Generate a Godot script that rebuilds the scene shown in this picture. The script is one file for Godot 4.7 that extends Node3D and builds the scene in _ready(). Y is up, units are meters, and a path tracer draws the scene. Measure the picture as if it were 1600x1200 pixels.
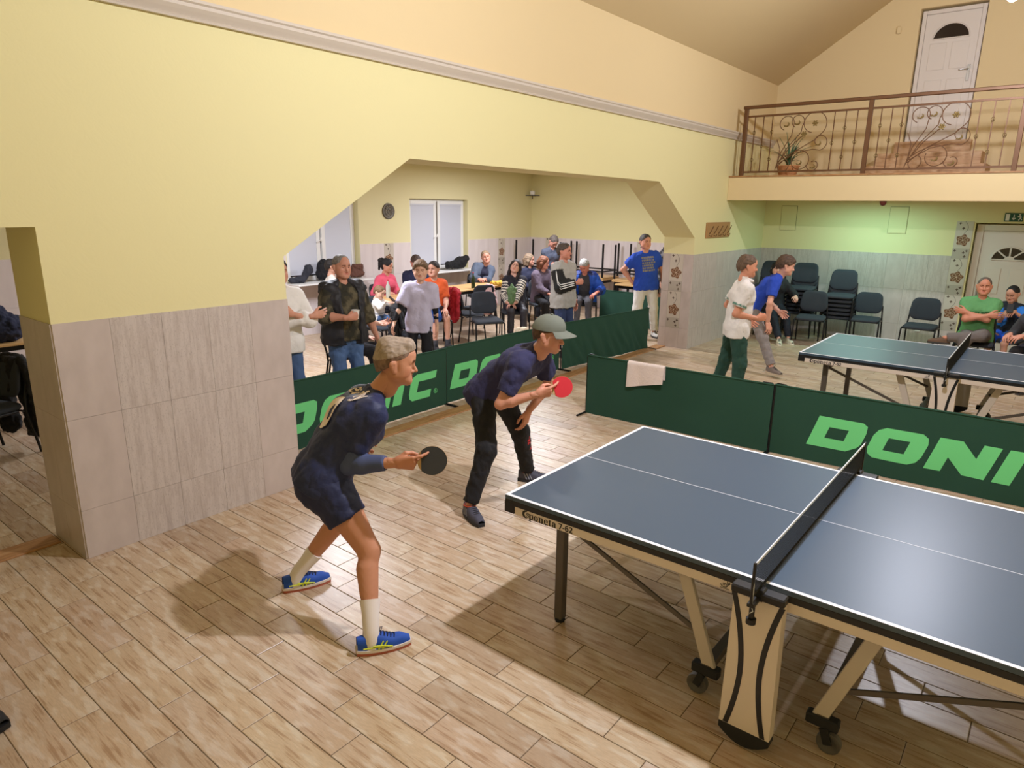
extends Node3D

# ---------------------------------------------------------------- geometry
class G:
	var v := PackedVector3Array()
	var n := PackedVector3Array()
	var uv := PackedVector2Array()
	var c := PackedColorArray()
	var ix := PackedInt32Array()
	var col := Color(1, 1, 1)
	func tri3(i: int, j: int, k: int) -> void:
		ix.append(i); ix.append(j); ix.append(k)
	# flat polygon (convex), turned so that it faces away from ref
	func poly(p: Array, ref: Vector3, uo := Vector2.ZERO) -> void:
		var m := Vector3.ZERO
		for q in p: m += q
		m /= p.size()
		var nn := Vector3.ZERO
		for i in p.size():
			nn += (p[i] - m).cross(p[(i + 1) % p.size()] - m)
		nn = nn.normalized()
		var rev := nn.dot(m - ref) < 0.0
		if rev: nn = -nn
		var b := v.size()
		var ax := 0
		var an := nn.abs()
		if an.y >= an.x and an.y >= an.z: ax = 1
		elif an.z >= an.x: ax = 2
		for q in p:
			v.append(q); n.append(nn); c.append(col)
			var t: Vector2
			if ax == 0: t = Vector2(q.z, -q.y)
			elif ax == 1: t = Vector2(q.x, q.z)
			else: t = Vector2(q.x, -q.y)
			uv.append(t + uo)
		for i in range(1, p.size() - 1):
			if rev: tri3(b, b + i, b + i + 1)
			else: tri3(b, b + i + 1, b + i)
	func box(o: Vector3, s: Vector3, bs := Basis.IDENTITY, bev := 0.0) -> void:
		var h := s * 0.5
		if bev <= 0.0:
			for a in 3:
				var e := [0, 0, 0]
				for sg in [-1.0, 1.0]:
					var pts := []
					for q in [[-1, -1], [1, -1], [1, 1], [-1, 1]]:
						var t := Vector3.ZERO
						t[a] = sg * h[a]; t[(a + 1) % 3] = q[0] * h[(a + 1) % 3]; t[(a + 2) % 3] = q[1] * h[(a + 2) % 3]
						pts.append(o + bs * t)
					poly(pts, o)
			return
		var k := h - Vector3.ONE * bev
		for a in 3:
			var b1 := (a + 1) % 3
			var b2 := (a + 2) % 3
			for sg in [-1.0, 1.0]:
				var pts := []
				for q in [[-1, -1], [1, -1], [1, 1], [-1, 1]]:
					var t := Vector3.ZERO
					t[a] = sg * h[a]; t[b1] = q[0] * k[b1]; t[b2] = q[1] * k[b2]
					pts.append(o + bs * t)
				poly(pts, o)
			for s1 in [-1.0, 1.0]:
				for s2 in [-1.0, 1.0]:
					var pts := []
					for q in [[0, -1], [1, -1], [1, 1], [0, 1]]:
						var t := Vector3.ZERO
						t[a] = q[1] * k[a]
						if q[0] == 0: t[b1] = s1 * h[b1]; t[b2] = s2 * k[b2]
						else: t[b1] = s1 * k[b1]; t[b2] = s2 * h[b2]
						pts.append(o + bs * t)
					poly(pts, o)
		for s0 in [-1.0, 1.0]:
			for s1 in [-1.0, 1.0]:
				for s2 in [-1.0, 1.0]:
					poly([o + bs * Vector3(s0 * h.x, s1 * k.y, s2 * k.z), o + bs * Vector3(s0 * k.x, s1 * h.y, s2 * k.z), o + bs * Vector3(s0 * k.x, s1 * k.y, s2 * h.z)], o)
	func bar(a: Vector3, b: Vector3, w: float, t: float, up := Vector3.UP, bev := 0.0) -> void:
		var y := (b - a).normalized()
		var x := y.cross(up)
		if x.length() < 1e-4: x = y.cross(Vector3.RIGHT)
		x = x.normalized()
		box((a + b) * 0.5, Vector3(w, (b - a).length(), t), Basis(x, y, x.cross(y)), bev)
	# tube along a path; radius number or array; ell flattens along the given axis
	func tube(path: Array, r, sides := 8, closed := false, cap := true) -> void:
		var m := path.size()
		var pr := Vector3.ZERO
		var b0 := v.size()
		var dist := 0.0
		for i in m:
			var d: Vector3
			if closed: d = path[(i + 1) % m] - path[(i - 1 + m) % m]
			else: d = path[mini(i + 1, m - 1)] - path[maxi(i - 1, 0)]
			d = d.normalized()
			if i == 0:
				pr = d.cross(Vector3.UP)
				if pr.length() < 0.05: pr = d.cross(Vector3.RIGHT)
			pr = (pr - d * pr.dot(d)).normalized()
			var q := d.cross(pr)
			if i > 0: dist += (path[i] - path[i - 1]).length()
			var rr: float = r[i] if r is Array else r
			for j in sides:
				var a := TAU * j / sides
				var nn := pr * cos(a) + q * sin(a)
				v.append(path[i] + nn * rr); n.append(nn); uv.append(Vector2(float(j) / sides * 0.2, dist)); c.append(col)
		var e := m if closed else m - 1
		for i in e:
			for j in sides:
				var a := b0 + i * sides + j
				var b := b0 + i * sides + (j + 1) % sides
				var a2 := b0 + ((i + 1) % m) * sides + j
				var b2 := b0 + ((i + 1) % m) * sides + (j + 1) % sides
				tri3(a, a2, b); tri3(b, a2, b2)
		if cap and not closed:
			for w in [0, m - 1]:
				var pts := []
				for j in sides: pts.append(v[b0 + w * sides + j])
				poly(pts, path[1] if w == 0 else path[m - 2])
	# profile of (radius, height) points turned about y
	func lathe(pf: Array, seg := 24, xf := Transform3D.IDENTITY, smooth := true) -> void:
		for i in pf.size() - 1:
			var p0: Vector2 = pf[i]
			var p1: Vector2 = pf[i + 1]
			if p0.distance_to(p1) < 1e-6: continue
			var t := (p1 - p0).normalized()
			var n0 := Vector2(t.y, -t.x)
			var na := n0
			var nb := n0
			if smooth:
				if i > 0:
					var tp: Vector2 = (p0 - pf[i - 1]).normalized()
					if tp.dot(t) > 0.6: na = (n0 + Vector2(tp.y, -tp.x)).normalized()
				if i < pf.size() - 2:
					var tn: Vector2 = (pf[i + 2] - p1).normalized()
					if tn.dot(t) > 0.6: nb = (n0 + Vector2(tn.y, -tn.x)).normalized()
			var b := v.size()
			for j in seg + 1:
				var a := TAU * j / seg
				var cs := cos(a)
				var sn := sin(a)
				v.append(xf * Vector3(p0.x * cs, p0.y, p0.x * sn)); n.append((xf.basis * Vector3(na.x * cs, na.y, na.x * sn)).normalized())
				v.append(xf * Vector3(p1.x * cs, p1.y, p1.x * sn)); n.append((xf.basis * Vector3(nb.x * cs, nb.y, nb.x * sn)).normalized())
				uv.append(Vector2(float(j) / seg, p0.y)); uv.append(Vector2(float(j) / seg, p1.y))
				c.append(col); c.append(col)
			for j in seg:
				var k := b + j * 2
				tri3(k, k + 2, k + 1); tri3(k + 1, k + 2, k + 3)
	# polygon (2D, any shape) extruded along local z from z0 to z1
	func prism(pl: PackedVector2Array, z0: float, z1: float, xf := Transform3D.IDENTITY) -> void:
		var ids := Geometry2D.triangulate_polygon(pl)
		for w in [0, 1]:
			var z := z0 if w == 0 else z1
			var nn := (xf.basis * Vector3(0, 0, -1.0 if w == 0 else 1.0)).normalized()
			if z1 < z0: nn = -nn
			var b := v.size()
			for p in pl:
				v.append(xf * Vector3(p.x, p.y, z)); n.append(nn); uv.append(Vector2(p.x, -p.y)); c.append(col)
			for i in range(0, ids.size(), 3):
				var A := v[b + ids[i]]
				var B := v[b + ids[i + 1]]
				var C := v[b + ids[i + 2]]
				if (B - A).cross(C - A).dot(nn) > 0: tri3(b + ids[i], b + ids[i + 2], b + ids[i + 1])
				else: tri3(b + ids[i], b + ids[i + 1], b + ids[i + 2])
		var ar := 0.0
		for i in pl.size():
			var p := pl[i]
			var q := pl[(i + 1) % pl.size()]
			ar += p.x * q.y - q.x * p.y
		var sg := 1.0 if ar > 0 else -1.0
		for i in pl.size():
			var p := pl[i]
			var q := pl[(i + 1) % pl.size()]
			var e := q - p
			var no := Vector3(e.y, -e.x, 0).normalized() * sg
			var mid := Vector3((p.x + q.x) / 2, (p.y + q.y) / 2, (z0 + z1) / 2) - no
			poly([xf * Vector3(p.x, p.y, z0), xf * Vector3(q.x, q.y, z0), xf * Vector3(q.x, q.y, z1), xf * Vector3(p.x, p.y, z1)], xf * mid)
	func ball(o: Vector3, r: Vector3, bs := Basis.IDENTITY, su := 14, sv := 9) -> void:
		var b := v.size()
		for i in sv + 1:
			var t := PI * i / sv
			for j in su + 1:
				var a := TAU * j / su
				var d := Vector3(sin(t) * cos(a), cos(t), sin(t) * sin(a))
				v.append(o + bs * (d * r)); n.append((bs * (d / r)).normalized()); uv.append(Vector2(float(j) / su, float(i) / sv)); c.append(col)
		for i in sv:
			for j in su:
				var k := b + i * (su + 1) + j
				tri3(k, k + su + 1, k + 1); tri3(k + 1, k + su + 1, k + su + 2)
	# surface given by a function (u, v in 0..1) -> Vector3
	func sheet(f: Callable, nu: int, nv: int, thick := 0.0) -> void:
		for side in ([0] if thick == 0.0 else [0, 1]):
			var b := v.size()
			var P := []
			for i in nu + 1:
				for j in nv + 1: P.append(f.call(float(i) / nu, float(j) / nv))
			for i in nu + 1:
				for j in nv + 1:
					var du: Vector3 = P[mini(i + 1, nu) * (nv + 1) + j] - P[maxi(i - 1, 0) * (nv + 1) + j]
					var dv: Vector3 = P[i * (nv + 1) + mini(j + 1, nv)] - P[i * (nv + 1) + maxi(j - 1, 0)]
					var nn := du.cross(dv).normalized()
					if side == 1: nn = -nn
					v.append(P[i * (nv + 1) + j] + nn * thick * 0.5); n.append(nn); uv.append(Vector2(float(i) / nu, float(j) / nv)); c.append(col)
			for i in nu:
				for j in nv:
					var k := b + i * (nv + 1) + j
					if side == 0:
						tri3(k, k + 1, k + nv + 1); tri3(k + 1, k + nv + 2, k + nv + 1)
					else:
						tri3(k, k + nv + 1, k + 1); tri3(k + 1, k + nv + 1, k + nv + 2)
	func add(o: G, xf := Transform3D.IDENTITY, tint := Color(1, 1, 1)) -> void:
		var b := v.size()
		var fl := xf.basis.determinant() < 0
		var nb := xf.basis.inverse().transposed()
		for i in o.v.size():
			v.append(xf * o.v[i]); n.append((nb * o.n[i]).normalized()); uv.append(o.uv[i] if o.uv.size() > i else Vector2.ZERO); c.append(o.c[i] * tint)
		for i in range(0, o.ix.size(), 3):
			if fl: tri3(b + o.ix[i], b + o.ix[i + 2], b + o.ix[i + 1])
			else: tri3(b + o.ix[i], b + o.ix[i + 1], b + o.ix[i + 2])
	func mesh() -> ArrayMesh:
		var a := []
		a.resize(Mesh.ARRAY_MAX)
		a[Mesh.ARRAY_VERTEX] = v; a[Mesh.ARRAY_NORMAL] = n; a[Mesh.ARRAY_TEX_UV] = uv; a[Mesh.ARRAY_COLOR] = c; a[Mesh.ARRAY_INDEX] = ix
		var m := ArrayMesh.new()
		m.add_surface_from_arrays(Mesh.PRIMITIVE_TRIANGLES, a)
		return m

var used := {}
func numbered(s: String) -> String:
	if not used.has(s):
		used[s] = 0
		return s
	used[s] += 1
	return "%s_%03d" % [s, used[s]]
func obj(called: String, g, m: Material, parent: Node = self) -> MeshInstance3D:
	var o := MeshInstance3D.new()
	o.mesh = g.mesh() if g is G else g
	o.material_override = m
	o.cast_shadow = GeometryInstance3D.SHADOW_CASTING_SETTING_ON
	o.name = numbered(called) if parent == self else called
	parent.add_child(o, true)
	return o
func tag(o: Node, label: String, category: String, group := "") -> Node:
	o.set_meta("label", label); o.set_meta("category", category)
	if group: o.set_meta("group", group)
	return o
func thing(called: String, label: String, category: String, at := Vector3.ZERO, yaw := 0.0, group := "") -> Node3D:
	var o := Node3D.new()
	o.name = numbered(called)
	add_child(o, true)
	o.position = at
	o.rotation.y = deg_to_rad(yaw)
	tag(o, label, category, group)
	return o
func struct(called: String, g, m: Material, parent: Node = self) -> MeshInstance3D:
	var o := obj(called, g, m, parent)
	if parent == self: o.set_meta("kind", "structure")
	return o
func dup(r: Node3D, at: Vector3, yaw: float, label: String) -> Node3D:
	var o: Node3D = r.duplicate()
	o.name = numbered(String(r.get_meta("base")))
	add_child(o, true)
	o.position = at
	o.rotation.y = deg_to_rad(yaw)
	o.set_meta("label", label)
	return o

# ---------------------------------------------------------------- materials
func mat(col: Color, rough := 0.7, metal := 0.0, nmap: Texture2D = null, nscale := 0.5, tri := 1.0) -> StandardMaterial3D:
	var m := StandardMaterial3D.new()
	m.albedo_color = col
	m.roughness = rough
	m.metallic = metal
	m.vertex_color_use_as_albedo = false
	if nmap:
		m.normal_enabled = true; m.normal_texture = nmap; m.normal_scale = nscale
		m.uv1_triplanar = true; m.uv1_scale = Vector3.ONE * tri
	return m
func vmat(m: StandardMaterial3D) -> StandardMaterial3D:
	m.vertex_color_use_as_albedo = true
	return m
func rgb(r: float, g: float, b: float) -> Color: return Color(r / 255.0, g / 255.0, b / 255.0)
func noise(seed_: int, freq: float, oct := 4) -> FastNoiseLite:
	var f := FastNoiseLite.new()
	f.seed = seed_; f.frequency = freq; f.fractal_octaves = oct; f.noise_type = FastNoiseLite.TYPE_SIMPLEX_SMOOTH
	return f
# image from a function of pixel -> Color
func tex(w: int, h: int, f: Callable) -> ImageTexture:
	var im := Image.create(w, h, false, Image.FORMAT_RGB8)
	for y in h:
		for x in w: im.set_pixel(x, y, f.call(x, y))
	im.generate_mipmaps()
	return ImageTexture.create_from_image(im)
func ntex(w: int, h: int, f: Callable, amt := 4.0) -> ImageTexture:
	var im := Image.create(w, h, false, Image.FORMAT_RGB8)
	for y in h:
		for x in w:
			var q: float = f.call(x, y)
			im.set_pixel(x, y, Color(q, q, q))
	im.bump_map_to_normal_map(amt)
	im.generate_mipmaps()
	return ImageTexture.create_from_image(im)
# noise that repeats over size s
func wrapn(fn: FastNoiseLite, x: float, y: float, s: float) -> float:
	var a := TAU * x / s
	var b := TAU * y / s
	var r := s / TAU
	return fn.get_noise_3d(r * cos(a) + 50.0, r * sin(a) + r * cos(b) * 0.9, r * sin(b))

# ---------------------------------------------------------------- shared stuff
var M := {}
var T := {}
var rng := RandomNumberGenerator.new()

func make_materials() -> void:
	var n1 := noise(3, 0.035, 4)
	var n2 := noise(8, 0.09, 3)
	var n3 := noise(21, 0.012, 3)
	T.wood = tex(512, 256, func(x, y):
		var g := n1.get_noise_2d(x * 0.13, y * 2.4) * 0.55 + n2.get_noise_2d(x * 0.11, y * 3.4) * 0.45
		var bl := n3.get_noise_2d(x * 0.7, y * 3.2)
		var k := smoothstep(0.1, 0.5, g + bl * 0.5) * 0.55
		var pale := smoothstep(0.05, 0.45, -bl + g * 0.3)
		var cc := Color(0.77, 0.675, 0.565).lerp(Color(0.58, 0.44, 0.31), k).lerp(Color(0.84, 0.79, 0.72), pale * 0.6)
		var f := 1.0 + 0.07 * n2.get_noise_2d(x * 0.5, y * 7.0)
		return Color(cc.r * f, cc.g * f, cc.b * f))
	T.trav = tex(256, 512, func(x, y):
		var g := n1.get_noise_2d(x * 1.5, y * 0.12) * 0.7 + n2.get_noise_2d(x * 1.8, y * 0.3 + 90) * 0.4
		var spot := smoothstep(0.35, 0.6, n2.get_noise_2d(x * 3.0 + 400, y * 1.1))
		var cc := Color(0.80, 0.755, 0.725).lerp(Color(0.68, 0.62, 0.585), clampf(g * 0.8 + 0.16, 0, 1)).lerp(Color(0.58, 0.53, 0.49), spot * 0.5)
		return cc)
	T.plain = tex(128, 128, func(x, y):
		var g := n1.get_noise_2d(x * 0.8, y * 0.8)
		return Color(0.80, 0.745, 0.715).lerp(Color(0.75, 0.695, 0.665), clampf(g * 0.8 + 0.4, 0, 1)))
	T.floral = tex(96, 240, func(x, y): return floral_px(x / 96.0, y / 240.0))
	T.plast = ntex(256, 256, func(x, y): return 0.5 + 0.35 * wrapn(n1, x, y, 256.0) + 0.25 * wrapn(n2, x, y, 256.0), 3.0)
	T.weave = ntex(128, 128, func(x, y): return 0.5 + 0.3 * sin(x * TAU / 4.0) * sin(y * TAU / 4.0) + 0.2 * wrapn(n2, x * 2.0, y * 2.0, 256.0), 3.0)
	var f1 := noise(31, 0.03, 3)
	T.cloth = ntex(256, 256, func(x, y): return 0.5 + 0.45 * wrapn(f1, x, y, 256.0), 6.0)
	M.plank = vmat(mat(Color(1, 1, 1), 0.33))
	M.plank.albedo_texture = T.wood
	M.grout = mat(rgb(112, 92, 70), 0.9)
	M.strip = mat(rgb(226, 190, 148), 0.4)
	M.strip.albedo_texture = T.wood
	M.step = mat(rgb(255, 232, 204), 0.5); M.step.albedo_texture = T.wood
	M.yellow = mat(rgb(232, 222, 168), 0.88, 0, T.plast, 0.1, 2.0)
	M.peach = mat(rgb(228, 206, 160), 0.88, 0, T.plast, 0.1, 2.0)
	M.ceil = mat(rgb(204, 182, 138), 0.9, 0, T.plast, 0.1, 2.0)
	M.side = mat(rgb(230, 220, 172), 0.88, 0, T.plast, 0.1, 2.0)
	M.side_ceil = mat(rgb(235, 230, 205), 0.9)
	M.tile_plain = mat(Color(1, 1, 1), 0.28); M.tile_plain.albedo_texture = T.plain
	M.tile_trav = mat(Color(1, 1, 1), 0.32); M.tile_trav.albedo_texture = T.trav
	M.tile_deco = mat(Color(1, 1, 1), 0.3); M.tile_deco.albedo_texture = T.floral
	M.tile_light = mat(rgb(255, 252, 252), 0.3); M.tile_light.albedo_texture = tex(64, 64, func(x, y): return Color(0.9, 0.865, 0.855).lerp(Color(0.86, 0.82, 0.81), clampf(n1.get_noise_2d(x, y * 0.4) + 0.4, 0, 1)))
	M.tile_grout = mat(rgb(186, 174, 160), 0.9)
	M.white = mat(rgb(236, 234, 230), 0.4)
	M.door = mat(rgb(226, 217, 208), 0.45)
	M.cornice = mat(rgb(208, 196, 180), 0.6)
	M.black = mat(rgb(24, 23, 24), 0.45)
	M.black_metal = mat(rgb(28, 27, 28), 0.38, 0.4)
	M.rubber = mat(rgb(30, 30, 32), 0.75)
	M.chair = mat(rgb(50, 54, 61), 0.95, 0, T.weave, 0.5, 14.0)
	M.iron = mat(rgb(106, 72, 44), 0.45, 0.35)
	M.gold = mat(rgb(128, 106, 58), 0.45, 0.4)
	M.glass_dark = mat(rgb(46, 38, 34), 0.08)
	M.chrome = mat(rgb(190, 190, 188), 0.25, 0.9)
	M.table_top = mat(rgb(68, 85, 102), 0.36)
	M.table_line = mat(rgb(232, 234, 238), 0.5)
	M.apron = mat(rgb(226, 211, 196), 0.5)
	M.leg_grey = mat(rgb(96, 88, 80), 0.42, 0.3)
	M.strut = mat(rgb(205, 192, 176), 0.5)
	M.green = mat(rgb(30, 70, 53), 0.9, 0, T.weave, 0.4, 10.0)
	M.green_print = mat(rgb(112, 214, 134), 0.8)
	M.beech = mat(rgb(212, 170, 112), 0.45); M.beech.albedo_texture = null
	M.terracotta = mat(rgb(204, 142, 92), 0.8)

func floral_px(u: float, w: float) -> Color:
	var base := Color(0.80, 0.76, 0.70)
	var band := 1.0 if w > 0.72 else 0.0
	var cc := base.lerp(Color(0.66, 0.62, 0.57), band * 0.6)
	var p := Vector2(u * 0.23, w * 0.6)
	# curling stalk
	var sx := 0.115 + 0.045 * sin(p.y * 16.0)
	if p.y < 0.2 and absf(p.x - sx) < 0.0035: cc = Color(0.5, 0.46, 0.42)
	# main flower
	var d := p - Vector2(0.115, 0.30)
	var a := d.angle()
	var r := d.length()
	var rim := 0.085 + 0.013 * cos(a * 5.0 + 0.6)
	if r < rim:
		cc = Color(0.42, 0.27, 0.17).lerp(Color(0.60, 0.44, 0.32), 0.5 + 0.5 * sin(a * 10.0 + r * 60.0))
		if absf(r - 0.06 - 0.006 * cos(a * 5.0)) < 0.003 or r < 0.012: cc = Color(0.80, 0.72, 0.63)
		elif r < 0.045: cc = Color(0.46, 0.31, 0.21).lerp(Color(0.80, 0.72, 0.63), smoothstep(0.2, 0.9, sin(a * 6.0)) * 0.7)
	for q in [Vector2(0.05, 0.03), Vector2(0.10, 0.11), Vector2(0.03, 0.47), Vector2(0.15, 0.5), Vector2(0.19, 0.47), Vector2(0.17, 0.56)]:
		var e: Vector2 = p - q
		if e.length() < 0.016 + 0.005 * cos(e.angle() * 4.0): cc = Color(0.36, 0.29, 0.25)
	return cc

func uvm(g: G, f: Callable) -> G:
	for i in g.uv.size(): g.uv[i] = f.call(g.v[i], g.uv[i])
	return g

# a wall tile lying against a face: o = lower left corner, ex = width vector, ny = outward normal
func tile(parent: Node, o: Vector3, ex: Vector3, hh: float, nrm: Vector3, m: Material, called := "wall_tile") -> void:
	var g := G.new()
	var gap := 0.0003
	var w := ex.length()
	var x := ex / w
	var t := 0.008
	var b := 0.0006
	var A := o + x * gap + Vector3.UP * gap
	var uo := Vector2(rng.randf() * 0.5, rng.randf() * 0.5)
	var W := w - gap * 2
	var H := hh - gap * 2
	var back := A + x * W / 2 + Vector3.UP * H / 2 - nrm
	var f := func(i, j, d): return A + x * i + Vector3.UP * j + nrm * d
	g.poly([f.call(b, b, t), f.call(W - b, b, t), f.call(W - b, H - b, t), f.call(b, H - b, t)], back)
	for e in [[0, 0, W, 0, b, b, W - b, b], [W, 0, W, H, W - b, b, W - b, H - b], [W, H, 0, H, W - b, H - b, b, H - b], [0, H, 0, 0, b, H - b, b, b]]:
		g.poly([f.call(e[0], e[1], 0), f.call(e[2], e[3], 0), f.call(e[6], e[7], t), f.call(e[4], e[5], t)], back)
	var deco: bool = m == M.tile_deco
	for i in g.v.size():
		var q := g.v[i] - A
		if deco: g.uv[i] = Vector2(q.dot(x) / W, 1.0 - q.y / 0.6)
		else: g.uv[i] = Vector2(q.dot(x) / 0.6, q.y / 1.25) + uo
	obj(called, g, m, parent)

# rows of wainscot tiles along a face from a to b (floor points), deco = [from, width] of a flowered column
func wainscot(parent: Node, a: Vector3, b: Vector3, nrm: Vector3, tw: float, styles: Array, deco := [], rows := [[0.0, 0.33], [0.33, 0.6], [0.93, 0.6]]) -> void:
	var d := (b - a).normalized()
	var L := (b - a).length()
	var cuts := [0.0]
	var x := 0.0
	var k := 0
	var segs := []
	var marks := [0.0, L]
	for e in deco: marks += [e[0], e[0] + e[1]]
	marks.sort()
	for i in marks.size() - 1:
		var s: float = marks[i]
		var e: float = marks[i + 1]
		if e - s < 0.01: continue
		var is_d := false
		for q in deco:
			if absf(q[0] - s) < 0.001: is_d = true
		if is_d: segs.append([s, e, M.tile_deco])
		else:
			var cnt := maxi(1, roundi((e - s) / tw))
			for j in cnt:
				segs.append([s + (e - s) * j / cnt, s + (e - s) * (j + 1) / cnt, styles[k % styles.size()]])
				k += 1
	for sg in segs:
		for r in rows:
			var m: Material = sg[2]
			if m == M.tile_deco and r[0] < 0.1: m = M.tile_plain
			tile(parent, a + d * sg[0] + Vector3.UP * r[0], d * (sg[1] - sg[0]), r[1], nrm, m)

const WX := -2.5      # face of the long wall
const WB := -3.02     # its back
const BZ := -10.9     # end wall
const SX := -8.1      # far wall of the side room
const RX := 5.3
const NZ := 4.6

func build_shell() -> void:
	var g := G.new()
	# ---- floor: slab, planks
	g.box(Vector3((SX + RX) / 2, -0.053, (BZ + NZ) / 2), Vector3(RX - SX + 0.8, 0.1, NZ - BZ + 0.8))
	var fl := struct("floor", g, M.grout)
	rng.seed = 5
	var PL := 0.622
	var PW := 0.1635
	var variants := []
	var nn := noise(77, 0.9, 2)
	var tones := []
	for i in 12:
		var t := rng.randf_range(0.92, 1.04)
		if i == 11: t = 0.8
		tones.append(Color(t, t * rng.randf_range(0.95, 1.0), t * rng.randf_range(0.93, 1.0)))
	for i in 12:
		var q := G.new()
		q.col = tones[i]
		plank(q, Vector3.ZERO, PL, PW, Vector2(0.26 + 0.48 * rng.randf(), 0.14 + 0.72 * rng.randf()))
		variants.append(q.mesh())
	var list := []
	var cam := Vector3(2.1, 2.23, 2.6)
	var row0 := int(floor((BZ - 1.208) / PW))
	for r in range(row0, int((NZ - 1.208) / PW) + 1):
		var z := 1.208 + r * PW + PW / 2
		if z < BZ or z > NZ: continue
		var sh := fposmod(r * PL * 2.0 / 3.0, PL)
		var x := -1.607 - sh + PL / 2
		while x > SX: x -= PL
		while x < RX - 0.2:
			var skip := x - PL / 2 < -2.86 and x + PL / 2 > -3.04
			var p := Vector3(x, 0, z)
			list.append([p, skip])
			x += PL
	# the planks that show largest in the photograph become parts of their own
	var yaw := 0.672
	var scored := []
	for e in list:
		var d: Vector3 = e[0] - cam
		var lx := d.x * cos(yaw) - d.z * sin(yaw)
		var lz := -(d.x * sin(yaw) + d.z * cos(yaw))
		var dep := lz * cos(0.2548) + (-d.y) * sin(0.2548)
		var up := lz * sin(0.2548) * 1.0 - (-d.y) * cos(0.2548)
		var px := 800 + 1063.0 * lx / maxf(dep, 0.1)
		var py := 600 - 1063.0 * up / maxf(dep, 0.1)
		var vis := dep > 0.3 and px > -30 and px < 1630 and py < 1230
		scored.append([dep if vis else 100.0 + dep, e])
	scored.sort_custom(func(a, b): return a[0] < b[0])
	var rest := G.new()
	var cnt := 0
	for s in scored:
		var p: Vector3 = s[1][0]
		var vi := rng.randi() % 11
		if nn.get_noise_2d(p.x, p.z * 3.0) > 0.42: vi = 11
		if cnt < 300 and s[0] < 100.0:
			var o := obj("plank", variants[vi], M.plank, fl)
			o.position = p
			cnt += 1
		else:
			rest.col = tones[vi]
			plank(rest, p, PL, PW, Vector2(0.26 + 0.48 * rng.randf(), 0.14 + 0.72 * rng.randf()))
	var ro := obj("far_planks", rest, M.plank, fl)
	ro.set_meta("kind", "stuff")
	# wooden threshold along the back of the long wall
	for seg in [[1.22, 3.6], [-7.76, -0.4]]:
		g = G.new()
		g.box(Vector3(-2.95, 0.005, (seg[0] + seg[1]) / 2), Vector3(0.17, 0.016, seg[1] - seg[0]), Basis.IDENTITY, 0.004)
		uvm(g, func(q, u): return Vector2(q.z * 0.7, q.x * 2.0))
		struct("trim_1", g, M.strip)
	# ---- long wall with the small opening and the wide arch
	g = G.new()
	var pl := PackedVector2Array([Vector2(-NZ, 0), Vector2(-3.6, 0), Vector2(-3.6, 2.09), Vector2(-1.19, 2.09), Vector2(-1.19, 0), Vector2(0.4, 0), Vector2(0.4, 1.85), Vector2(1.72, 2.63),
		Vector2(6.45, 2.6), Vector2(7.78, 1.79), Vector2(7.78, 0), Vector2(-BZ, 0), Vector2(-BZ, 3.36), Vector2(-NZ, 3.36)])
	# local x -> -Z, y -> Y, z -> X
	var xf := Transform3D(Basis(Vector3(0, 0, -1), Vector3.UP, Vector3(1, 0, 0)), Vector3.ZERO)
	g.prism(pl, WB, WX, xf)
	var wl := struct("wall_left", g, M.yellow)
	g = G.new()
	g.box(Vector3((WB + WX) / 2, 3.9, (BZ + NZ) / 2), Vector3(WX - WB, 1.08, NZ - BZ))
	struct("wall_left_upper", g, M.peach)
	rng.seed = 9
	var P: Material = M.tile_plain
	var Tv: Material = M.tile_trav
	wainscot(wl, Vector3(WX, 0, 1.19), Vector3(WX, 0, -0.4), Vector3(1, 0, 0), 0.318, [P, Tv, Tv, Tv, P])
	wainscot(wl, Vector3(WB, 0, 1.19), Vector3(WX, 0, 1.19), Vector3(0, 0, 1), 0.26, [P, P])
	wainscot(wl, Vector3(WX, 0, -0.4), Vector3(WB, 0, -0.4), Vector3(0, 0, -1), 0.26, [P, P])
	wainscot(wl, Vector3(WB, 0, -7.78), Vector3(WX, 0, -7.78), Vector3(0, 0, 1), 0.3, [P], [[0.13, 0.23]])
	wainscot(wl, Vector3(WX, 0, -7.78), Vector3(WX, 0, BZ), Vector3(1, 0, 0), 0.318, [Tv, Tv, P])
	wainscot(wl, Vector3(WX, 0, NZ), Vector3(WX, 0, 3.6), Vector3(1, 0, 0), 0.318, [P])
	# cornice
	g = G.new()
	var pf := PackedVector2Array([Vector2(0, 0), Vector2(0.03, 0.0), Vector2(0.034, 0.012), Vector2(0.02, 0.02), Vector2(0.045, 0.05), Vector2(0.06, 0.07), Vector2(0.06, 0.09), Vector2(0.072, 0.1), Vector2(0.072, 0.118), Vector2(0, 0.118)])
	g.prism(pf, BZ, NZ, Transform3D(Basis.IDENTITY, Vector3(WX, 3.355, 0)))
	struct("trim_2", g, M.cornice)
	# ---- end wall, lower and upper, with the door recesses
	g = G.new()
	g.prism(PackedVector2Array([Vector2(SX - 0.3, 0), Vector2(0.9, 0), Vector2(0.9, 2.07), Vector2(1.9, 2.07), Vector2(1.9, 0), Vector2(RX + 0.2, 0), Vector2(RX + 0.2, 2.75), Vector2(SX - 0.3, 2.75)]), BZ - 0.3, BZ)
	g.box(Vector3((SX + WB) / 2 - 0.2, 2.92, BZ - 0.15), Vector3(WB - SX + 0.5, 0.36, 0.3))
	var wb := struct("wall_back", g, M.yellow)
	wainscot(wb, Vector3(WX, 0, BZ), Vector3(0.64, 0, BZ), Vector3(0, 0, 1), 0.318, [Tv, Tv, Tv, P])
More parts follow.
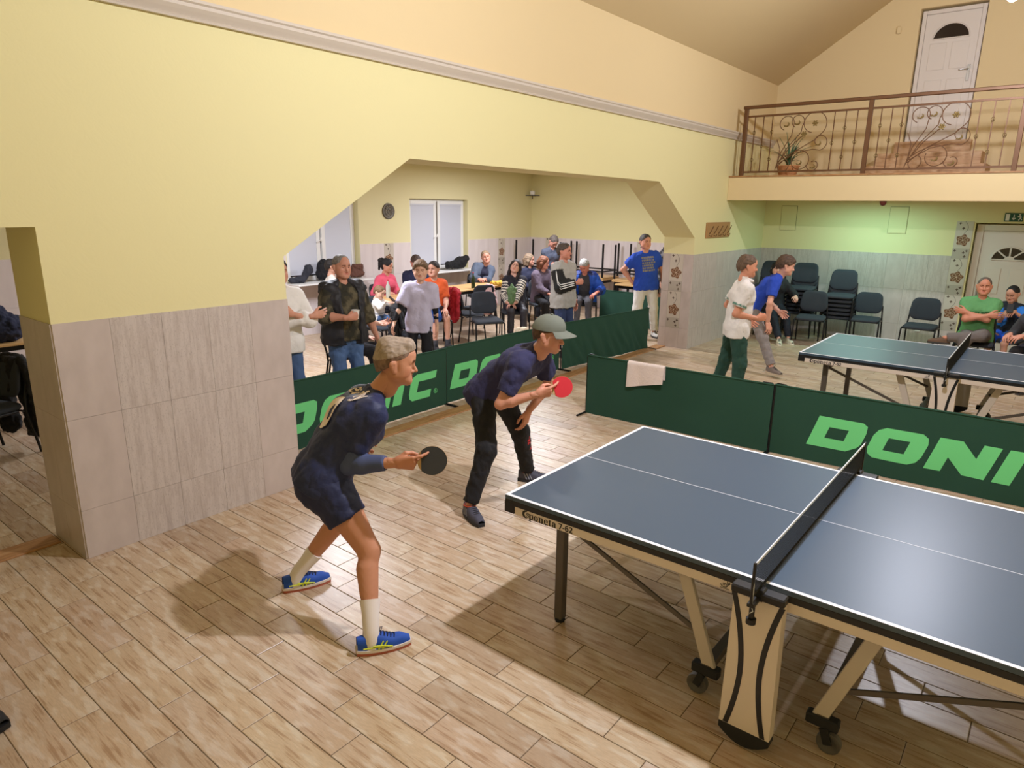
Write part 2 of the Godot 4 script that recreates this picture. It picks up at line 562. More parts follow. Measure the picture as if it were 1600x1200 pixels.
	for r in [[0.0, 0.29], [0.29, 0.6], [0.89, 0.6], [1.49, 0.6]]:
		tile(wb, Vector3(0.64, r[0], BZ), Vector3(0.24, 0, 0), r[1], Vector3(0, 0, 1), M.tile_deco if r[0] > 0 else P)
	wainscot(wb, Vector3(1.92, 0, BZ), Vector3(RX, 0, BZ), Vector3(0, 0, 1), 0.318, [Tv, P])
	wainscot(wb, Vector3(SX, 0, BZ), Vector3(WB, 0, BZ), Vector3(0, 0, 1), 0.318, [M.tile_light], [[0.45, 0.23], [2.9, 0.23]])
	g = G.new()
	g.box(Vector3(1.4, 1.03, BZ - 0.27), Vector3(1.04, 2.1, 0.05))
	struct("trim_3", g, M.yellow)
	g = G.new()
	var ridge := Vector2(1.4, 7.02)
	g.prism(PackedVector2Array([Vector2(WB, 2.75), Vector2(-0.34, 2.75), Vector2(-0.34, 5.38), Vector2(0.57, 5.38), Vector2(0.57, 2.75), Vector2(RX + 0.2, 2.75), Vector2(RX + 0.2, 4.43), Vector2(RX, 4.43), ridge, Vector2(WX, 4.43), Vector2(WB, 4.43)]), BZ - 0.3, BZ)
	struct("wall_back_upper", g, M.peach)
	g = G.new()
	g.box(Vector3(0.115, 4.05, BZ - 0.24), Vector3(0.95, 2.7, 0.08))
	struct("trim_4", g, M.peach)
	# ---- walls that close the hall outside the frame
	g = G.new(); g.box(Vector3(RX + 0.1, 2.21, (BZ + NZ) / 2), Vector3(0.2, 4.46, NZ - BZ)); struct("wall_right", g, M.yellow)
	g = G.new()
	g.prism(PackedVector2Array([Vector2(WB, 0), Vector2(RX + 0.2, 0), Vector2(RX + 0.2, 4.43), Vector2(RX, 4.43), ridge, Vector2(WX, 4.43), Vector2(WB, 4.43)]), NZ, NZ + 0.2)
	struct("wall_front", g, M.yellow)
	# ---- pitched ceiling
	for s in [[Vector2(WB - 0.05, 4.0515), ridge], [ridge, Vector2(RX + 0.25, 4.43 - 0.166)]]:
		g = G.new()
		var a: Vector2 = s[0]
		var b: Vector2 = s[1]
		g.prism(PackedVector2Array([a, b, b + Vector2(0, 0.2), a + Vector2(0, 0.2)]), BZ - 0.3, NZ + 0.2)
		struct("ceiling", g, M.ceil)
	# ---- side room
	g = G.new(); g.box(Vector3((SX + WB) / 2 - 0.05, 3.16, (BZ + NZ) / 2), Vector3(WB - SX + 0.3, 0.2, NZ - BZ + 0.4)); struct("ceiling", g, M.side_ceil)
	g = G.new(); g.box(Vector3((SX + WB) / 2 - 0.05, 1.55, NZ + 0.1), Vector3(WB - SX + 0.3, 3.1, 0.2)); struct("wall_side_front", g, M.side)
	# far wall with window openings: built from piers, sills and lintels in one mesh
	var wins := [[-1.9, -3.4, 0.9], [-4.1, -5.65, 0.9], [-6.93, -8.62, 0.9]]
	g = G.new()
	var z := NZ
	for w in wins:
		g.box(Vector3(SX - 0.15, 1.53, (z + w[0]) / 2), Vector3(0.3, 3.06, absf(z - w[0])))
		g.box(Vector3(SX - 0.15, w[2] / 2, (w[0] + w[1]) / 2), Vector3(0.3, w[2], absf(w[0] - w[1])))
		g.box(Vector3(SX - 0.15, (2.37 + 3.06) / 2, (w[0] + w[1]) / 2), Vector3(0.3, 3.06 - 2.37, absf(w[0] - w[1])))
		z = w[1]
	g.box(Vector3(SX - 0.15, 1.53, (z + BZ - 0.3) / 2), Vector3(0.3, 3.06, absf(z - BZ + 0.3)))
	var ws := struct("wall_side_far", g, M.side)
	wainscot(ws, Vector3(SX, 0, -5.66), Vector3(SX, 0, -6.92), Vector3(1, 0, 0), 0.33, [M.tile_light], [[0.57, 0.24]])
	wainscot(ws, Vector3(SX, 0, -8.63), Vector3(SX, 0, BZ), Vector3(1, 0, 0), 0.318, [M.tile_light], [[1.02, 0.24]])
	wainscot(ws, Vector3(SX, 0, -3.42), Vector3(SX, 0, -4.08), Vector3(1, 0, 0), 0.318, [M.tile_light])
	wainscot(ws, Vector3(SX, 0, 1.0), Vector3(SX, 0, -1.88), Vector3(1, 0, 0), 0.318, [M.tile_light], [[1.9, 0.3]])
	for w in wins: wainscot(ws, Vector3(SX, 0, w[0]), Vector3(SX, 0, w[1]), Vector3(1, 0, 0), 0.5, [M.tile_light], [], [[0.0, 0.45], [0.45, 0.43]])
	for i in 3: window(i + 1, wins[i])
	# ---- gallery
	g = G.new()
	g.box(Vector3((WX + RX) / 2, 2.615, (BZ - 9.07) / 2), Vector3(RX - WX - 0.004, 0.27, -9.07 - BZ))
	g.box(Vector3((WX + RX) / 2, 2.565, -9.01), Vector3(RX - WX - 0.004, 0.37, 0.12), Basis.IDENTITY, 0.004)
	struct("gallery_slab", g, M.peach)
	g = G.new()
	g.box(Vector3((WX + RX) / 2, 2.762, (BZ - 8.93) / 2), Vector3(RX - WX - 0.01, 0.022, 1.96)); struct("gallery_floor", g, M.strip)
	for s in [[-0.72, 0.96, -10.2, 2.773, 2.95], [-0.62, 0.86, -10.42, 2.95, 3.15], [-0.42, 0.66, -10.6, 3.15, 3.35]]:
		g = G.new()
		g.box(Vector3((s[0] + s[1]) / 2, (s[3] + s[4]) / 2, (s[2] + BZ) / 2 - (0.14 if s[4] > 3.3 else 0.0)), Vector3(s[1] - s[0], s[4] - s[3], absf(s[2] - BZ) + (0.0 if s[4] < 3.3 else -0.0)), Basis.IDENTITY, 0.004)
		uvm(g, func(q, u): return Vector2(q.x * 0.6, q.z * 0.6 + q.y))
		struct("gallery_step", g, M.step)
	doors()

func plank(g: G, p: Vector3, L: float, W: float, uo: Vector2) -> void:
	var a := L / 2 - 0.0018
	var b := W / 2 - 0.0018
	var e := 0.0022
	var t := -0.0018
	var lo := p + Vector3(0, -1, 0)
	var f := func(x, y, z): return p + Vector3(x, y, z)
	var s := g.v.size()
	g.poly([f.call(-a + e, 0, -b + e), f.call(a - e, 0, -b + e), f.call(a - e, 0, b - e), f.call(-a + e, 0, b - e)], lo)
	for q in [[-a, -b, a, -b], [a, -b, a, b], [a, b, -a, b], [-a, b, -a, -b]]:
		g.poly([f.call(q[0], t, q[1]), f.call(q[2], t, q[3]), f.call(q[2] - signf(q[2]) * e, 0, q[3] - signf(q[3]) * e), f.call(q[0] - signf(q[0]) * e, 0, q[1] - signf(q[1]) * e)], lo)
	for i in range(s, g.v.size()):
		var d := g.v[i] - p
		g.uv[i] = Vector2(d.x / 1.24, d.z / 0.62) + uo

func window(k: int, w: Array) -> void:
	var o := Node3D.new()
	o.name = "window_%d" % k
	add_child(o)
	o.position = Vector3(SX - 0.16, w[2], w[0])
	o.set_meta("kind", "structure")
	var W: float = absf(w[0] - w[1])
	var H: float = 2.37 - w[2]
	var R := Basis(Vector3(0, 0, -1), Vector3.UP, Vector3(1, 0, 0))   # x along -Z, z to the room
	var X := Transform3D(R, Vector3.ZERO)
	var fr := func(x0, y0, x1, y1, z, t, d) -> G:
		var g := G.new()
		for e in [[x0, y0, x0 + t, y1], [x1 - t, y0, x1, y1], [x0 + t, y0, x1 - t, y0 + t], [x0 + t, y1 - t, x1 - t, y1]]:
			g.box(R * Vector3((e[0] + e[2]) / 2, (e[1] + e[3]) / 2, z), Vector3(absf(e[2] - e[0]), absf(e[3] - e[1]), d), R, 0.004)
		return g
	obj("window_frame", fr.call(0.0, 0.0, W, H, 0.0, 0.06, 0.06), M.white, o)
	var hw := W / 2
	for s in 2:
		var x0 := 0.04 + s * (hw - 0.02)
		var x1 := x0 + hw - 0.06
		var sa := obj("sash", fr.call(x0, 0.04, x1, H - 0.04, 0.035, 0.075, 0.06), M.white, o)
		var g := G.new()
		g.box(R * Vector3((x0 + x1) / 2, H / 2, 0.03), Vector3(x1 - x0 - 0.13, H - 0.2, 0.006), R)
		var gm := mat(Color(0.05, 0.06, 0.08, 0.35), 0.05)
		gm.transparency = BaseMaterial3D.TRANSPARENCY_ALPHA
		obj("pane", g, gm, sa)
		g = G.new()
		var low := 0.14
		var y := H - 0.14
		g.box(R * Vector3((x0 + x1) / 2, H - 0.115, 0.055), Vector3(x1 - x0 - 0.13, 0.035, 0.03), R)
		while y > low:
			g.box(R * Vector3((x0 + x1) / 2, y, 0.055), Vector3(x1 - x0 - 0.14, 0.0015, 0.026), R * Basis(Vector3(1, 0, 0), 1.32))
			y -= 0.021
		obj("blind", g, mat(rgb(206, 207, 216), 0.5), sa)
	var g2 := G.new()
	g2.bar(R * Vector3(hw - 0.0, H * 0.5, 0.085), R * Vector3(hw - 0.11, H * 0.47, 0.085), 0.02, 0.014)
	g2.box(R * Vector3(hw, H * 0.5, 0.072), Vector3(0.03, 0.07, 0.02), R, 0.004)
	obj("handle", g2, M.white, o)
	var gs := G.new()
	gs.box(R * Vector3(W / 2, 0.012, 0.27), Vector3(W + 0.06, 0.026, 0.46), R, 0.006)
	obj("window_sill", gs, M.white, o)
	var back := G.new()
	back.box(R * Vector3(W / 2, H / 2, -0.11), Vector3(W + 0.04, H + 0.04, 0.02), R)
	obj("shutter", back, mat(rgb(150, 151, 158), 0.8), o)

func fan_glass(parent: Node, o: Vector3, rx: float, ry: float, bars: int) -> void:
	var pl := PackedVector2Array()
	for i in 17: pl.append(Vector2(cos(PI * i / 16) * rx, sin(PI * i / 16) * ry))
	var g := G.new()
	g.prism(pl, 0.0, 0.006, Transform3D(Basis.IDENTITY, o))
	var gl := obj("fanlight", g, M.glass_dark, parent)
	g = G.new()
	var arc := []
	for i in 17: arc.append(o + Vector3(cos(PI * i / 16) * rx, sin(PI * i / 16) * ry, 0.008))
	arc.append(arc[0])
	g.tube(arc, 0.012, 6)
	for i in bars:
		var a := PI * (i + 1) / (bars + 1)
		g.bar(o + Vector3(cos(a) * rx * 0.28, sin(a) * ry * 0.28, 0.008), o + Vector3(cos(a) * rx, sin(a) * ry, 0.008), 0.022, 0.012, Vector3.BACK)
	if bars > 0:
		var c2 := PackedVector2Array()
		for i in 9: c2.append(Vector2(cos(PI * i / 8) * rx * 0.3, sin(PI * i / 8) * ry * 0.3))
		g.prism(c2, 0.004, 0.014, Transform3D(Basis.IDENTITY, o))
	obj("glazing_bar", g, M.door, gl)

func doors() -> void:
	# lower door
	var o := Node3D.new(); o.name = "door_1"; add_child(o); o.set_meta("kind", "structure")
	o.position = Vector3(0.92, 0, BZ - 0.14)
	var g := G.new()
	for e in [[0.0, 0.0, 0.1, 2.05], [0.86, 0.0, 0.96, 2.05], [0.1, 1.95, 0.86, 2.05]]:
		g.box(Vector3((e[0] + e[2]) / 2, (e[1] + e[3]) / 2, 0), Vector3(e[2] - e[0], e[3] - e[1], 0.09), Basis.IDENTITY, 0.006)
	obj("door_frame", g, M.door, o)
	g = G.new(); g.box(Vector3(0.48, 0.975, 0.0), Vector3(0.756, 1.945, 0.055), Basis.IDENTITY, 0.004)
	var lf := obj("door_leaf", g, M.door, o)
	for e in [[0.2, 0.95, 0.42, 1.36], [0.54, 0.95, 0.76, 1.36], [0.2, 0.15, 0.42, 0.85], [0.54, 0.15, 0.76, 0.85]]:
		g = G.new()
		g.box(Vector3((e[0] + e[2]) / 2, (e[1] + e[3]) / 2, 0.031), Vector3(e[2] - e[0], e[3] - e[1], 0.012), Basis.IDENTITY, 0.005)
		obj("door_panel", g, M.door, lf)
	fan_glass(lf, Vector3(0.5, 1.5, 0.029), 0.24, 0.2, 3)
	g = G.new(); g.box(Vector3(0.15, 0.98, 0.035), Vector3(0.035, 0.2, 0.01), Basis.IDENTITY, 0.003); g.tube([Vector3(0.15, 1.02, 0.04), Vector3(0.15, 1.02, 0.08), Vector3(0.28, 1.0, 0.085)], 0.009, 8)
	obj("door_handle", g, M.chrome, lf)
	# gallery door
	o = Node3D.new(); o.name = "door_2"; add_child(o); o.set_meta("kind", "structure")
	o.position = Vector3(-0.32, 3.352, BZ - 0.12)
	g = G.new()
	for e in [[0.0, 0.0, 0.06, 2.0], [0.81, 0.0, 0.87, 2.0], [0.06, 1.94, 0.81, 2.0]]:
		g.box(Vector3((e[0] + e[2]) / 2, (e[1] + e[3]) / 2, 0), Vector3(e[2] - e[0], e[3] - e[1], 0.09), Basis.IDENTITY, 0.006)
	obj("door_frame", g, M.door, o)
	g = G.new(); g.box(Vector3(0.435, 0.97, 0.0), Vector3(0.746, 1.935, 0.055), Basis.IDENTITY, 0.004)
	lf = obj("door_leaf", g, M.door, o)
	for e in [[0.16, 1.1, 0.4, 1.5], [0.47, 1.1, 0.71, 1.5], [0.16, 0.15, 0.4, 0.95], [0.47, 0.15, 0.71, 0.95]]:
		g = G.new()
		g.box(Vector3((e[0] + e[2]) / 2, (e[1] + e[3]) / 2, 0.031), Vector3(e[2] - e[0], e[3] - e[1], 0.012), Basis.IDENTITY, 0.005)
		obj("door_panel", g, M.door, lf)
	fan_glass(lf, Vector3(0.44, 1.56, 0.029), 0.25, 0.22, 0)
	g = G.new(); g.box(Vector3(0.75, 1.02, 0.035), Vector3(0.04, 0.24, 0.01), Basis.IDENTITY, 0.003); g.tube([Vector3(0.75, 1.07, 0.04), Vector3(0.75, 1.07, 0.08), Vector3(0.62, 1.07, 0.085)], 0.009, 8)
	obj("door_handle", g, M.chrome, lf)

const EXPO := 0.26
# pendant lamps in a row under the ridge, flat ceiling lamps elsewhere
func pendant(at: Vector3, e: float, label: String) -> void:
	var o := thing("pendant_lamp", label, "lamp", at, 0.0, "pendant lamps under the ridge")
	var g := G.new()
	g.lathe([Vector2(0.02, 0.2), Vector2(0.05, 0.19), Vector2(0.07, 0.13), Vector2(0.2, 0.05), Vector2(0.21, 0.045), Vector2(0.2, 0.043), Vector2(0.065, 0.12), Vector2(0.0, 0.12)], 28)
	obj("shade", g, M.white, o)
	g = G.new(); g.tube([Vector3(0, 0.2, 0), Vector3(0, 7.0 - at.y - absf(at.x - 1.4) * 0.665, 0)], 0.006, 6)
	obj("cable", g, M.black, o)
	g = G.new(); g.ball(Vector3(0, 0.03, 0), Vector3(0.06, 0.075, 0.06))
	var lm := mat(rgb(255, 244, 224), 0.5); lm.emission_enabled = true; lm.emission = rgb(255, 252, 246); lm.emission_energy_multiplier = 6.0
	obj("bulb", g, lm, o)
	var l := OmniLight3D.new()
	l.name = "light"; l.light_energy = e; l.light_color = rgb(240, 242, 255); l.light_size = 0.07; l.omni_range = 30; l.omni_attenuation = 2.0; l.shadow_enabled = true
	l.position = Vector3(0, -0.05, 0)
	o.add_child(l)
func panel_lamp(at: Vector3, w: float, d: float, e: float, col: Color, label: String) -> void:
	var o := thing("ceiling_lamp", label, "lamp", at, 0.0)
	var g := G.new(); g.box(Vector3(0, 0.03, 0), Vector3(w + 0.06, 0.06, d + 0.06), Basis.IDENTITY, 0.01); obj("housing", g, M.white, o)
	g = G.new(); g.box(Vector3(0, -0.004, 0), Vector3(w, 0.008, d))
	var lm := mat(Color(1, 1, 1), 0.5); lm.emission_enabled = true; lm.emission = col; lm.emission_energy_multiplier = 3.0
	obj("diffuser", g, lm, o)
	var l := AreaLight3D.new()
	l.name = "light"; l.area_size = Vector2(w, d); l.light_energy = e; l.light_color = col; l.area_range = 25; l.area_attenuation = 2.0; l.shadow_enabled = true
	l.position = Vector3(0, -0.03, 0); l.rotation.x = -PI / 2
	o.add_child(l)
func build_lamps() -> void:
	pendant(Vector3(1.05, 4.2, -1.1), 60.0, "pendant lamp hanging above the near table")
	pendant(Vector3(1.262, 4.34, -6.5), 38.0, "pendant lamp hanging above the far table, bright at the picture's upper edge")
	panel_lamp(Vector3(-5.6, 2.99, -3.0), 1.2, 0.3, 60.0, rgb(240, 243, 255), "flat ceiling lamp in the side room above the sitting spectators")
	panel_lamp(Vector3(-5.6, 2.99, -7.8), 1.2, 0.3, 58.0, rgb(240, 243, 255), "flat ceiling lamp in the side room near the stacked tables")
	panel_lamp(Vector3(-0.5, 2.415, -9.9), 1.2, 0.2, 11.0, rgb(180, 250, 240), "cool ceiling lamp under the gallery above the chairs")

# ---------------------------------------------------------------- objects
# rounded cushion: outline in x/y, dome along z
func pad(w: float, h: float, t: float, r: float, xf := Transform3D.IDENTITY, bow := 0.0, top := 1.0) -> G:
	var g := G.new()
	var ring := func(ins: float) -> Array:
		var a := []
		var hw := w / 2 - ins
		var hh := h / 2 - ins
		var rr := maxf(r - ins * 0.5, 0.01)
		for c in 4:
			var cx := (hw - rr) * (1 if c == 0 or c == 3 else -1)
			var cy := (hh - rr) * (1 if c < 2 else -1)
			for k in 6:
				var an := PI / 2 * c + PI / 2 * k / 5.0
				var q := Vector2(cx + rr * cos(an), cy + rr * sin(an))
				if q.y > 0: q.x *= top
				a.append(q)
		return a
	var layers := [[0.02, 0.0], [0.004, 0.002], [0.0, t * 0.35], [0.002, t * 0.6], [0.012, t * 0.85], [0.05, t], [minf(w, h) * 0.3, t * 1.06]]
	var rows := []
	for L in layers:
		var pts := []
		for q in ring.call(L[0]):
			var bz: float = bow * (q.x * q.x) / (w * w / 4)
			pts.append(Vector3(q.x, q.y, L[1] + bz))
		rows.append(pts)
	var m: int = rows[0].size()
	var b := g.v.size()
	for i in rows.size():
		for j in m:
			var du: Vector3 = rows[i][(j + 1) % m] - rows[i][(j - 1 + m) % m]
			var dv: Vector3 = rows[mini(i + 1, rows.size() - 1)][j] - rows[maxi(i - 1, 0)][j]
			var nn := du.cross(dv).normalized()
			g.v.append(xf * rows[i][j]); g.n.append((xf.basis * nn).normalized()); g.uv.append(Vector2(rows[i][j].x, rows[i][j].y)); g.c.append(Color(1, 1, 1))
	for i in rows.size() - 1:
		for j in m:
			var a := b + i * m + j
			var a2 := b + i * m + (j + 1) % m
			g.tri3(a, a + m, a2); g.tri3(a2, a + m, a2 + m)
	g.poly(rows[0].map(func(q): return xf * q), xf * Vector3(0, 0, t))
	g.poly(rows[-1].map(func(q): return xf * q), xf * Vector3(0, 0, -t))
	return g

var chair0: Node3D = null
func chair(at: Vector3, yaw: float, label: String, group := "") -> Node3D:
	if chair0 == null:
		var o := thing("stacking_chair", label, "chair", at, yaw, group)
		o.set_meta("base", "stacking_chair")
		obj("seat", pad(0.46, 0.43, 0.05, 0.09, Transform3D(Basis(Vector3(1, 0, 0), Vector3(0, 0.05, -1).normalized(), Vector3(0, 1, 0.05).normalized()), Vector3(0, 0.425, 0.01))), M.chair, o)
		obj("backrest", pad(0.45, 0.36, 0.045, 0.11, Transform3D(Basis(Vector3(1, 0, 0), -0.2), Vector3(0, 0.70, -0.235)), 0.035, 0.93), M.chair, o)
		for s in [-1.0, 1.0]:
			var g := G.new()
			g.tube([Vector3(s * 0.245, 0, 0.23), Vector3(s * 0.24, 0.39, 0.19), Vector3(s * 0.238, 0.42, 0.17), Vector3(s * 0.235, 0.425, 0.13), Vector3(s * 0.235, 0.42, -0.12)], 0.0125, 8)
			obj("leg", g, M.black_metal, o)
			g = G.new()
			g.tube([Vector3(s * 0.245, 0, -0.26), Vector3(s * 0.235, 0.40, -0.19), Vector3(s * 0.225, 0.52, -0.205), Vector3(s * 0.215, 0.66, -0.24)], 0.0125, 8)
			obj("leg", g, M.black_metal, o)
		var g2 := G.new()
		for z in [-0.17, 0.15]: g2.tube([Vector3(-0.236, 0.412, z), Vector3(0.236, 0.412, z)], 0.01, 8)
		obj("frame", g2, M.black_metal, o)
		chair0 = o
		return o
	var c := dup(chair0, at, yaw, label)
	if group: c.set_meta("group", group)
	elif c.has_meta("group"): c.remove_meta("group")
	return c

# ---- table tennis table, origin on the floor below its near left corner
func letters_mesh(txt: String, size: float, font := "Droid Sans", depth := 0.001, bold := true) -> TextMesh:
	var t := TextMesh.new()
	var f := SystemFont.new()
	f.font_names = PackedStringArray([font])
	f.font_weight = 700 if bold else 400
	t.font = f; t.text = txt; t.font_size = 64; t.pixel_size = size / 64.0; t.depth = depth; t.curve_step = 2.0
	t.horizontal_alignment = HORIZONTAL_ALIGNMENT_LEFT
	return t
func put_text(parent: Node, called: String, txt: String, at: Vector3, size: float, m: Material, bs := Basis.IDENTITY, font := "Droid Sans") -> MeshInstance3D:
	var o := obj(called, letters_mesh(txt, size, font), m, parent)
	o.transform = Transform3D(bs, at)
	return o

func make_table(at: Vector3) -> Node3D:
	var o := thing("table_tennis_table", "grey table tennis table with net in the foreground beside the two waiting players", "table tennis table", at)
	o.set_meta("base", "table_tennis_table")
	var L := 2.74
	var W := 1.525
	for s in 2:
		var g := G.new()
		g.box(Vector3(L * (0.25 + 0.5 * s) + (0.001 if s else -0.001), 0.748, -W / 2), Vector3(L / 2 - 0.004, 0.024, W), Basis.IDENTITY, 0.002)
		var tp := obj("table_half", g, M.table_top, o)
		var x0 := 0.0 if s == 0 else L / 2 + 0.003
		var x1 := L / 2 - 0.003 if s == 0 else L
		for e in [[x0, x1, -0.02, 0.0], [x0, x1, -W, -W + 0.02], [x0, x1, -W / 2 - 0.0018, -W / 2 + 0.0018], ([0.0, 0.02, -W + 0.02, -0.02] if s == 0 else [L - 0.02, L, -W + 0.02, -0.02])]:
			g = G.new()
			g.box(Vector3((e[0] + e[1]) / 2, 0.7602, (e[2] + e[3]) / 2), Vector3(e[1] - e[0], 0.0008, e[3] - e[2]))
			obj("line", g, M.table_line, tp)
		# apron and dark edging
		g = G.new()
		for z in [-0.012, -W + 0.012]: g.box(Vector3((x0 + x1) / 2, 0.722, z), Vector3(x1 - x0, 0.03, 0.026), Basis.IDENTITY, 0.002)
		var xe := 0.012 if s == 0 else L - 0.012
		g.box(Vector3(xe, 0.722, -W / 2), Vector3(0.026, 0.03, W - 0.05), Basis.IDENTITY, 0.002)
		var cx := 0.03 if s == 0 else L - 0.03
		for z in [-0.013, -W + 0.013]: g.box(Vector3(cx, 0.695, z), Vector3(0.066, 0.062, 0.03), Basis.IDENTITY, 0.003)
		obj("edging", g, M.black, o)
		g = G.new()
		var a0 := x0 + (0.064 if s == 0 else 0.0)
		var a1 := x1 - (0.064 if s == 1 else 0.0)
		for z in [-0.013, -W + 0.013]: g.box(Vector3((a0 + a1) / 2, 0.687, z), Vector3(a1 - a0, 0.048, 0.024), Basis.IDENTITY, 0.003)
		g.box(Vector3(xe, 0.687, -W / 2), Vector3(0.024, 0.048, W - 0.06), Basis.IDENTITY, 0.003)
		obj("apron", g, M.apron, o)
		# legs with diagonal strut and caster
		var mx := func(x: float) -> float: return x if s == 0 else L - x
		for z in [-0.2, -W + 0.2]:
			g = G.new()
			g.box(Vector3(mx.call(0.24), 0.36, z), Vector3(0.05, 0.68, 0.05), Basis.IDENTITY, 0.004)
			var lg := obj("leg", g, M.leg_grey, o)
			g = G.new(); g.lathe([Vector2(0, 0), Vector2(0.026, 0), Vector2(0.03, 0.012), Vector2(0.026, 0.022), Vector2(0, 0.022)], 14, Transform3D(Basis.IDENTITY, Vector3(mx.call(0.24), 0, z)))
			obj("foot", g, M.rubber, lg)
			g = G.new()
			var zz: float = z + (0.055 if z > -0.7 else -0.055)
			g.bar(Vector3(mx.call(0.93), 0.70, zz), Vector3(mx.call(1.13), 0.14, zz), 0.06, 0.025, Vector3.BACK, 0.003)
			obj("strut", g, M.strut, o)
			g = G.new()
			g.bar(Vector3(mx.call(0.27), 0.60, z + 0.01), Vector3(mx.call(1.08), 0.29, zz - 0.02 * signf(zz - z)), 0.026, 0.012, Vector3.BACK, 0.002)
			obj("brace", g, M.leg_grey, o)
			g = G.new()
			g.box(Vector3(mx.call(1.11), 0.14, zz), Vector3(0.13, 0.05, 0.05), Basis.IDENTITY, 0.006)
			g.bar(Vector3(mx.call(1.1), 0.12, zz - 0.024), Vector3(mx.call(1.075), 0.05, zz - 0.024), 0.035, 0.006, Vector3.BACK)
			g.bar(Vector3(mx.call(1.1), 0.12, zz + 0.024), Vector3(mx.call(1.075), 0.05, zz + 0.024), 0.035, 0.006, Vector3.BACK)
			var cs := obj("caster", g, M.rubber, o)
			g = G.new()
			g.lathe([Vector2(0, -0.014), Vector2(0.03, -0.014), Vector2(0.034, -0.018), Vector2(0.048, -0.016), Vector2(0.05, 0), Vector2(0.048, 0.016), Vector2(0.034, 0.018), Vector2(0.03, 0.014), Vector2(0, 0.014)], 24, Transform3D(Basis(Vector3.RIGHT, PI / 2), Vector3(mx.call(1.075), 0.05, zz)))
			obj("wheel", g, mat(rgb(92, 88, 84), 0.5), cs)
		g = G.new(); g.box(Vector3(mx.call(1.11), 0.15, -W / 2), Vector3(0.05, 0.04, W - 0.26), Basis.IDENTITY, 0.003); obj("crossbar", g, M.leg_grey, o)
		g = G.new(); g.box(Vector3(mx.call(0.24), 0.58, -W / 2), Vector3(0.035, 0.035, W - 0.42), Basis.IDENTITY, 0.003); obj("crossbar", g, M.leg_grey, o)
	# middle supports with the two dark curved stripes
	for sd in 2:
		var z := 0.045 if sd == 0 else -W - 0.045
		var dz := 1.0 if sd == 0 else -1.0
		var g := G.new()
		var pl := PackedVector2Array([Vector2(1.265, 0.085), Vector2(1.49, 0.085), Vector2(1.482, 0.74), Vector2(1.293, 0.74)])
		pl = PackedVector2Array([Vector2(1.262, 0.085), Vector2(1.478, 0.085), Vector2(1.468, 0.735), Vector2(1.272, 0.735)])
		g.prism(pl, z - 0.04 * dz, z + 0.02 * dz)
		var sp := obj("support_panel", g, M.apron, o)
		for e in [-1.0, 1.0]:
			g = G.new()
			var N := 14
			for i in N:
				var q := []
				for t in [[i, -1.0], [i + 1, -1.0], [i + 1, 1.0], [i, 1.0]]:
					var u: float = float(t[0]) / N
					var k := 1.0 - pow(absf(u * 2.0 - 1.0 + 0.1), 1.8)
					var x: float = 1.37 + e * (0.088 - 0.048 * k - 0.0 * u)
					q.append(Vector3(x + t[1] * 0.0115, 0.087 + u * 0.625, z + 0.0212 * dz))
				g.poly(q, Vector3(1.37, 0.4, z - dz))
			obj("stripe", g, M.black, sp)
		g = G.new()
		var fp := PackedVector2Array([Vector2(1.262, 0.085)])
		for i in 11: fp.append(Vector2(1.262 + 0.216 * i / 10.0, 0.085 - 0.08 * sin(PI * (0.12 + 0.76 * i / 10.0)) ))
		fp.append(Vector2(1.478, 0.085))
		g.prism(fp, z - 0.04 * dz, z + 0.021 * dz)
		obj("support_foot", g, M.rubber, sp)
		g = G.new()
		g.box(Vector3(1.37, 0.738, z + 0.012 * dz), Vector3(0.215, 0.036, 0.06), Basis.IDENTITY, 0.006)
		obj("support_cap", g, M.black, sp)
	# net
	var n := Node3D.new(); n.name = "net"; o.add_child(n); n.position = Vector3(L / 2, 0.76, -W / 2)
	for e in [-1.0, 1.0]:
		var g := G.new()
		var z: float = e * (W / 2 + 0.152)
		g.box(Vector3(0, 0.06, z), Vector3(0.012, 0.19, 0.014), Basis.IDENTITY, 0.003)
		g.box(Vector3(0, -0.03, e * (W / 2 + 0.09)), Vector3(0.03, 0.016, 0.14), Basis.IDENTITY, 0.003)
		g.box(Vector3(0, -0.02, e * (W / 2 + 0.06)), Vector3(0.05, 0.05, 0.05), Basis.IDENTITY, 0.006)
		g.tube([Vector3(0, -0.03, e * (W / 2 + 0.13)), Vector3(0, -0.1, e * (W / 2 + 0.13))], 0.011, 10)
		g.tube([Vector3(0, -0.098, e * (W / 2 + 0.13)), Vector3(0, -0.12, e * (W / 2 + 0.13))], 0.02, 12)
		obj("net_clamp", g, M.black, n)
	var g3 := G.new()
	var zl := W / 2 + 0.145
	var k := -zl
	while k <= zl:
		g3.box(Vector3(0, 0.072, k), Vector3(0.0012, 0.138, 0.0016)); k += 0.009
	var y := 0.005
	while y < 0.14:
		g3.box(Vector3(0, y, 0), Vector3(0.0012, 0.0016, zl * 2)); y += 0.009
	g3.box(Vector3(0, 0.006, 0), Vector3(0.003, 0.012, zl * 2))
	var nm := obj("netting", g3, mat(rgb(20, 21, 24), 0.8), n)
	nm.set_meta("kind", "stuff")
	g3 = G.new(); g3.box(Vector3(0, 0.1455, 0), Vector3(0.005, 0.014, zl * 2), Basis.IDENTITY, 0.0015)
	obj("net_band", g3, M.table_line, n)
	g3 = G.new(); g3.tube([Vector3(0, 0.14, zl), Vector3(0.006, 0.05, zl + 0.012), Vector3(0.004, -0.04, zl + 0.005), Vector3(0.012, -0.05, zl + 0.012), Vector3(0.0, -0.062, zl + 0.012)], 0.0018, 5)
	obj("net_cord", g3, M.table_line, n)
	# lettering on the near apron
	var dk := mat(rgb(22, 20, 22), 0.6)
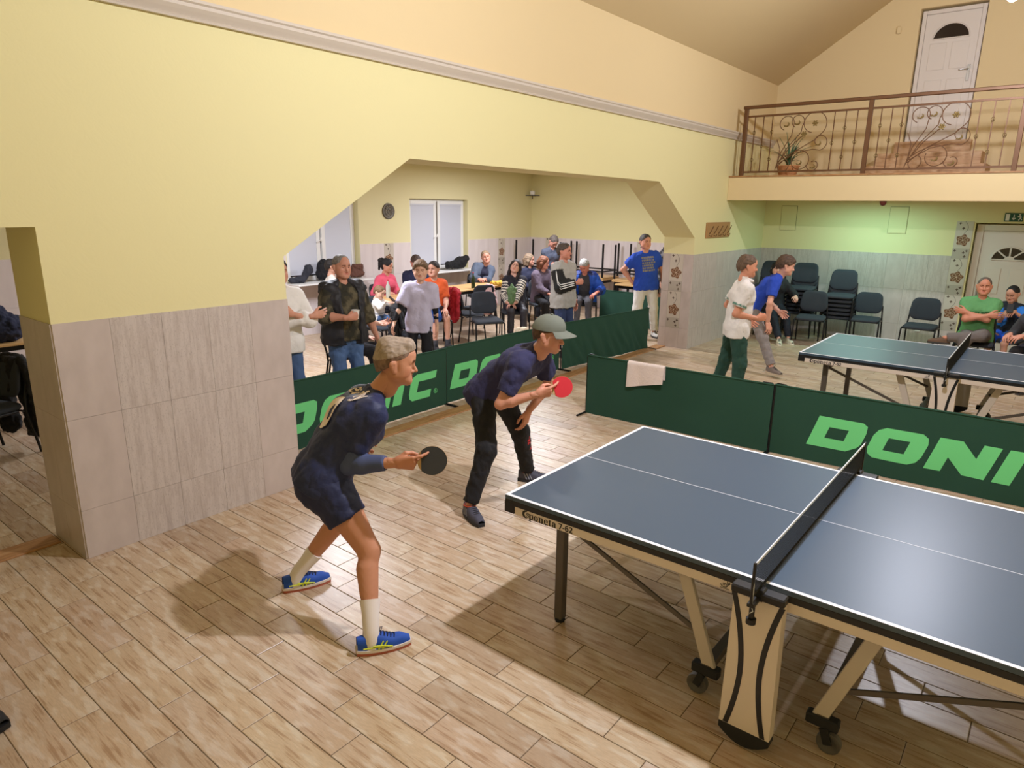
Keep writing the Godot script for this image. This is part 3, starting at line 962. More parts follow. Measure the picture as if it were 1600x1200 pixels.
	put_text(o, "lettering", "poneta", Vector3(0.158, 0.685, 0.0), 0.05, dk, Basis.IDENTITY, "Droid Serif")
	put_text(o, "lettering", "7-62", Vector3(0.345, 0.685, 0.0), 0.044, dk)
	var c1 := G.new()
	var mo := PackedVector2Array()
	for i in 21:
		var a := deg_to_rad(60.0 + 240.0 * i / 20.0)
		mo.append(Vector2(cos(a), sin(a)) * 0.021)
	for i in 15:
		var a := deg_to_rad(285.0 - 210.0 * i / 14.0)
		mo.append(Vector2(0.008, 0.0) + Vector2(cos(a), sin(a)) * 0.0155)
	c1.prism(mo, 0, 0.001, Transform3D(Basis.IDENTITY, Vector3(0.138, 0.686, 0.0)))
	obj("emblem", c1, dk, o)
	put_text(o, "lettering", "S", Vector3(0.142, 0.684, 0.0), 0.034, dk, Basis.IDENTITY, "Droid Serif")
	c1 = G.new()
	for i in 10: c1.box(Vector3(0.17 + i * 0.012, 0.666, 0.0), Vector3(0.009, 0.003, 0.001))
	obj("small_print", c1, mat(rgb(110, 96, 90), 0.6), o)
	# ball sport emblem near the net: arc, dot and letters
	c1 = G.new()
	var ar := []
	for i in 11:
		var a := deg_to_rad(190.0 + 190.0 * i / 10.0)
		ar.append(Vector3(1.205 + cos(a) * 0.016, 0.69 + sin(a) * 0.013, 0.0))
	ar.append(Vector3(1.216, 0.712, 0.0))
	c1.tube(ar, 0.0016, 5)
	c1.ball(Vector3(1.227, 0.698, 0.0), Vector3(0.0045, 0.0045, 0.0012))
	c1.box(Vector3(1.208, 0.671, 0), Vector3(0.04, 0.0022, 0.001))
	obj("emblem", c1, dk, o)
	put_text(o, "lettering", "ITTF", Vector3(1.198, 0.690, 0.0), 0.014, dk)
	return o

# ---- court barriers: local x along the length, front +z
const LET := {"D": [[0, 0, 0.12, 0, 0.12, 0.285, 0, 0.285], [0.12, 0.195, 0.36, 0.195, 0.36, 0.285, 0.12, 0.285], [0.12, 0, 0.33, 0, 0.30, 0.09, 0.12, 0.09], [0.28, 0.09, 0.30, 0.09, 0.42, 0.09, 0.42, 0.195, 0.28, 0.195], [0.30, 0.09, 0.33, 0, 0.40, 0.05, 0.42, 0.09], [0.36, 0.195, 0.42, 0.195, 0.405, 0.26, 0.36, 0.285]],
	"O": [[0.09, 0, 0.36, 0, 0.36, 0.085, 0.09, 0.085], [0.09, 0.2, 0.36, 0.2, 0.36, 0.285, 0.09, 0.285], [0.02, 0.085, 0.14, 0.085, 0.14, 0.2, 0.02, 0.2], [0.3, 0.085, 0.43, 0.085, 0.43, 0.2, 0.3, 0.2], [0.09, 0, 0.09, 0.085, 0.02, 0.085, 0.04, 0.03], [0.36, 0, 0.41, 0.03, 0.43, 0.085, 0.36, 0.085], [0.02, 0.2, 0.09, 0.2, 0.09, 0.285, 0.04, 0.255], [0.36, 0.2, 0.43, 0.2, 0.41, 0.255, 0.36, 0.285]],
	"N": [[0, 0, 0.12, 0, 0.12, 0.285, 0, 0.285], [0.30, 0, 0.42, 0, 0.42, 0.285, 0.30, 0.285], [0.12, 0.13, 0.27, 0, 0.30, 0, 0.30, 0.16, 0.16, 0.285, 0.12, 0.285]],
	"I": [[0, 0, 0.12, 0, 0.12, 0.285, 0, 0.285]],
	"C": [[0.09, 0, 0.36, 0, 0.36, 0.085, 0.09, 0.085], [0.09, 0.2, 0.40, 0.2, 0.40, 0.285, 0.09, 0.285], [0.02, 0.085, 0.14, 0.085, 0.14, 0.2, 0.02, 0.2], [0.09, 0, 0.09, 0.085, 0.02, 0.085, 0.04, 0.03], [0.02, 0.2, 0.09, 0.2, 0.09, 0.285, 0.04, 0.255]]}
func barrier(at: Vector3, yaw: float, L: float, text_x: float, label: String, sd: int, mirror := false, floppy := 0.0) -> void:
	var o := thing("court_barrier", label, "barrier", at, yaw, "green court barriers")
	var nz := noise(sd, 1.6, 2)
	var H := 0.68
	var wv := func(x: float, y: float) -> float:
		return nz.get_noise_2d(x * 1.0, y * 0.5) * 0.02 * (1.0 - 0.7 * y / H) + floppy * nz.get_noise_2d(x * 3.0 + y * 2.0, y * 0.8) * (1.0 - y / H)
	var g := G.new()
	g.sheet(func(u, w): return Vector3(u * L, 0.012 + w * (H - 0.02), wv.call(u * L, w * H)), 60, 14, 0.004)
	obj("cloth_panel", g, M.green, o)
	g = G.new()
	var pth := []
	for i in 25: pth.append(Vector3(L * i / 24.0, H - 0.012, wv.call(L * i / 24.0, H)))
	g.tube(pth, 0.009, 8)
	obj("hem", g, M.green, o)
	for e in [0.0, 1.0]:
		g = G.new()
		var x: float = -0.01 if e == 0.0 else L + 0.01
		var ix := 0.05 if e == 0.0 else -0.05
		g.tube([Vector3(x + ix * 2.2, H - 0.005, -0.012), Vector3(x + ix * 0.6, H - 0.002, -0.014), Vector3(x, H - 0.03, -0.016), Vector3(x, 0.02, -0.016)], 0.008, 8)
		g.tube([Vector3(x, 0.012, -0.17), Vector3(x, 0.012, 0.17)], 0.011, 8)
		obj("stand", g, M.black_metal, o)
	if text_x > -5.0:
		var xs := {"D": 0.0, "O": 0.455, "N": 0.935, "I": 1.405, "C": 1.60}
		for ch in ["D", "O", "N", "I", "C"]:
			g = G.new()
			for pl in LET[ch]:
				var pts := []
				for i in range(0, pl.size(), 2): pts.append(Vector2(pl[i], pl[i + 1]))
				# cut into strips so that the print follows the cloth
				var cen := Vector2.ZERO
				for q in pts: cen += q
				cen /= pts.size()
				var f := func(q: Vector2) -> Vector3:
					var px: float = text_x + xs[ch] + q.x + 0.3 * q.y
					return Vector3(px, 0.165 + q.y, wv.call(px, 0.165 + q.y) + 0.0042)
				for i in pts.size():
					var A: Vector2 = pts[i]
					var B: Vector2 = pts[(i + 1) % pts.size()]
					for s in 3:
						var P := A.lerp(B, s / 3.0)
						var Q := A.lerp(B, (s + 1) / 3.0)
						var p2 := P.lerp(cen, 0.5)
						var q2 := Q.lerp(cen, 0.5)
						g.poly([f.call(P), f.call(Q), f.call(q2), f.call(p2)], f.call(cen) + Vector3(0, 0, -1))
						g.poly([f.call(p2), f.call(q2), f.call(cen)], f.call(cen) + Vector3(0, 0, -1))
			obj("letter", g, M.green_print, o)
		var rx := text_x + 2.06
		g = G.new()
		var rg := []
		for i in 16: rg.append(Vector3(rx + cos(TAU * i / 16) * 0.026, 0.21 + sin(TAU * i / 16) * 0.026, wv.call(rx, 0.21) + 0.005))
		g.tube(rg, 0.003, 5, true)
		var rm := obj("registered_mark", g, M.green_print, o)
		put_text(rm, "lettering", "R", Vector3(rx - 0.013, 0.208, wv.call(rx, 0.21) + 0.004), 0.04, M.green_print)

# ---- railing of the gallery
func spiral(o: Vector2, r0: float, r1: float, a0: float, a1: float, n := 22) -> Array:
	var p := []
	for i in n + 1:
		var t := float(i) / n
		var a := deg_to_rad(lerpf(a0, a1, t))
		p.append(o + Vector2(cos(a), sin(a)) * lerpf(r0, r1, t))
	return p
func to3(p: Array, flip := 1.0, ox := 0.0) -> Array: return p.map(func(q): return Vector3(ox + q.x * flip, q.y, 0))
func railing() -> void:
	var o := thing("gallery_railing", "brown wrought iron railing with scrolls and flowers along the gallery", "railing", Vector3(-2.32, 2.773, -9.02))
	var g := G.new()
	g.box(Vector3(3.2, 1.06, 0), Vector3(6.5, 0.05, 0.05), Basis.IDENTITY, 0.008)
	obj("handrail", g, M.iron, o)
	for i in 4:
		g = G.new(); g.box(Vector3(i * 1.85, 0.52, 0), Vector3(0.06, 1.04, 0.06), Basis.IDENTITY, 0.004)
		obj("post", g, M.iron, o)
	for s in 3:
		var x0 := s * 1.85 + 0.03
		var W := 1.79
		g = G.new(); g.box(Vector3(x0 + W / 2, 0.92, 0), Vector3(W, 0.028, 0.028)); obj("rail", g, M.iron, o)
		g = G.new(); g.box(Vector3(x0 + W / 2, 0.06, 0), Vector3(W, 0.028, 0.028)); obj("rail", g, M.iron, o)
		var k := 0
		for bx in [0.12, 0.26, 0.4, W - 0.46, W - 0.3, W - 0.14]:
			g = G.new()
			g.box(Vector3(x0 + bx, 0.49, 0), Vector3(0.013, 0.85, 0.013))
			var bl := obj("baluster", g, M.iron, o)
			g = G.new()
			for h in ([0.67, 0.25] if k % 2 == 0 else [0.46]):
				for tw in 4:
					var pp := []
					for i in 9:
						var t := i / 8.0
						var a := TAU * tw / 4.0 + t * 2.5
						pp.append(Vector3(x0 + bx, h - 0.04 + t * 0.08, 0) + Vector3(cos(a), 0, sin(a)) * 0.022 * sin(PI * t))
					g.tube(pp, 0.004, 5)
			obj("basket_twist", g, M.gold, bl)
			k += 1
		# scroll work fanning out from a foot on the left
		var ox := x0 + 0.46
		var curves := [
			[Vector2(0.05, 0.08), Vector2(0.12, 0.35), Vector2(0.26, 0.6)] + spiral(Vector2(0.17, 0.78), 0.115, 0.10, -20, 250),
			[Vector2(0.06, 0.12), Vector2(0.2, 0.4), Vector2(0.4, 0.64)] + spiral(Vector2(0.335, 0.8), 0.1, 0.085, -40, 250),
			[Vector2(0.08, 0.14), Vector2(0.3, 0.34), Vector2(0.62, 0.52)] + spiral(Vector2(0.58, 0.76), 0.2, 0.13, -55, 260),
			[Vector2(0.1, 0.18), Vector2(0.34, 0.33), Vector2(0.6, 0.38)] + spiral(Vector2(0.69, 0.49), 0.13, 0.06, -80, 210),
			[Vector2(0.08, 0.2), Vector2(0.2, 0.29)] + spiral(Vector2(0.42, 0.22), 0.155, 0.12, 110, -200),
			spiral(Vector2(0.63, 0.15), 0.1, 0.05, 180, 480),
			spiral(Vector2(0.16, 0.14), 0.11, 0.05, 60, -240),
			[Vector2(0.08, 0.2), Vector2(0.1, 0.4), Vector2(0.04, 0.55)],
			[Vector2(0.1, 0.2), Vector2(0.25, 0.42), Vector2(0.44, 0.6)]]
		for cv in curves:
			g = G.new(); g.tube(to3(cv, 1.0, ox), 0.0065, 6)
			obj("scroll", g, M.iron, o)
		for f in [[0.17, 0.78, 0], [0.335, 0.8, 0], [0.6, 0.76, 1], [0.45, 0.61, 1], [0.42, 0.2, 0], [0.68, 0.48, 0], [0.63, 0.14, 0]]:
			g = G.new()
			if f[2] == 1:
				for i in 6:
					var a := TAU * i / 6
					g.ball(Vector3(ox + f[0] + cos(a) * 0.026, f[1] + sin(a) * 0.026, 0.006), Vector3(0.022, 0.014, 0.006), Basis(Vector3.BACK, a), 8, 5)
				g.ball(Vector3(ox + f[0], f[1], 0.01), Vector3(0.014, 0.014, 0.01), Basis.IDENTITY, 8, 5)
				obj("flower", g, M.gold, o)
			else:
				g.tube(to3(spiral(Vector2(f[0], f[1]), 0.05, 0.02, 200, 420, 10), 1.0, ox), [0.003, 0.005, 0.008, 0.011, 0.013, 0.014, 0.013, 0.011, 0.008, 0.005, 0.002], 6)
				g.ball(Vector3(ox + f[0] - 0.03, f[1] - 0.035, 0), Vector3(0.016, 0.009, 0.005), Basis(Vector3.BACK, 0.8), 8, 5)
				obj("leaf", g, M.gold, o)

func potted_plant() -> void:
	var o := thing("potted_plant", "spiky green plant in a terracotta bowl behind the gallery railing", "plant", Vector3(-1.66, 2.774, -9.3))
	var g := G.new()
	g.lathe([Vector2(0, 0), Vector2(0.13, 0), Vector2(0.17, 0.13), Vector2(0.19, 0.15), Vector2(0.18, 0.16), Vector2(0.16, 0.14), Vector2(0, 0.135)], 24)
	obj("pot", g, M.terracotta, o)
	var r := RandomNumberGenerator.new()
	r.seed = 4
	var m := mat(rgb(72, 104, 72), 0.6)
	for i in 20:
		var a := r.randf() * TAU
		var ln := r.randf_range(0.3, 0.62)
		var out := r.randf_range(0.1, 0.42) if i > 6 else r.randf_range(0.02, 0.12)
		var d := Vector3(cos(a), 0, sin(a))
		var sd := Vector3(-d.z, 0, d.x)
		g = G.new()
		g.sheet(func(u, w):
			var t: float = u
			var p := Vector3(0, 0.13, 0) + d * (out * t * (0.5 + t)) + Vector3.UP * (ln * t - out * t * t * 0.7)
			return p + sd * (w - 0.5) * 0.045 * (1.0 - t * 0.97) + d * absf(w - 0.5) * -0.012, 8, 2, 0.003)
		obj("blade", g, m, o)

func folding_leg_table(at: Vector3, yaw: float, L: float, W: float, label: String) -> Node3D:
	var o := thing("wooden_table", label, "table", at, yaw)
	var g := G.new(); g.box(Vector3(0, 0.735, 0), Vector3(L, 0.028, W), Basis.IDENTITY, 0.004); uvm(g, func(q, u): return Vector2(q.x * 0.5, q.z))
	obj("tabletop", g, M.beech, o)
	g = G.new()
	for e in [-1.0, 1.0]:
		g.box(Vector3(0, 0.69, e * (W / 2 - 0.05)), Vector3(L - 0.12, 0.05, 0.025)); g.box(Vector3(e * (L / 2 - 0.05), 0.69, 0), Vector3(0.025, 0.05, W - 0.12))
	obj("apron", g, M.black_metal, o)
	for a in [-1.0, 1.0]:
		for b in [-1.0, 1.0]:
			g = G.new(); g.box(Vector3(a * (L / 2 - 0.05), 0.36, b * (W / 2 - 0.05)), Vector3(0.032, 0.72, 0.032), Basis.IDENTITY, 0.003)
			obj("leg", g, M.black_metal, o)
	return o
func upturned_table(at: Vector3, yaw: float, label: String) -> void:
	var o := thing("upturned_table", label, "table", at, yaw, "stacked tables with legs in the air")
	var L := 1.1
	var W := 0.65
	var g := G.new(); g.box(Vector3(0, 0.015, 0), Vector3(L + 0.06, 0.028, W + 0.06), Basis.IDENTITY, 0.004)
	obj("tabletop", g, M.beech, o)
	for a in [-1.0, 1.0]:
		for b in [-1.0, 1.0]:
			g = G.new(); g.box(Vector3(a * L / 2, 0.385, b * W / 2), Vector3(0.034, 0.71, 0.034), Basis.IDENTITY, 0.003)
			obj("leg", g, M.black_metal, o)
	for e in [-1.0, 1.0]:
		g = G.new(); g.box(Vector3(e * L / 2, 0.16, 0), Vector3(0.03, 0.03, W)); obj("rail", g, M.black_metal, o)
		g = G.new(); g.box(Vector3(0, 0.16, e * W / 2), Vector3(L, 0.03, 0.03)); obj("rail", g, M.black_metal, o)

# heap of cloth / jacket: lumpy blob made with the field tools below
func heap(called: String, label: String, cat: String, at: Vector3, prims: Array, col: Color, sd: int, amp := 0.02, grp := "") -> Node3D:
	var f := Fld.new()
	f.build(prims, 0.016)
	var g := f.surface(0.06)
	ruffle(g, sd, 9.0, amp)
	var o := obj(called, g, mat(col, 0.85, 0, T.cloth, 0.9, 3.0))
	o.position = at
	tag(o, label, cat, grp)
	return o

func bottle(at: Vector3, label: String, m: Material, h := 0.28) -> void:
	var o := thing("bottle", label, "bottle", at)
	var g := G.new()
	g.lathe([Vector2(0, 0), Vector2(0.034, 0), Vector2(0.037, 0.008), Vector2(0.037, h * 0.58), Vector2(0.028, h * 0.7), Vector2(0.014, h * 0.8), Vector2(0.013, h * 0.94), Vector2(0, h * 0.94)], 16)
	obj("bottle_body", g, m, o)
	g = G.new(); g.lathe([Vector2(0.0145, h * 0.93), Vector2(0.0145, h), Vector2(0, h)], 12)
	obj("cap", g, mat(rgb(190, 40, 40), 0.5), o)
func cup_g(r: float, h: float) -> G:
	var g := G.new()
	g.lathe([Vector2(0, 0), Vector2(r * 0.72, 0), Vector2(r, h), Vector2(r + 0.003, h), Vector2(r + 0.003, h - 0.003), Vector2(r - 0.004, h - 0.003), Vector2(r * 0.72, 0.006), Vector2(0, 0.006)], 18)
	return g

func build_objects() -> void:
	var t1 := make_table(Vector3(0, 0, 0))
	dup(t1, Vector3(0.05, 0, -4.93), 0.0, "grey table tennis table with net in the background beyond the green barrier")
	# barriers along the arch and across the hall
	barrier(Vector3(-3.2, 0, -0.48), 90, 2.38, 0.14, "green barrier with light lettering right behind the player in the numbered navy shirt", 3)
	barrier(Vector3(-3.23, 0, -2.865), 90, 2.3, 0.08, "green barrier with light lettering half hidden by the player in the grey cap", 4)
	barrier(Vector3(-3.2, 0, -5.2), 85.2, 2.2, -9.0, "plain green barrier whose end stands near the flowered tile pillar", 5, false, 0.035)
	barrier(Vector3(-1.80, 0, -3.645), 1.0, 2.005, -9.0, "plain green barrier with the white towel hanging over it", 6)
	barrier(Vector3(0.21, 0, -3.70), 1.0, 2.33, 0.33, "green barrier with light lettering behind the net of the near table", 7)
	# towel
	var g := G.new()
	g.sheet(func(u, w):
		var x: float = u * 0.42
		var s: float = (w - 0.42) * 0.6
		var zz := 0.012 + 0.006 * sin(u * 14.0) * minf(absf(s) * 6.0, 1.0)
		if s < 0: return Vector3(x, 0.686 + s * 0.6, -zz)
		return Vector3(x - s * 0.02, 0.686 - s * (0.82 - 0.28 * u), zz + s * 0.03 * sin(u * 9.0)), 30, 24, 0.004)
	var tw := obj("towel", g, mat(rgb(226, 210, 202), 0.95, 0, T.cloth, 0.6, 5.0))
	tw.position = Vector3(-1.29, 0, -3.63)
	tag(tw, "small white towel hung over the plain green barrier", "towel")
	railing()
	potted_plant()
	# chairs along the end wall
	chair(Vector3(-1.13, 0, -9.72), 8, "dark grey chair standing in front of the tall chair stacks, nearest the woman in black")
	chair(Vector3(-0.38, 0, -10.2), 4, "dark grey chair standing alone to the right of the lower stack", "single chairs by the end wall")
	chair(Vector3(0.48, 0, -10.0), -2, "dark grey chair standing alone beside the flowered tile column", "single chairs by the end wall")
	for st in [[-2.1, -10.42, 7, "tall left chair stack behind the young man in blue"], [-1.5, -10.35, 7, "tall chair stack behind the woman in black"], [-0.82, -10.25, 6, "lower chair stack against the end wall"]]:
		for k in st[2]:
			var pos: String = ["lowest", "second from bottom", "third from bottom", "fourth from bottom", "fifth from bottom", "second from top", "topmost"][k if k < st[2] - 1 else 6] + " chair of the "
			chair(Vector3(st[0], k * 0.072, st[1] + k * 0.012), 4, pos + st[3], st[3])
	# chairs of the sitters are placed with them
	# coat rack on the long wall
	var cr := thing("coat_rack", "wooden coat hook board on the yellow wall beside the arch", "coat rack", Vector3(WX, 1.9, -8.66))
	g = G.new(); g.box(Vector3(0.011, 0, 0), Vector3(0.02, 0.25, 0.98), Basis.IDENTITY, 0.004); obj("board", g, mat(rgb(176, 128, 78), 0.5), cr)
	for i in 5:
		g = G.new()
		var z := -0.38 + i * 0.19
		g.tube([Vector3(0.024, -0.08, z), Vector3(0.06, -0.1, z), Vector3(0.075, -0.06, z)], 0.006, 6)
		g.tube([Vector3(0.024, -0.06, z), Vector3(0.05, -0.02, z), Vector3(0.09, 0.07, z)], 0.006, 6)
		obj("hook", g, M.iron, cr)
	# inspection covers on the end wall
	for e in [[-2.05, "left of the two faint square covers high on the end wall"], [-0.22, "right of the two faint square covers high on the end wall"]]:
		var ic := thing("inspection_cover", e[1], "cover", Vector3(e[0], 2.09, BZ), 0, "inspection covers on the end wall")
		g = G.new(); g.box(Vector3(0, 0, 0.002), Vector3(0.29, 0.45, 0.004)); obj("gap", g, mat(rgb(150, 140, 96), 0.9), ic)
		g = G.new(); g.box(Vector3(-0.002, -0.002, 0.005), Vector3(0.276, 0.436, 0.006), Basis.IDENTITY, 0.001); obj("lid", g, M.yellow, ic)
	# exit sign
	var es := thing("exit_sign", "green and white emergency exit sign above the door", "sign", Vector3(1.385, 2.165, BZ))
	g = G.new(); g.box(Vector3(0, 0, 0.008), Vector3(0.24, 0.13, 0.016), Basis.IDENTITY, 0.003); obj("sign_plate", g, mat(rgb(30, 84, 66), 0.5), es)
	g = G.new(); g.box(Vector3(-0.08, 0, 0.017), Vector3(0.05, 0.1, 0.002)); obj("door_pictogram", g, M.white, es)
	g = G.new()
	g.bar(Vector3(0, 0.04, 0.017), Vector3(0, -0.035, 0.017), 0.012, 0.002, Vector3.BACK); g.bar(Vector3(0, -0.04, 0.017), Vector3(-0.022, -0.01, 0.017), 0.01, 0.002, Vector3.BACK); g.bar(Vector3(0, -0.04, 0.017), Vector3(0.022, -0.01, 0.017), 0.01, 0.002, Vector3.BACK)
	obj("arrow", g, M.white, es)
	g = G.new()
	g.ball(Vector3(0.075, 0.04, 0.017), Vector3(0.012, 0.012, 0.002))
	for b in [[0.07, 0.025, 0.085, -0.01], [0.085, -0.01, 0.065, -0.045], [0.085, -0.01, 0.105, -0.04], [0.072, 0.02, 0.1, 0.0], [0.072, 0.02, 0.05, 0.005]]:
		g.bar(Vector3(b[0], b[1], 0.017), Vector3(b[2], b[3], 0.017), 0.013, 0.002, Vector3.BACK)
	obj("running_figure", g, M.white, es)
	# detector under the gallery edge
	var dt := thing("fire_detector", "small dark red detector under the gallery edge", "detector", Vector3(-0.13, 2.378, -9.01))
	g = G.new(); g.lathe([Vector2(0, -0.07), Vector2(0.03, -0.06), Vector2(0.045, -0.03), Vector2(0.05, 0), Vector2(0, 0)], 14); obj("detector_body", g, mat(rgb(96, 36, 30), 0.5), dt)
	# camera like box up by the gallery door
	var ws := thing("wall_sensor", "small cream sensor on the gallery wall left of the door", "sensor", Vector3(-0.62, 5.1, BZ))
	g = G.new(); g.box(Vector3(0, 0, 0.025), Vector3(0.07, 0.11, 0.05), Basis.IDENTITY, 0.012); obj("sensor_body", g, M.peach, ws)
	# wall socket
	var so := thing("wall_socket", "white wall socket low on the end wall behind a single chair", "socket", Vector3(0.33, 0.3, BZ + 0.008))
	g = G.new(); g.box(Vector3(0, 0, 0.006), Vector3(0.08, 0.15, 0.012), Basis.IDENTITY, 0.004); obj("plate", g, M.white, so)
	# side room: round wall ornament, projector shelf, upturned tables, tables
	var wo := thing("wall_plate", "round dark metal relief plate on the side room wall between the windows", "wall plate", Vector3(SX, 2.125, -6.37))
	var R := Basis(Vector3(0, 0, -1), Vector3(1, 0, 0), Vector3(0, -1, 0))
	g = G.new(); g.lathe([Vector2(0.15, 0.0), Vector2(0.145, 0.026), Vector2(0.12, 0.03), Vector2(0.1, 0.02), Vector2(0.06, 0.026), Vector2(0, 0.02)], 28, Transform3D(Basis(Vector3.BACK, -PI / 2), Vector3.ZERO)); obj("disc", g, mat(rgb(96, 88, 76), 0.5, 0.4), wo)
	g = G.new()
	for i in 14: g.ball(Vector3(0.028, cos(TAU * i / 14) * 0.085, sin(TAU * i / 14) * 0.085), Vector3(0.012, 0.016, 0.016), Basis.IDENTITY, 8, 5)
	for i in 6: g.ball(Vector3(0.028, cos(TAU * i / 6) * 0.035, sin(TAU * i / 6) * 0.035), Vector3(0.014, 0.014, 0.014), Basis.IDENTITY, 8, 5)
	obj("relief", g, mat(rgb(140, 132, 118), 0.45, 0.4), wo)
	var pj := thing("wall_fitting", "small white fitting on a dark bracket in the side room corner", "fitting", Vector3(SX + 0.12, 2.52, BZ + 0.1))
	g = G.new(); g.box(Vector3(0, -0.02, 0.03), Vector3(0.34, 0.018, 0.05), Basis(Vector3.UP, 0.6)); g.tube([Vector3(0, -0.02, -0.09), Vector3(0, -0.02, 0.03), Vector3(0, -0.1, 0.03)], 0.012, 8); obj("bracket", g, mat(rgb(70, 66, 58), 0.5), pj)
	g = G.new(); g.box(Vector3(0, 0.04, 0.03), Vector3(0.12, 0.1, 0.1), Basis(Vector3.UP, 0.6), 0.02); obj("box", g, M.white, pj)
	for e in [[-7.35, "upturned table closest to the window wall, black legs in the air", "wooden table carrying the upturned table closest to the window wall"], [-6.1, "middle one of the upturned tables, black legs in the air", "wooden table carrying the middle upturned table"], [-4.7, "upturned table with black legs nearest the man in the blue shirt", "wooden table carrying the upturned table nearest the man in the blue shirt"]]:
		folding_leg_table(Vector3(e[0], 0, -10.4), 0, 1.2, 0.7, e[2])
		upturned_table(Vector3(e[0], 0.751, -10.4), 0, e[1])
	side_things()

# ---------------------------------------------------------------- figures
# distance field on a grid, meshed as surface nets
class Fld:
	var f := PackedFloat32Array()
	var o := Vector3.ZERO
	var nx := 0
	var ny := 0
	var nz := 0
	var c := 0.012
	# prim: [a, b, ra, rb, k, axis, squash, cut, neg]
	func build(prims: Array, cell: float) -> void:
		c = cell
		var lo := Vector3.ONE * 1e6
		var hi := -lo
		for p in prims:
			if p.size() > 8 and p[8]: continue
			var R: float = maxf(p[2], p[3])
			if p.size() > 6: R /= minf(1.0, p[6])
			R += 2.5 * cell + p[4] * 0.3
			for q in [p[0], p[1]]:
				lo = lo.min(q - Vector3.ONE * R); hi = hi.max(q + Vector3.ONE * R)
		o = lo
		nx = int((hi.x - lo.x) / c) + 2
		ny = int((hi.y - lo.y) / c) + 2
		nz = int((hi.z - lo.z) / c) + 2
		f.resize(nx * ny * nz)
		f.fill(9.0)
		for p in prims: put(p)
	func put(p: Array) -> void:
		var a: Vector3 = p[0]
		var b: Vector3 = p[1]
		var ra: float = p[2]
		var dr: float = p[3] - ra
		var k: float = p[4]
		var flat: bool = p.size() > 6 and p[6] != 1.0
		var w: Vector3 = p[5] if flat else Vector3.ZERO
		var s: float = (p[6] - 1.0) if flat else 0.0
		var cut: int = p[7] if p.size() > 7 else 0
		var neg: bool = p.size() > 8 and p[8]
		var R: float = maxf(ra, p[3])
		if flat: R /= minf(1.0, p[6])
		R += k + 2.5 * c
		var lo := (a.min(b) - Vector3.ONE * R - o) / c
		var hi := (a.max(b) + Vector3.ONE * R - o) / c
		var x0 := maxi(0, int(lo.x))
		var y0 := maxi(0, int(lo.y))
		var z0 := maxi(0, int(lo.z))
		var x1 := mini(nx - 1, int(hi.x) + 1)
		var y1 := mini(ny - 1, int(hi.y) + 1)
		var z1 := mini(nz - 1, int(hi.z) + 1)
		var ab := b - a
		var L2 := maxf(ab.length_squared(), 1e-10)
		var inv := 1.0 / L2
		var L := sqrt(L2)
		var dir := ab / L
		var ik := 1.0 / maxf(k, 1e-6)
		for z in range(z0, z1 + 1):
			for y in range(y0, y1 + 1):
				var i := (z * ny + y) * nx + x0
				var q := o + Vector3(x0, y, z) * c - a
				for x in range(x0, x1 + 1):
					var t := clampf(q.dot(ab) * inv, 0.0, 1.0)
					var e := q - ab * t
					if flat: e += w * (e.dot(w) * s)
					var d := e.length() - ra - dr * t
					if cut > 0:
						d = maxf(d, q.dot(dir) - L)
						if cut > 1: d = maxf(d, -q.dot(dir))
					var v := f[i]
					if neg:
						d = -d
						if d > v - k:
							var h := maxf(k - absf(d - v), 0.0) * ik
							f[i] = maxf(d, v) + h * h * k * 0.25
					elif d < v + k:
						var h := maxf(k - absf(d - v), 0.0) * ik
						f[i] = minf(d, v) - h * h * k * 0.25
					q.x += c
					i += 1
	# keep only what lies on the inner side of a plane (n points outward)
	func clip(p: Vector3, n: Vector3) -> void:
		var i := 0
		for z in nz:
			for y in ny:
				var d := (o + Vector3(0, y, z) * c - p).dot(n)
				for x in nx:
					if d > f[i] and f[i] < 1.0: f[i] = d
					d += n.x * c
					i += 1
	func surface(_a := 0.0) -> G:
		var g := G.new()
		var sy := nx
		var sz := nx * ny
		var vid := PackedInt32Array()
		vid.resize(f.size())
		vid.fill(-1)
		var cand := PackedInt32Array()
		var lim := 3.2 * c
		var top := f.size() - sz - sy - 2
		for i in top:
			var v := f[i]
			if v < lim and v > -lim: cand.append(i)
		var off := [0, 1, sy, sy + 1, sz, sz + 1, sz + sy, sz + sy + 1]
		var edges := [[0, 1], [2, 3], [4, 5], [6, 7], [0, 2], [1, 3], [4, 6], [5, 7], [0, 4], [1, 5], [2, 6], [3, 7]]
		var cp := [Vector3(0, 0, 0), Vector3(1, 0, 0), Vector3(0, 1, 0), Vector3(1, 1, 0), Vector3(0, 0, 1), Vector3(1, 0, 1), Vector3(0, 1, 1), Vector3(1, 1, 1)]
		var val := PackedFloat32Array()
		val.resize(8)
		for i in cand:
			var m := 0
			for j in 8:
				var q := f[i + off[j]]
				val[j] = q
				if q < 0.0: m += 1
			if m == 0 or m == 8: continue
			var s := Vector3.ZERO
			var n := 0
			for e in edges:
				var p := val[e[0]]
				var q := val[e[1]]
				if (p < 0.0) != (q < 0.0):
					s += (cp[e[0]] as Vector3).lerp(cp[e[1]], p / (p - q))
					n += 1
			var z := i / sz
			var y := (i - z * sz) / sy
			var x := i - z * sz - y * sy
			vid[i] = g.v.size()
			g.v.append(o + (Vector3(x, y, z) + s / n) * c)
		for i in cand:
			var a := f[i] < 0.0
			if (f[i + 1] < 0.0) != a: quad(g, vid, i, i - sy, i - sy - sz, i - sz, a)
			if (f[i + sy] < 0.0) != a: quad(g, vid, i, i - sz, i - sz - 1, i - 1, a)
			if (f[i + sz] < 0.0) != a: quad(g, vid, i, i - 1, i - 1 - sy, i - sy, a)
		g.uv.resize(g.v.size())
		g.c.resize(g.v.size())
		g.c.fill(Color(1, 1, 1))
		Fld.renorm(g)
		return g
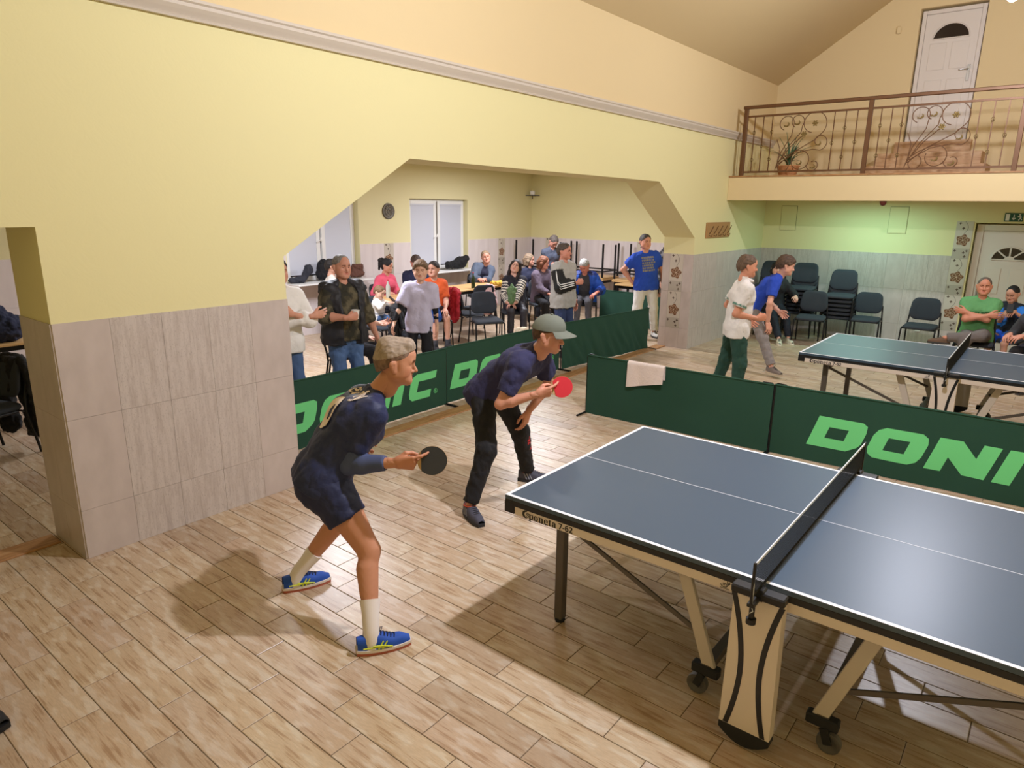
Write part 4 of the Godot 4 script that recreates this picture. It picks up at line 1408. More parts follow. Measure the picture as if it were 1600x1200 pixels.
	func quad(g: G, vid: PackedInt32Array, i: int, j: int, k: int, l: int, flip: bool) -> void:
		if j < 0 or k < 0 or l < 0: return
		var a := vid[i]
		var b := vid[j]
		var d := vid[k]
		var e := vid[l]
		if a < 0 or b < 0 or d < 0 or e < 0: return
		if flip:
			g.tri3(a, b, d); g.tri3(a, d, e)
		else:
			g.tri3(a, d, b); g.tri3(a, e, d)
	static func renorm(g: G) -> void:
		var n := PackedVector3Array()
		n.resize(g.v.size())
		for i in range(0, g.ix.size(), 3):
			var a := g.ix[i]
			var b := g.ix[i + 1]
			var d := g.ix[i + 2]
			var q := (g.v[d] - g.v[a]).cross(g.v[b] - g.v[a])
			n[a] += q; n[b] += q; n[d] += q
		for i in n.size(): n[i] = n[i].normalized()
		g.n = n
	func at(p: Vector3) -> float:
		var q := (p - o) / c
		var x := int(q.x)
		var y := int(q.y)
		var z := int(q.z)
		if x < 0 or y < 0 or z < 0 or x >= nx - 1 or y >= ny - 1 or z >= nz - 1: return 1.0
		var r := 0.0
		for k in 8:
			var dx := k & 1
			var dy := (k >> 1) & 1
			var dz := k >> 2
			r += f[((z + dz) * ny + y + dy) * nx + x + dx] * (q.x - x if dx else 1 - q.x + x) * (q.y - y if dy else 1 - q.y + y) * (q.z - z if dz else 1 - q.z + z)
		return r
	# from p along d to the surface
	func hit(p: Vector3, d: Vector3) -> Vector3:
		for i in 120:
			if at(p) < 0.0: break
			p += d * 0.004
		return p

func ruffle(g: G, sd: int, freq: float, amp: float) -> void:
	if amp <= 0.0: return
	var nz := noise(sd, freq, 2)
	nz.fractal_type = FastNoiseLite.FRACTAL_RIDGED
	for i in g.v.size():
		var p := g.v[i]
		g.v[i] = p + g.n[i] * (nz.get_noise_3d(p.x, p.y * 0.7, p.z) * amp)
	Fld.renorm(g)

var heads := {}
func head_g(cell: float, kind: String) -> G:
	var key := "%s%.4f" % [kind, cell]
	if heads.has(key): return heads[key]
	var k := 0.018
	var fem := kind != "m"
	var kid := kind == "k"
	var jw := 0.052 if not fem else 0.046
	var Z := Vector3.ZERO
	var P := [
		[Vector3(0, 0.074, -0.022), Vector3(0, 0.076, 0.012), 0.079, 0.074, 0.02, Vector3.UP, 0.9],
		[Vector3(0, 0.045, 0.025), Vector3(0, -0.01, 0.035), 0.063, 0.05, 0.03],
		[Vector3(-jw, -0.012, 0.008), Vector3(-0.012, -0.045, 0.07), 0.026, 0.02, 0.03], [Vector3(jw, -0.012, 0.008), Vector3(0.012, -0.045, 0.07), 0.026, 0.02, 0.03],
		[Vector3(-0.012, -0.047, 0.074), Vector3(0.012, -0.047, 0.074), 0.0165, 0.0165, 0.02],
		[Vector3(-0.042, 0.022, 0.058), Vector3(-0.05, 0.03, 0.03), 0.02, 0.024, 0.025], [Vector3(0.042, 0.022, 0.058), Vector3(0.05, 0.03, 0.03), 0.02, 0.024, 0.025],
		[Vector3(0, 0.09, 0.06), Vector3(0, 0.1, 0.05), 0.035, 0.03, 0.04],
		[Vector3(-0.034, -0.008, 0.04), Vector3(-0.03, -0.022, 0.046), 0.036, 0.03, 0.03], [Vector3(0.034, -0.008, 0.04), Vector3(0.03, -0.022, 0.046), 0.036, 0.03, 0.03],
		[Vector3(0, -0.02, 0.0), Vector3(0, -0.1, -0.025), 0.052, 0.05, 0.03]]
	if not kid:
		P += [[Vector3(-0.04, 0.061, 0.074), Vector3(-0.01, 0.058, 0.083), 0.010, 0.009, 0.02], [Vector3(0.04, 0.061, 0.074), Vector3(0.01, 0.058, 0.083), 0.010, 0.009, 0.02]]
	# eye hollows
	for s in [-1.0, 1.0]: P.append([Vector3(s * 0.031, 0.044, 0.097), Vector3(s * 0.034, 0.044, 0.097), 0.0185, 0.0185, 0.012, Vector3.UP, 1.0, 0, true])
	var nl := 0.9 if fem else 1.0
	if kid: nl = 0.75
	P += [[Vector3(0, 0.052, 0.082), Vector3(0, 0.011, 0.09 + 0.019 * nl), 0.008, 0.0115 * nl, 0.012],
		[Vector3(-0.011, 0.005, 0.095), Vector3(-0.012, 0.006, 0.09), 0.0075, 0.008, 0.008], [Vector3(0.011, 0.005, 0.095), Vector3(0.012, 0.006, 0.09), 0.0075, 0.008, 0.008],
		[Vector3(-0.02, -0.0135, 0.083), Vector3(0.02, -0.0135, 0.083), 0.006, 0.006, 0.008], [Vector3(0, -0.0125, 0.091), Vector3(0, -0.0125, 0.089), 0.006, 0.006, 0.008],
		[Vector3(-0.016, -0.0235, 0.083), Vector3(0.016, -0.0235, 0.083), 0.0068, 0.0068, 0.008], [Vector3(-0.004, -0.0235, 0.088), Vector3(0.004, -0.0235, 0.088), 0.006, 0.006, 0.008],
		[Vector3(-0.024, -0.0183, 0.095), Vector3(0.024, -0.0183, 0.095), 0.0025, 0.0025, 0.004, Vector3.UP, 1.0, 0, true]]
	for s in [-1.0, 1.0]:
		# lids, ears
		P += [[Vector3(s * 0.019, 0.049, 0.079), Vector3(s * 0.031, 0.053, 0.0805), 0.004, 0.0045, 0.006], [Vector3(s * 0.031, 0.053, 0.0805), Vector3(s * 0.044, 0.048, 0.072), 0.0045, 0.004, 0.006],
			[Vector3(s * 0.02, 0.038, 0.078), Vector3(s * 0.043, 0.039, 0.071), 0.0035, 0.0035, 0.006],
			[Vector3(s * 0.086, 0.046, -0.014), Vector3(s * 0.081, 0.01, -0.002), 0.021, 0.013, 0.006, Vector3(s * 0.88, 0, 0.45).normalized(), 2.4],
			[Vector3(s * 0.098, 0.042, -0.004), Vector3(s * 0.094, 0.022, 0.002), 0.009, 0.006, 0.004, Vector3.UP, 1.0, 0, true]]
	var f := Fld.new()
	f.build(P, cell)
	var g := f.surface()
	for i in g.v.size():
		var p := g.v[i]
		var col := Color(1, 1, 1)
		if p.z > 0.078 and absf(p.y + 0.018) < 0.011 and absf(p.x) < 0.024: col = Color(0.86, 0.6, 0.58)
		elif p.z > 0.055 and absf(p.x) > 0.012 and absf(p.x) < 0.05 and absf(p.y - 0.0655 + absf(absf(p.x) - 0.032) * 0.22) < 0.0068: col = Color(0.38, 0.3, 0.26)
		elif p.z > 0.05 and absf(p.x) > 0.03 and p.y < 0.03 and p.y > -0.02: col = Color(1.02, 0.93, 0.9)
		g.c[i] = col
	heads[key] = g
	return g

# hair as a lumpy shell round the skull
func hair_g(kind: String, cell: float) -> G:
	var key := "h" + kind + str(cell)
	if heads.has(key): return heads[key]
	var t := 0.012
	if kind == "buzz": t = 0.003
	elif kind == "quiff": t = 0.0045
	elif kind in ["short", "recede"]: t = 0.009
	elif kind == "mop": t = 0.02
	var P := [[Vector3(0, 0.076, -0.024), Vector3(0, 0.08, 0.012), 0.079 + t, 0.073 + t, 0.02, Vector3.UP, 0.9], [Vector3(0, 0.04, -0.05), Vector3(0, 0.01, -0.045), 0.055 + t, 0.05 + t * 0.8, 0.03]]
	if kind == "quiff": P += [[Vector3(-0.03, 0.148, 0.058), Vector3(0.03, 0.148, 0.058), 0.02, 0.02, 0.02], [Vector3(0, 0.125, -0.045), Vector3(0, 0.128, 0.045), 0.056, 0.05, 0.02, Vector3.UP, 1.1]]
	if kind == "mop": P += [[Vector3(-0.045, 0.118, 0.068), Vector3(0.045, 0.118, 0.068), 0.026, 0.026, 0.02], [Vector3(0.07, 0.07, 0.03), Vector3(0.075, 0.04, 0.0), 0.02, 0.02, 0.02], [Vector3(-0.07, 0.07, 0.03), Vector3(-0.075, 0.04, 0.0), 0.02, 0.02, 0.02]]
	if kind == "long" or kind == "bob":
		var dn := -0.17 if kind == "long" else -0.05
		for s in [-1.0, 1.0]: P += [[Vector3(s * 0.06, 0.1, 0.03), Vector3(s * 0.085, 0.02, 0.01), 0.03, 0.028, 0.03], [Vector3(s * 0.085, 0.02, 0.0), Vector3(s * 0.08, dn, -0.01), 0.03, 0.03, 0.03]]
		P += [[Vector3(-0.04, 0.04, -0.085), Vector3(-0.045, dn, -0.075), 0.04, 0.035, 0.04], [Vector3(0.04, 0.04, -0.085), Vector3(0.045, dn, -0.075), 0.04, 0.035, 0.04]]
	if kind == "tail": P += [[Vector3(0, 0.13, -0.11), Vector3(0, 0.115, -0.14), 0.035, 0.038, 0.02], [Vector3(0, 0.1, -0.145), Vector3(0, -0.05, -0.14), 0.032, 0.018, 0.02]]
	if kind == "scarf": P += [[Vector3(-0.05, 0.0, -0.03), Vector3(0.05, 0.0, -0.03), 0.06, 0.06, 0.03]]
	var f := Fld.new()
	f.build(P, cell)
	# hairline: higher in front, low at the back of the neck
	var hl := 0.048
	var sl := 0.74
	if kind == "mop": hl = 0.04; sl = 0.66
	if kind == "recede": hl = 0.06; sl = 0.85
	if kind == "quiff": hl = 0.086; sl = 0.38
	if kind in ["long", "bob", "scarf"]:
		# only the face stays free
		f.put([Vector3(0, 0.035, 0.1), Vector3(0, -0.12, 0.1), 0.062, 0.07, 0.012, Vector3.BACK, 0.75, 0, true])
	elif kind != "tail":
		f.clip(Vector3(0, hl, 0), Vector3(0, -1, sl).normalized())
		for s in [-1.0, 1.0]: f.put([Vector3(s * 0.09, 0.03, 0.0), Vector3(s * 0.09, 0.01, 0.01), 0.033, 0.033, 0.008, Vector3.UP, 1.0, 0, true])
	else:
		f.put([Vector3(0, 0.02, 0.1), Vector3(0, -0.12, 0.09), 0.072, 0.1, 0.008, Vector3.BACK, 0.62, 0, true])
		for s in [-1.0, 1.0]: f.put([Vector3(s * 0.09, 0.03, 0.0), Vector3(s * 0.09, -0.04, 0.0), 0.033, 0.045, 0.008, Vector3.UP, 1.0, 0, true])
	var g := f.surface()
	var nz := noise(12, 40.0, 3)
	for i in g.v.size():
		var p := g.v[i]
		var q := nz.get_noise_3d(p.x * 2.4, p.y * 0.6, p.z * 0.7)
		g.v[i] += g.n[i] * q * (0.001 if kind == "buzz" else (0.0035 if kind == "quiff" else 0.007))
		var w := clampf(0.78 + 0.6 * q, 0.3, 1.0) if kind != "quiff" else clampf(0.86 + 0.35 * q, 0.3, 1.0)
		g.c[i] = Color(w, w, w)
	Fld.renorm(g)
	heads[key] = g
	return g

# right hand, wrist at 0, fingers +y, palm +z, thumb +x
func hand_g(pose: String, cell: float) -> G:
	var key := "x" + pose + str(cell)
	if heads.has(key): return heads[key]
	var P := []
	var k := 0.008
	P += [[Vector3(0, -0.03, 0), Vector3(0, 0.015, 0), 0.026, 0.027, 0.02, Vector3.BACK, 1.25]]
	var kn := [Vector3(0.033, 0.092, 0), Vector3(0.011, 0.097, -0.003), Vector3(-0.011, 0.093, -0.002), Vector3(-0.031, 0.084, 0.002)]
	for q in kn: P.append([Vector3(q.x * 0.45, 0.015, 0.002), q, 0.021, 0.0125, 0.014, Vector3.BACK, 1.15])
	P.append([Vector3(0.02, 0.03, 0.012), Vector3(0.024, 0.055, 0.012), 0.016, 0.012, 0.012])
	var ln := [[0.043, 0.026, 0.021], [0.047, 0.03, 0.022], [0.044, 0.028, 0.021], [0.034, 0.02, 0.018]]
	var cu: Array
	match pose:
		"grip": cu = [[70, 80, 50], [75, 85, 55], [78, 85, 55], [80, 85, 55]]
		"racket": cu = [[18, 22, 12], [62, 80, 50], [72, 85, 55], [78, 85, 55]]
		"fist": cu = [[80, 95, 60], [82, 95, 60], [84, 95, 60], [86, 95, 60]]
		"flat": cu = [[8, 8, 5], [8, 8, 5], [10, 10, 5], [12, 12, 8]]
		_: cu = [[18, 25, 15], [22, 28, 18], [26, 30, 20], [30, 32, 20]]
	var spread := [5.0, 1.0, -3.0, -8.0]
	for i in 4:
		var p: Vector3 = kn[i]
		var a := 0.0
		for j in 3:
			a += deg_to_rad(cu[i][j])
			var d := Vector3(sin(deg_to_rad(spread[i])) * cos(a), cos(a), sin(a))
			var q: Vector3 = p + d * ln[i][j]
			P.append([p, q, 0.0098 - j * 0.0012, 0.0092 - j * 0.0013, 0.004])
			p = q
	var th: Array
	match pose:
		"grip", "fist": th = [Vector3(0.022, 0.022, 0.008), Vector3(0.047, 0.05, 0.026), Vector3(0.036, 0.076, 0.046), Vector3(0.014, 0.086, 0.054)]
		"racket": th = [Vector3(0.022, 0.022, 0.008), Vector3(0.045, 0.052, 0.026), Vector3(0.036, 0.082, 0.042), Vector3(0.026, 0.106, 0.044)]
		_: th = [Vector3(0.022, 0.02, 0.006), Vector3(0.05, 0.048, 0.018), Vector3(0.064, 0.078, 0.026), Vector3(0.066, 0.104, 0.03)]
	P += [[th[0], th[1], 0.017, 0.0125, 0.01], [th[1], th[2], 0.0118, 0.0105, 0.005], [th[2], th[3], 0.0105, 0.0085, 0.004]]
	var f := Fld.new()
	f.build(P, cell)
	var g := f.surface()
	# nails
	for i in g.v.size(): g.c[i] = Color(1.0, 0.95, 0.93)
	heads[key] = g
	return g

func shoe_g() -> Array:
	if heads.has("shoe"): return heads["shoe"]
	var wd := func(z: float) -> float:
		var t := (z + 0.075) / 0.275
		return 0.052 * pow(maxf(sin(PI * clampf(0.09 + t * 0.86, 0, 1)), 0.0), 0.42) * (0.84 + 0.22 * t - 0.1 * t * t)
	var up := G.new()
	up.sheet(func(u, w):
		var z: float = lerpf(-0.075, 0.198, u)
		var hh := lerpf(0.078, 0.082, smoothstep(0.0, 0.3, u))
		hh = lerpf(hh, 0.052, smoothstep(0.38, 0.72, u))
		hh = lerpf(hh, 0.03, smoothstep(0.8, 1.0, u))
		var a: float = PI * w
		var ca := cos(a)
		var x := signf(ca) * pow(absf(ca), 0.75) * float(wd.call(z))
		return Vector3(-x, 0.016 + hh * pow(sin(a), 0.7), z), 22, 14)
	up.ball(Vector3(0, 0.058, -0.01), Vector3(0.038, 0.034, 0.05))
	var so := G.new()
	var pl := PackedVector2Array()
	for i in 17: pl.append(Vector2(float(wd.call(lerpf(-0.08, 0.202, i / 16.0))) + 0.004, lerpf(-0.08, 0.202, i / 16.0)))
	for i in 17: pl.append(Vector2(-float(wd.call(lerpf(0.202, -0.08, i / 16.0))) - 0.004, lerpf(0.202, -0.08, i / 16.0)))
	so.prism(pl, -0.024, 0.0, Transform3D(Basis(Vector3(1, 0, 0), Vector3(0, 0, 1), Vector3(0, -1, 0)), Vector3.ZERO))
	var la := G.new()
	for i in 5:
		var z := 0.045 + i * 0.017
		var y := 0.098 - i * 0.0065
		la.tube([Vector3(-0.022, y - 0.006, z), Vector3(0, y + 0.003, z + 0.008), Vector3(0.022, y - 0.006, z)], 0.0028, 5)
	la.tube([Vector3(0, 0.1, 0.045), Vector3(0.02, 0.112, 0.05), Vector3(0.012, 0.12, 0.06), Vector3(0, 0.103, 0.05)], 0.002, 5)
	heads["shoe"] = [up, so, la]
	return heads["shoe"]

func ik(a: Vector3, t: Vector3, l1: float, l2: float, pole: Vector3) -> Array:
	var d := t - a
	var L := clampf(d.length(), 0.05, (l1 + l2) * 0.999)
	var u := d.normalized()
	var x := (l1 * l1 - l2 * l2 + L * L) / (2 * L)
	var h := sqrt(maxf(l1 * l1 - x * x, 0.0))
	var p := (pole - u * pole.dot(u)).normalized()
	return [a + u * x + p * h, a + u * L]

func skinm(c: Color) -> StandardMaterial3D:
	var m := vmat(mat(c, 0.55))
	m.subsurf_scatter_enabled = true
	m.subsurf_scatter_strength = 0.06
	return m
func garment_mat(c: Color, rough := 0.85) -> StandardMaterial3D: return vmat(mat(c, rough, 0, T.cloth, 0.55, 3.0))

var last := {}
func person(s: Dictionary) -> Node3D:
	var H: float = s.H
	var hs := H / 1.78
	var b: float = s.get("build", 1.0)
	var base: Vector3 = Vector3(s.at.x, 0, s.at.z)
	var o := thing("person", s.label, "person", base, 0, s.get("group", ""))
	var y := deg_to_rad(s.yaw)
	var f := Vector3(sin(y), 0, cos(y))
	var U := Vector3.UP
	var r := f.cross(U)
	var cell: float = s.get("cell", 0.02)
	var hcell: float = 0.004 if cell < 0.0145 else 0.0052
	var ln := deg_to_rad(s.get("lean", 0.0))
	var sd := deg_to_rad(s.get("side", 0.0))
	var cu := (U * cos(ln) + f * sin(ln)).rotated(f, sd)
	var pl_ := deg_to_rad(s.get("plean", s.get("lean", 0.0) * 0.6))
	var pu := (U * cos(pl_) + f * sin(pl_)).rotated(f, sd * 0.5)
	var pel := Vector3(0, s.get("ph", 0.53 * H), 0)
	var wai := pel + pu * 0.1 * H
	var che := wai + cu * 0.11 * H
	var nb := che + (cu * 0.1 * H)
	var tw := deg_to_rad(s.get("twist", 0.0))
	var sr := r.rotated(cu, tw).rotated(f, sd * 0.6)
	sr = (sr - cu * sr.dot(cu)).normalized()
	var cf := cu.cross(sr)
	if cf.dot(f) < 0: cf = -cf
	var shc := che + cu * 0.044 * H
	var sw: float = 0.094 * H * s.get("shw", 1.0)
	var fem: bool = s.get("kind", "m") == "f"
	if fem: sw *= 0.88
	var shR: Vector3 = shc + sr * sw + cf * s.get("shf", 0.0)
	var shL: Vector3 = shc - sr * sw + cf * s.get("shf", 0.0)
	var hipR := pel + r * 0.05 * H
	var hipL := pel - r * 0.05 * H
	var nd := (cu * 0.65 + U * 0.35).normalized()
	var hp: Vector3 = nb + nd * 0.06 * H + s.get("hoff", Vector3.ZERO)
	# arms
	var ua := 0.166 * H
	var fa := 0.152 * H
	var hr: Vector3 = (s.hr - base) if s.has("hr") else shR + Vector3(0, -0.3 * H, 0) + r * 0.05 + f * 0.06
	var hl: Vector3 = (s.hl - base) if s.has("hl") else shL + Vector3(0, -0.3 * H, 0) - r * 0.05 + f * 0.06
	var aR := ik(shR, hr, ua, fa, s.get("er", -f * 0.8 - U * 0.4 + r * 0.5))
	var aL := ik(shL, hl, ua, fa, s.get("el", -f * 0.8 - U * 0.4 - r * 0.5))
	# legs
	var th := 0.245 * H
	var sn := 0.242 * H
	var ah := 0.085 * hs
	var fR: Vector3 = (s.fr - base) if s.has("fr") else Vector3(0, 0, 0) + r * 0.11
	var fL: Vector3 = (s.fl - base) if s.has("fl") else Vector3(0, 0, 0) - r * 0.11
	fR.y += ah; fL.y += ah
	var lR := ik(hipR, fR, th, sn, s.get("kr", f + r * 0.15))
	var lL := ik(hipL, fL, th, sn, s.get("kl", f - r * 0.15))
	last = {"base0": base, "pel": pel + base, "nb": nb + base, "hp": hp + base, "shR": shR + base, "shL": shL + base, "elR": aR[0] + base, "wrR": aR[1] + base, "wrL": aL[1] + base, "elL": aL[0] + base, "knR": lR[0] + base, "knL": lL[0] + base, "anR": lR[1] + base, "anL": lL[1] + base}
	var bel: float = s.get("belly", 0.0)
	var torso := func(inf: float, hem: float, top: bool) -> Array:
		var P := []
		var k := 0.05
		for e in [-1.0, 1.0]:
			if hem > 0.0 and top:
				P.append([pel - pu * hem + r * e * 0.073 * hs, pel + r * e * 0.069 * hs, (0.119 * b + inf) * hs, (0.116 * b + inf) * hs, k])
				P.append([pel + r * e * 0.069 * hs, wai + r * e * 0.052 * hs, (0.113 * b + inf) * hs, (0.102 * b + inf) * hs, k])
			else: P.append([pel - pu * hem + r * e * 0.06 * hs, pel + pu * 0.05 + r * e * 0.058 * hs, (0.108 * b + inf) * hs, (0.1 * b + inf) * hs, k])
			if top:
				P.append([wai + sr * e * 0.052 * hs, che + sr * e * 0.075 * hs, (0.102 * b + inf) * hs, (0.112 * b + inf) * hs, k])
				P.append([che + sr * e * 0.075 * hs, shc + sr * e * sw * 0.72, (0.112 * b + inf) * hs, (0.07 + inf) * hs, k])
				P.append([nb - cu * 0.025, shc + sr * e * sw * 0.95, (0.05 + inf * 0.6) * hs, (0.058 + inf) * hs, 0.03])
		if bel > 0.0 and top: P.append([wai + f * (0.03 + bel * 0.5) * hs, pel + pu * 0.03 + f * (0.02 + bel * 0.4) * hs, (0.11 + bel * 0.6 + inf) * hs, (0.1 + bel * 0.4 + inf) * hs, 0.06])
		if fem and top:
			for e in [-1.0, 1.0]: P.append([che + cf * 0.07 * hs + sr * e * 0.065 * hs, che + cf * 0.075 * hs + sr * e * 0.065 * hs - cu * 0.02, (0.06 + inf) * hs, (0.062 + inf) * hs, 0.04])
		return P
	var arm := func(A: Array, sh: Vector3, inf: float, frac: float) -> Array:
		var P := []
		var u := minf(frac, 1.0)
		var r1 := (0.057 * b + inf) * hs
		var r2 := (0.044 * b + inf) * hs
		P.append([sh, sh.lerp(A[0], u), r1, lerpf(r1, r2, u), 0.03, U, 1.0, 1 if frac < 1.0 else 0])
		if frac > 1.0:
			var v := minf(frac - 1.0, 1.0)
			var r3 := (0.031 + inf) * hs
			P.append([A[0], A[0].lerp(A[1], v), r2, lerpf(r2, r3, v), 0.03, U, 1.0, 1])
		return P
	var leg := func(A: Array, hip: Vector3, inf: float, frac: float) -> Array:
		var P := []
		var u := minf(frac, 1.0)
		var lb: float = s.get("legb", 1.0)
		var r1 := (0.088 * b * lb + inf) * hs
		var r2 := (0.058 * lb + inf) * hs
		P.append([hip, hip.lerp(A[0], u), r1, lerpf(r1, r2, u), 0.05, U, 1.0, 1 if frac < 1.0 else 0])
		if frac > 1.0:
			var v := minf(frac - 1.0, 1.0)
			P.append([A[0], A[0].lerp(A[1], v), r2, lerpf(r2, (0.045 + inf) * hs, v), 0.04, U, 1.0, 1])
		return P
	# ---- skin: one continuous mesh with head and hands
	var top: Dictionary = s.get("top", {})
	var bot: Dictionary = s.get("bottom", {})
	var P: Array = torso.call(-0.012, 0.0, true)
	for e in [[aR, shR], [aL, shL]]:
		var A: Array = e[0]
		P += [[e[1], A[0], 0.05 * b * hs, 0.039 * b * hs, 0.03], [A[0], A[0].lerp(A[1], 0.3), 0.039 * b * hs, 0.041 * b * hs, 0.02], [A[0].lerp(A[1], 0.3), A[1], 0.041 * b * hs, 0.026 * hs, 0.02]]
	for e in [[lR, hipR], [lL, hipL]]:
		var A: Array = e[0]
		var kd: Vector3 = A[1] - A[0]
		var bk := (kd.cross(r)).normalized()
		if bk.dot(f) > 0: bk = -bk
		var vis: bool = bot.get("leg", 2.0) < 1.5
		var lb: float = s.get("legb", 1.0) * hs
		P += [[e[1], A[0], (0.085 if vis else 0.07) * b * lb, 0.052 * lb, 0.04], [A[0], A[1], 0.05 * lb, 0.034 * hs, 0.03]]
		if vis: P += [[A[0] + kd * 0.22 + bk * 0.02, A[0] + kd * 0.5 + bk * 0.012, 0.045 * lb, 0.036 * lb, 0.03], [A[0] + f * 0.012, A[0] + f * 0.012 + kd * 0.05, 0.047 * lb, 0.043 * lb, 0.02], [e[1].lerp(A[0], 0.45) + f * 0.02, e[1].lerp(A[0], 0.85) + f * 0.008, 0.076 * lb, 0.055 * lb, 0.03]]
	P.append([nb - cu * 0.03, hp - nd * 0.01, 0.056 * hs, 0.052 * hs, 0.03])
	var fd := Fld.new()
	fd.build(P, cell)
	var g := fd.surface()
	var hy := deg_to_rad(s.get("hyaw", s.yaw))
	var hpi := deg_to_rad(s.get("hpitch", 0.0))
	var hf := Vector3(sin(hy) * cos(hpi), -sin(hpi), cos(hy) * cos(hpi))
	var hx := U.cross(hf).normalized()
	var HB := Basis(hx, hf.cross(hx), hf)
	HB = HB.rotated(hf, deg_to_rad(s.get("hroll", 0.0)))
	var hsc: float = hs * 1.05 * s.get("hsc", 1.0)
	var HX := Transform3D(HB.scaled_local(Vector3.ONE * hsc), hp)
	g.add(head_g(hcell, "k" if s.get("kid", false) else s.get("kind", "m")), HX)
	var ccell := 0.0035 if cell < 0.015 else 0.006
	for e in [[aR, "r", shR, 1.0], [aL, "l", shL, -1.0]]:
		var A: Array = e[0]
		var dv: Vector3 = s.get("d" + e[1], (A[1] - A[0]).normalized())
		dv = dv.normalized()
		var nv: Vector3 = s.get("n" + e[1], -r * e[3])
		nv = (nv - dv * nv.dot(dv)).normalized()
		var xv: Vector3 = dv.cross(nv) * e[3]
		var HT := Transform3D(Basis(xv * hs, dv * hs, nv * hs), A[1])
		g.add(hand_g(s.get("g" + e[1], "relax"), ccell), HT)
		last["hand" + e[1]] = Transform3D(Basis(dv.cross(nv), dv, nv), A[1] + base)
	var sk: Color = s.get("skin", rgb(214, 164, 136))
	obj("body", g, skinm(sk), o)
	# ---- clothes
	if not bot.is_empty():
		var inf: float = bot.get("inf", 0.012)
		P = torso.call(minf(inf, 0.016) - 0.006, 0.03, false)
		P += leg.call(lR, hipR, inf, bot.get("leg", 1.93)); P += leg.call(lL, hipL, inf, bot.get("leg", 1.93))
		fd = Fld.new(); fd.build(P, cell)
		g = fd.surface()
		ruffle(g, int(H * 1000) + 7, 9.0, bot.get("amp", 0.007))
		if bot.has("paint"): paint(g, bot.paint)
		obj(bot.get("name", "trousers"), g, garment_mat(bot.c, bot.get("rough", 0.85)), o)
	for key in ["top", "over"]:
		if not s.has(key): continue
		var t: Dictionary = s[key]
		var inf: float = t.get("inf", 0.014)
		P = torso.call(inf, t.get("hem", 0.08), true)
		P += arm.call(aR, shR, inf + t.get("loose", 0.006), t.get("sl", 0.62)) + arm.call(aL, shL, inf + t.get("loose", 0.006), t.get("sl", 0.62))
		if t.get("hem", 0.08) > 0.0: P.append([nb - cu * 0.03, nb + nd * t.get("collar", 0.014), 0.068 * hs, 0.066 * hs, 0.02, U, 1.0, 1])
		fd = Fld.new(); fd.build(P, cell)
		fd.clip(pel - pu * t.get("hem", 0.08), -pu)
		fd.put([nb + cf * 0.045 + nd * 0.022, nb + cf * 0.02 + nd * 0.12, 0.05 * hs, 0.06 * hs, 0.01, U, 1.0, 0, true])
		if t.get("open", 0.0) > 0.0:
			var w: float = t.open
			fd.put([nb + cf * 0.12 * hs, wai + f * (0.17 + bel) * hs, w, w * 1.1, 0.012, U, 1.0, 0, true])
			fd.put([wai + f * (0.17 + bel) * hs, pel - pu * 0.3 + f * (0.17 + bel * 0.7) * hs, w * 1.1, w * 1.3, 0.012, U, 1.0, 0, true])
		g = fd.surface()
		ruffle(g, int(H * 1000) + key.length(), t.get("freq", 7.0), t.get("amp", 0.009))
		if t.has("paint"): paint(g, t.paint)
		var go := obj(t.get("name", "shirt"), g, garment_mat(t.c, t.get("rough", 0.85)), o)
		last["fld"] = fd
		last["top"] = go
		last["cu"] = cu
		last["cf"] = cf
		last["sr"] = sr
		last["che"] = che
	last["A"] = [aR, aL]
	last["base"] = base
	last["node"] = o
	last["HX"] = HX
	last["legs"] = [lR, lL]
	# ---- shoes
	if not s.get("noshoe", false):
		var sg := shoe_g()
		var i := 0
		for A in [lR, lL]:
			var fy := deg_to_rad(s.get("fyr" if i == 0 else "fyl", s.yaw + (-8.0 if i == 0 else 8.0)))
			var X := Transform3D(Basis(U, fy).scaled(Vector3.ONE * hs), A[1] - U * ah)
			if s.has("sox"):
				var q := G.new()
				var kd: Vector3 = A[0] - A[1]
				q.tube([A[1] - U * 0.06, A[1] - U * 0.02, A[1] + kd * 0.08, A[1] + kd * s.get("soxh", 0.3) * 0.6, A[1] + kd * s.get("soxh", 0.3)], [0.048 * hs, 0.046 * hs, 0.042 * hs, 0.045 * hs, 0.054 * hs], 20)
				obj("sock", q, mat(s.sox, 0.95, 0, T.weave, 0.6, 12.0), o)
			var so := obj("shoe", sg[0], mat(s.get("shoe", rgb(40, 40, 44)), 0.7), o)
			so.transform = X
			obj("sole", sg[1], mat(s.get("sole", rgb(60, 58, 56)), 0.7), so)
			obj("laces", sg[2], mat(s.get("lace", rgb(30, 30, 34)), 0.8), so)
			last["shoe%d" % i] = so
			i += 1
	# ---- hair and eyes
	if s.has("hair"):
		var h := obj("hair", hair_g(s.hair, 0.005 if cell < 0.015 else 0.007), vmat(mat(s.hc, 0.7)), o)
		h.transform = HX
	if s.has("hair2"):
		var h2 := obj("cropped_hair", hair_g(s.hair2, 0.005), vmat(mat(s.hc2, 0.75)), o)
		h2.transform = HX
	for e in [-1.0, 1.0]:
		g = eye_g()
		var eo := obj("eye", g, vmat(mat(Color(1, 1, 1), 0.2)), o)
		eo.transform = HX * Transform3D(Basis.IDENTITY, Vector3(e * 0.0315, 0.0445, 0.0695))
	return o

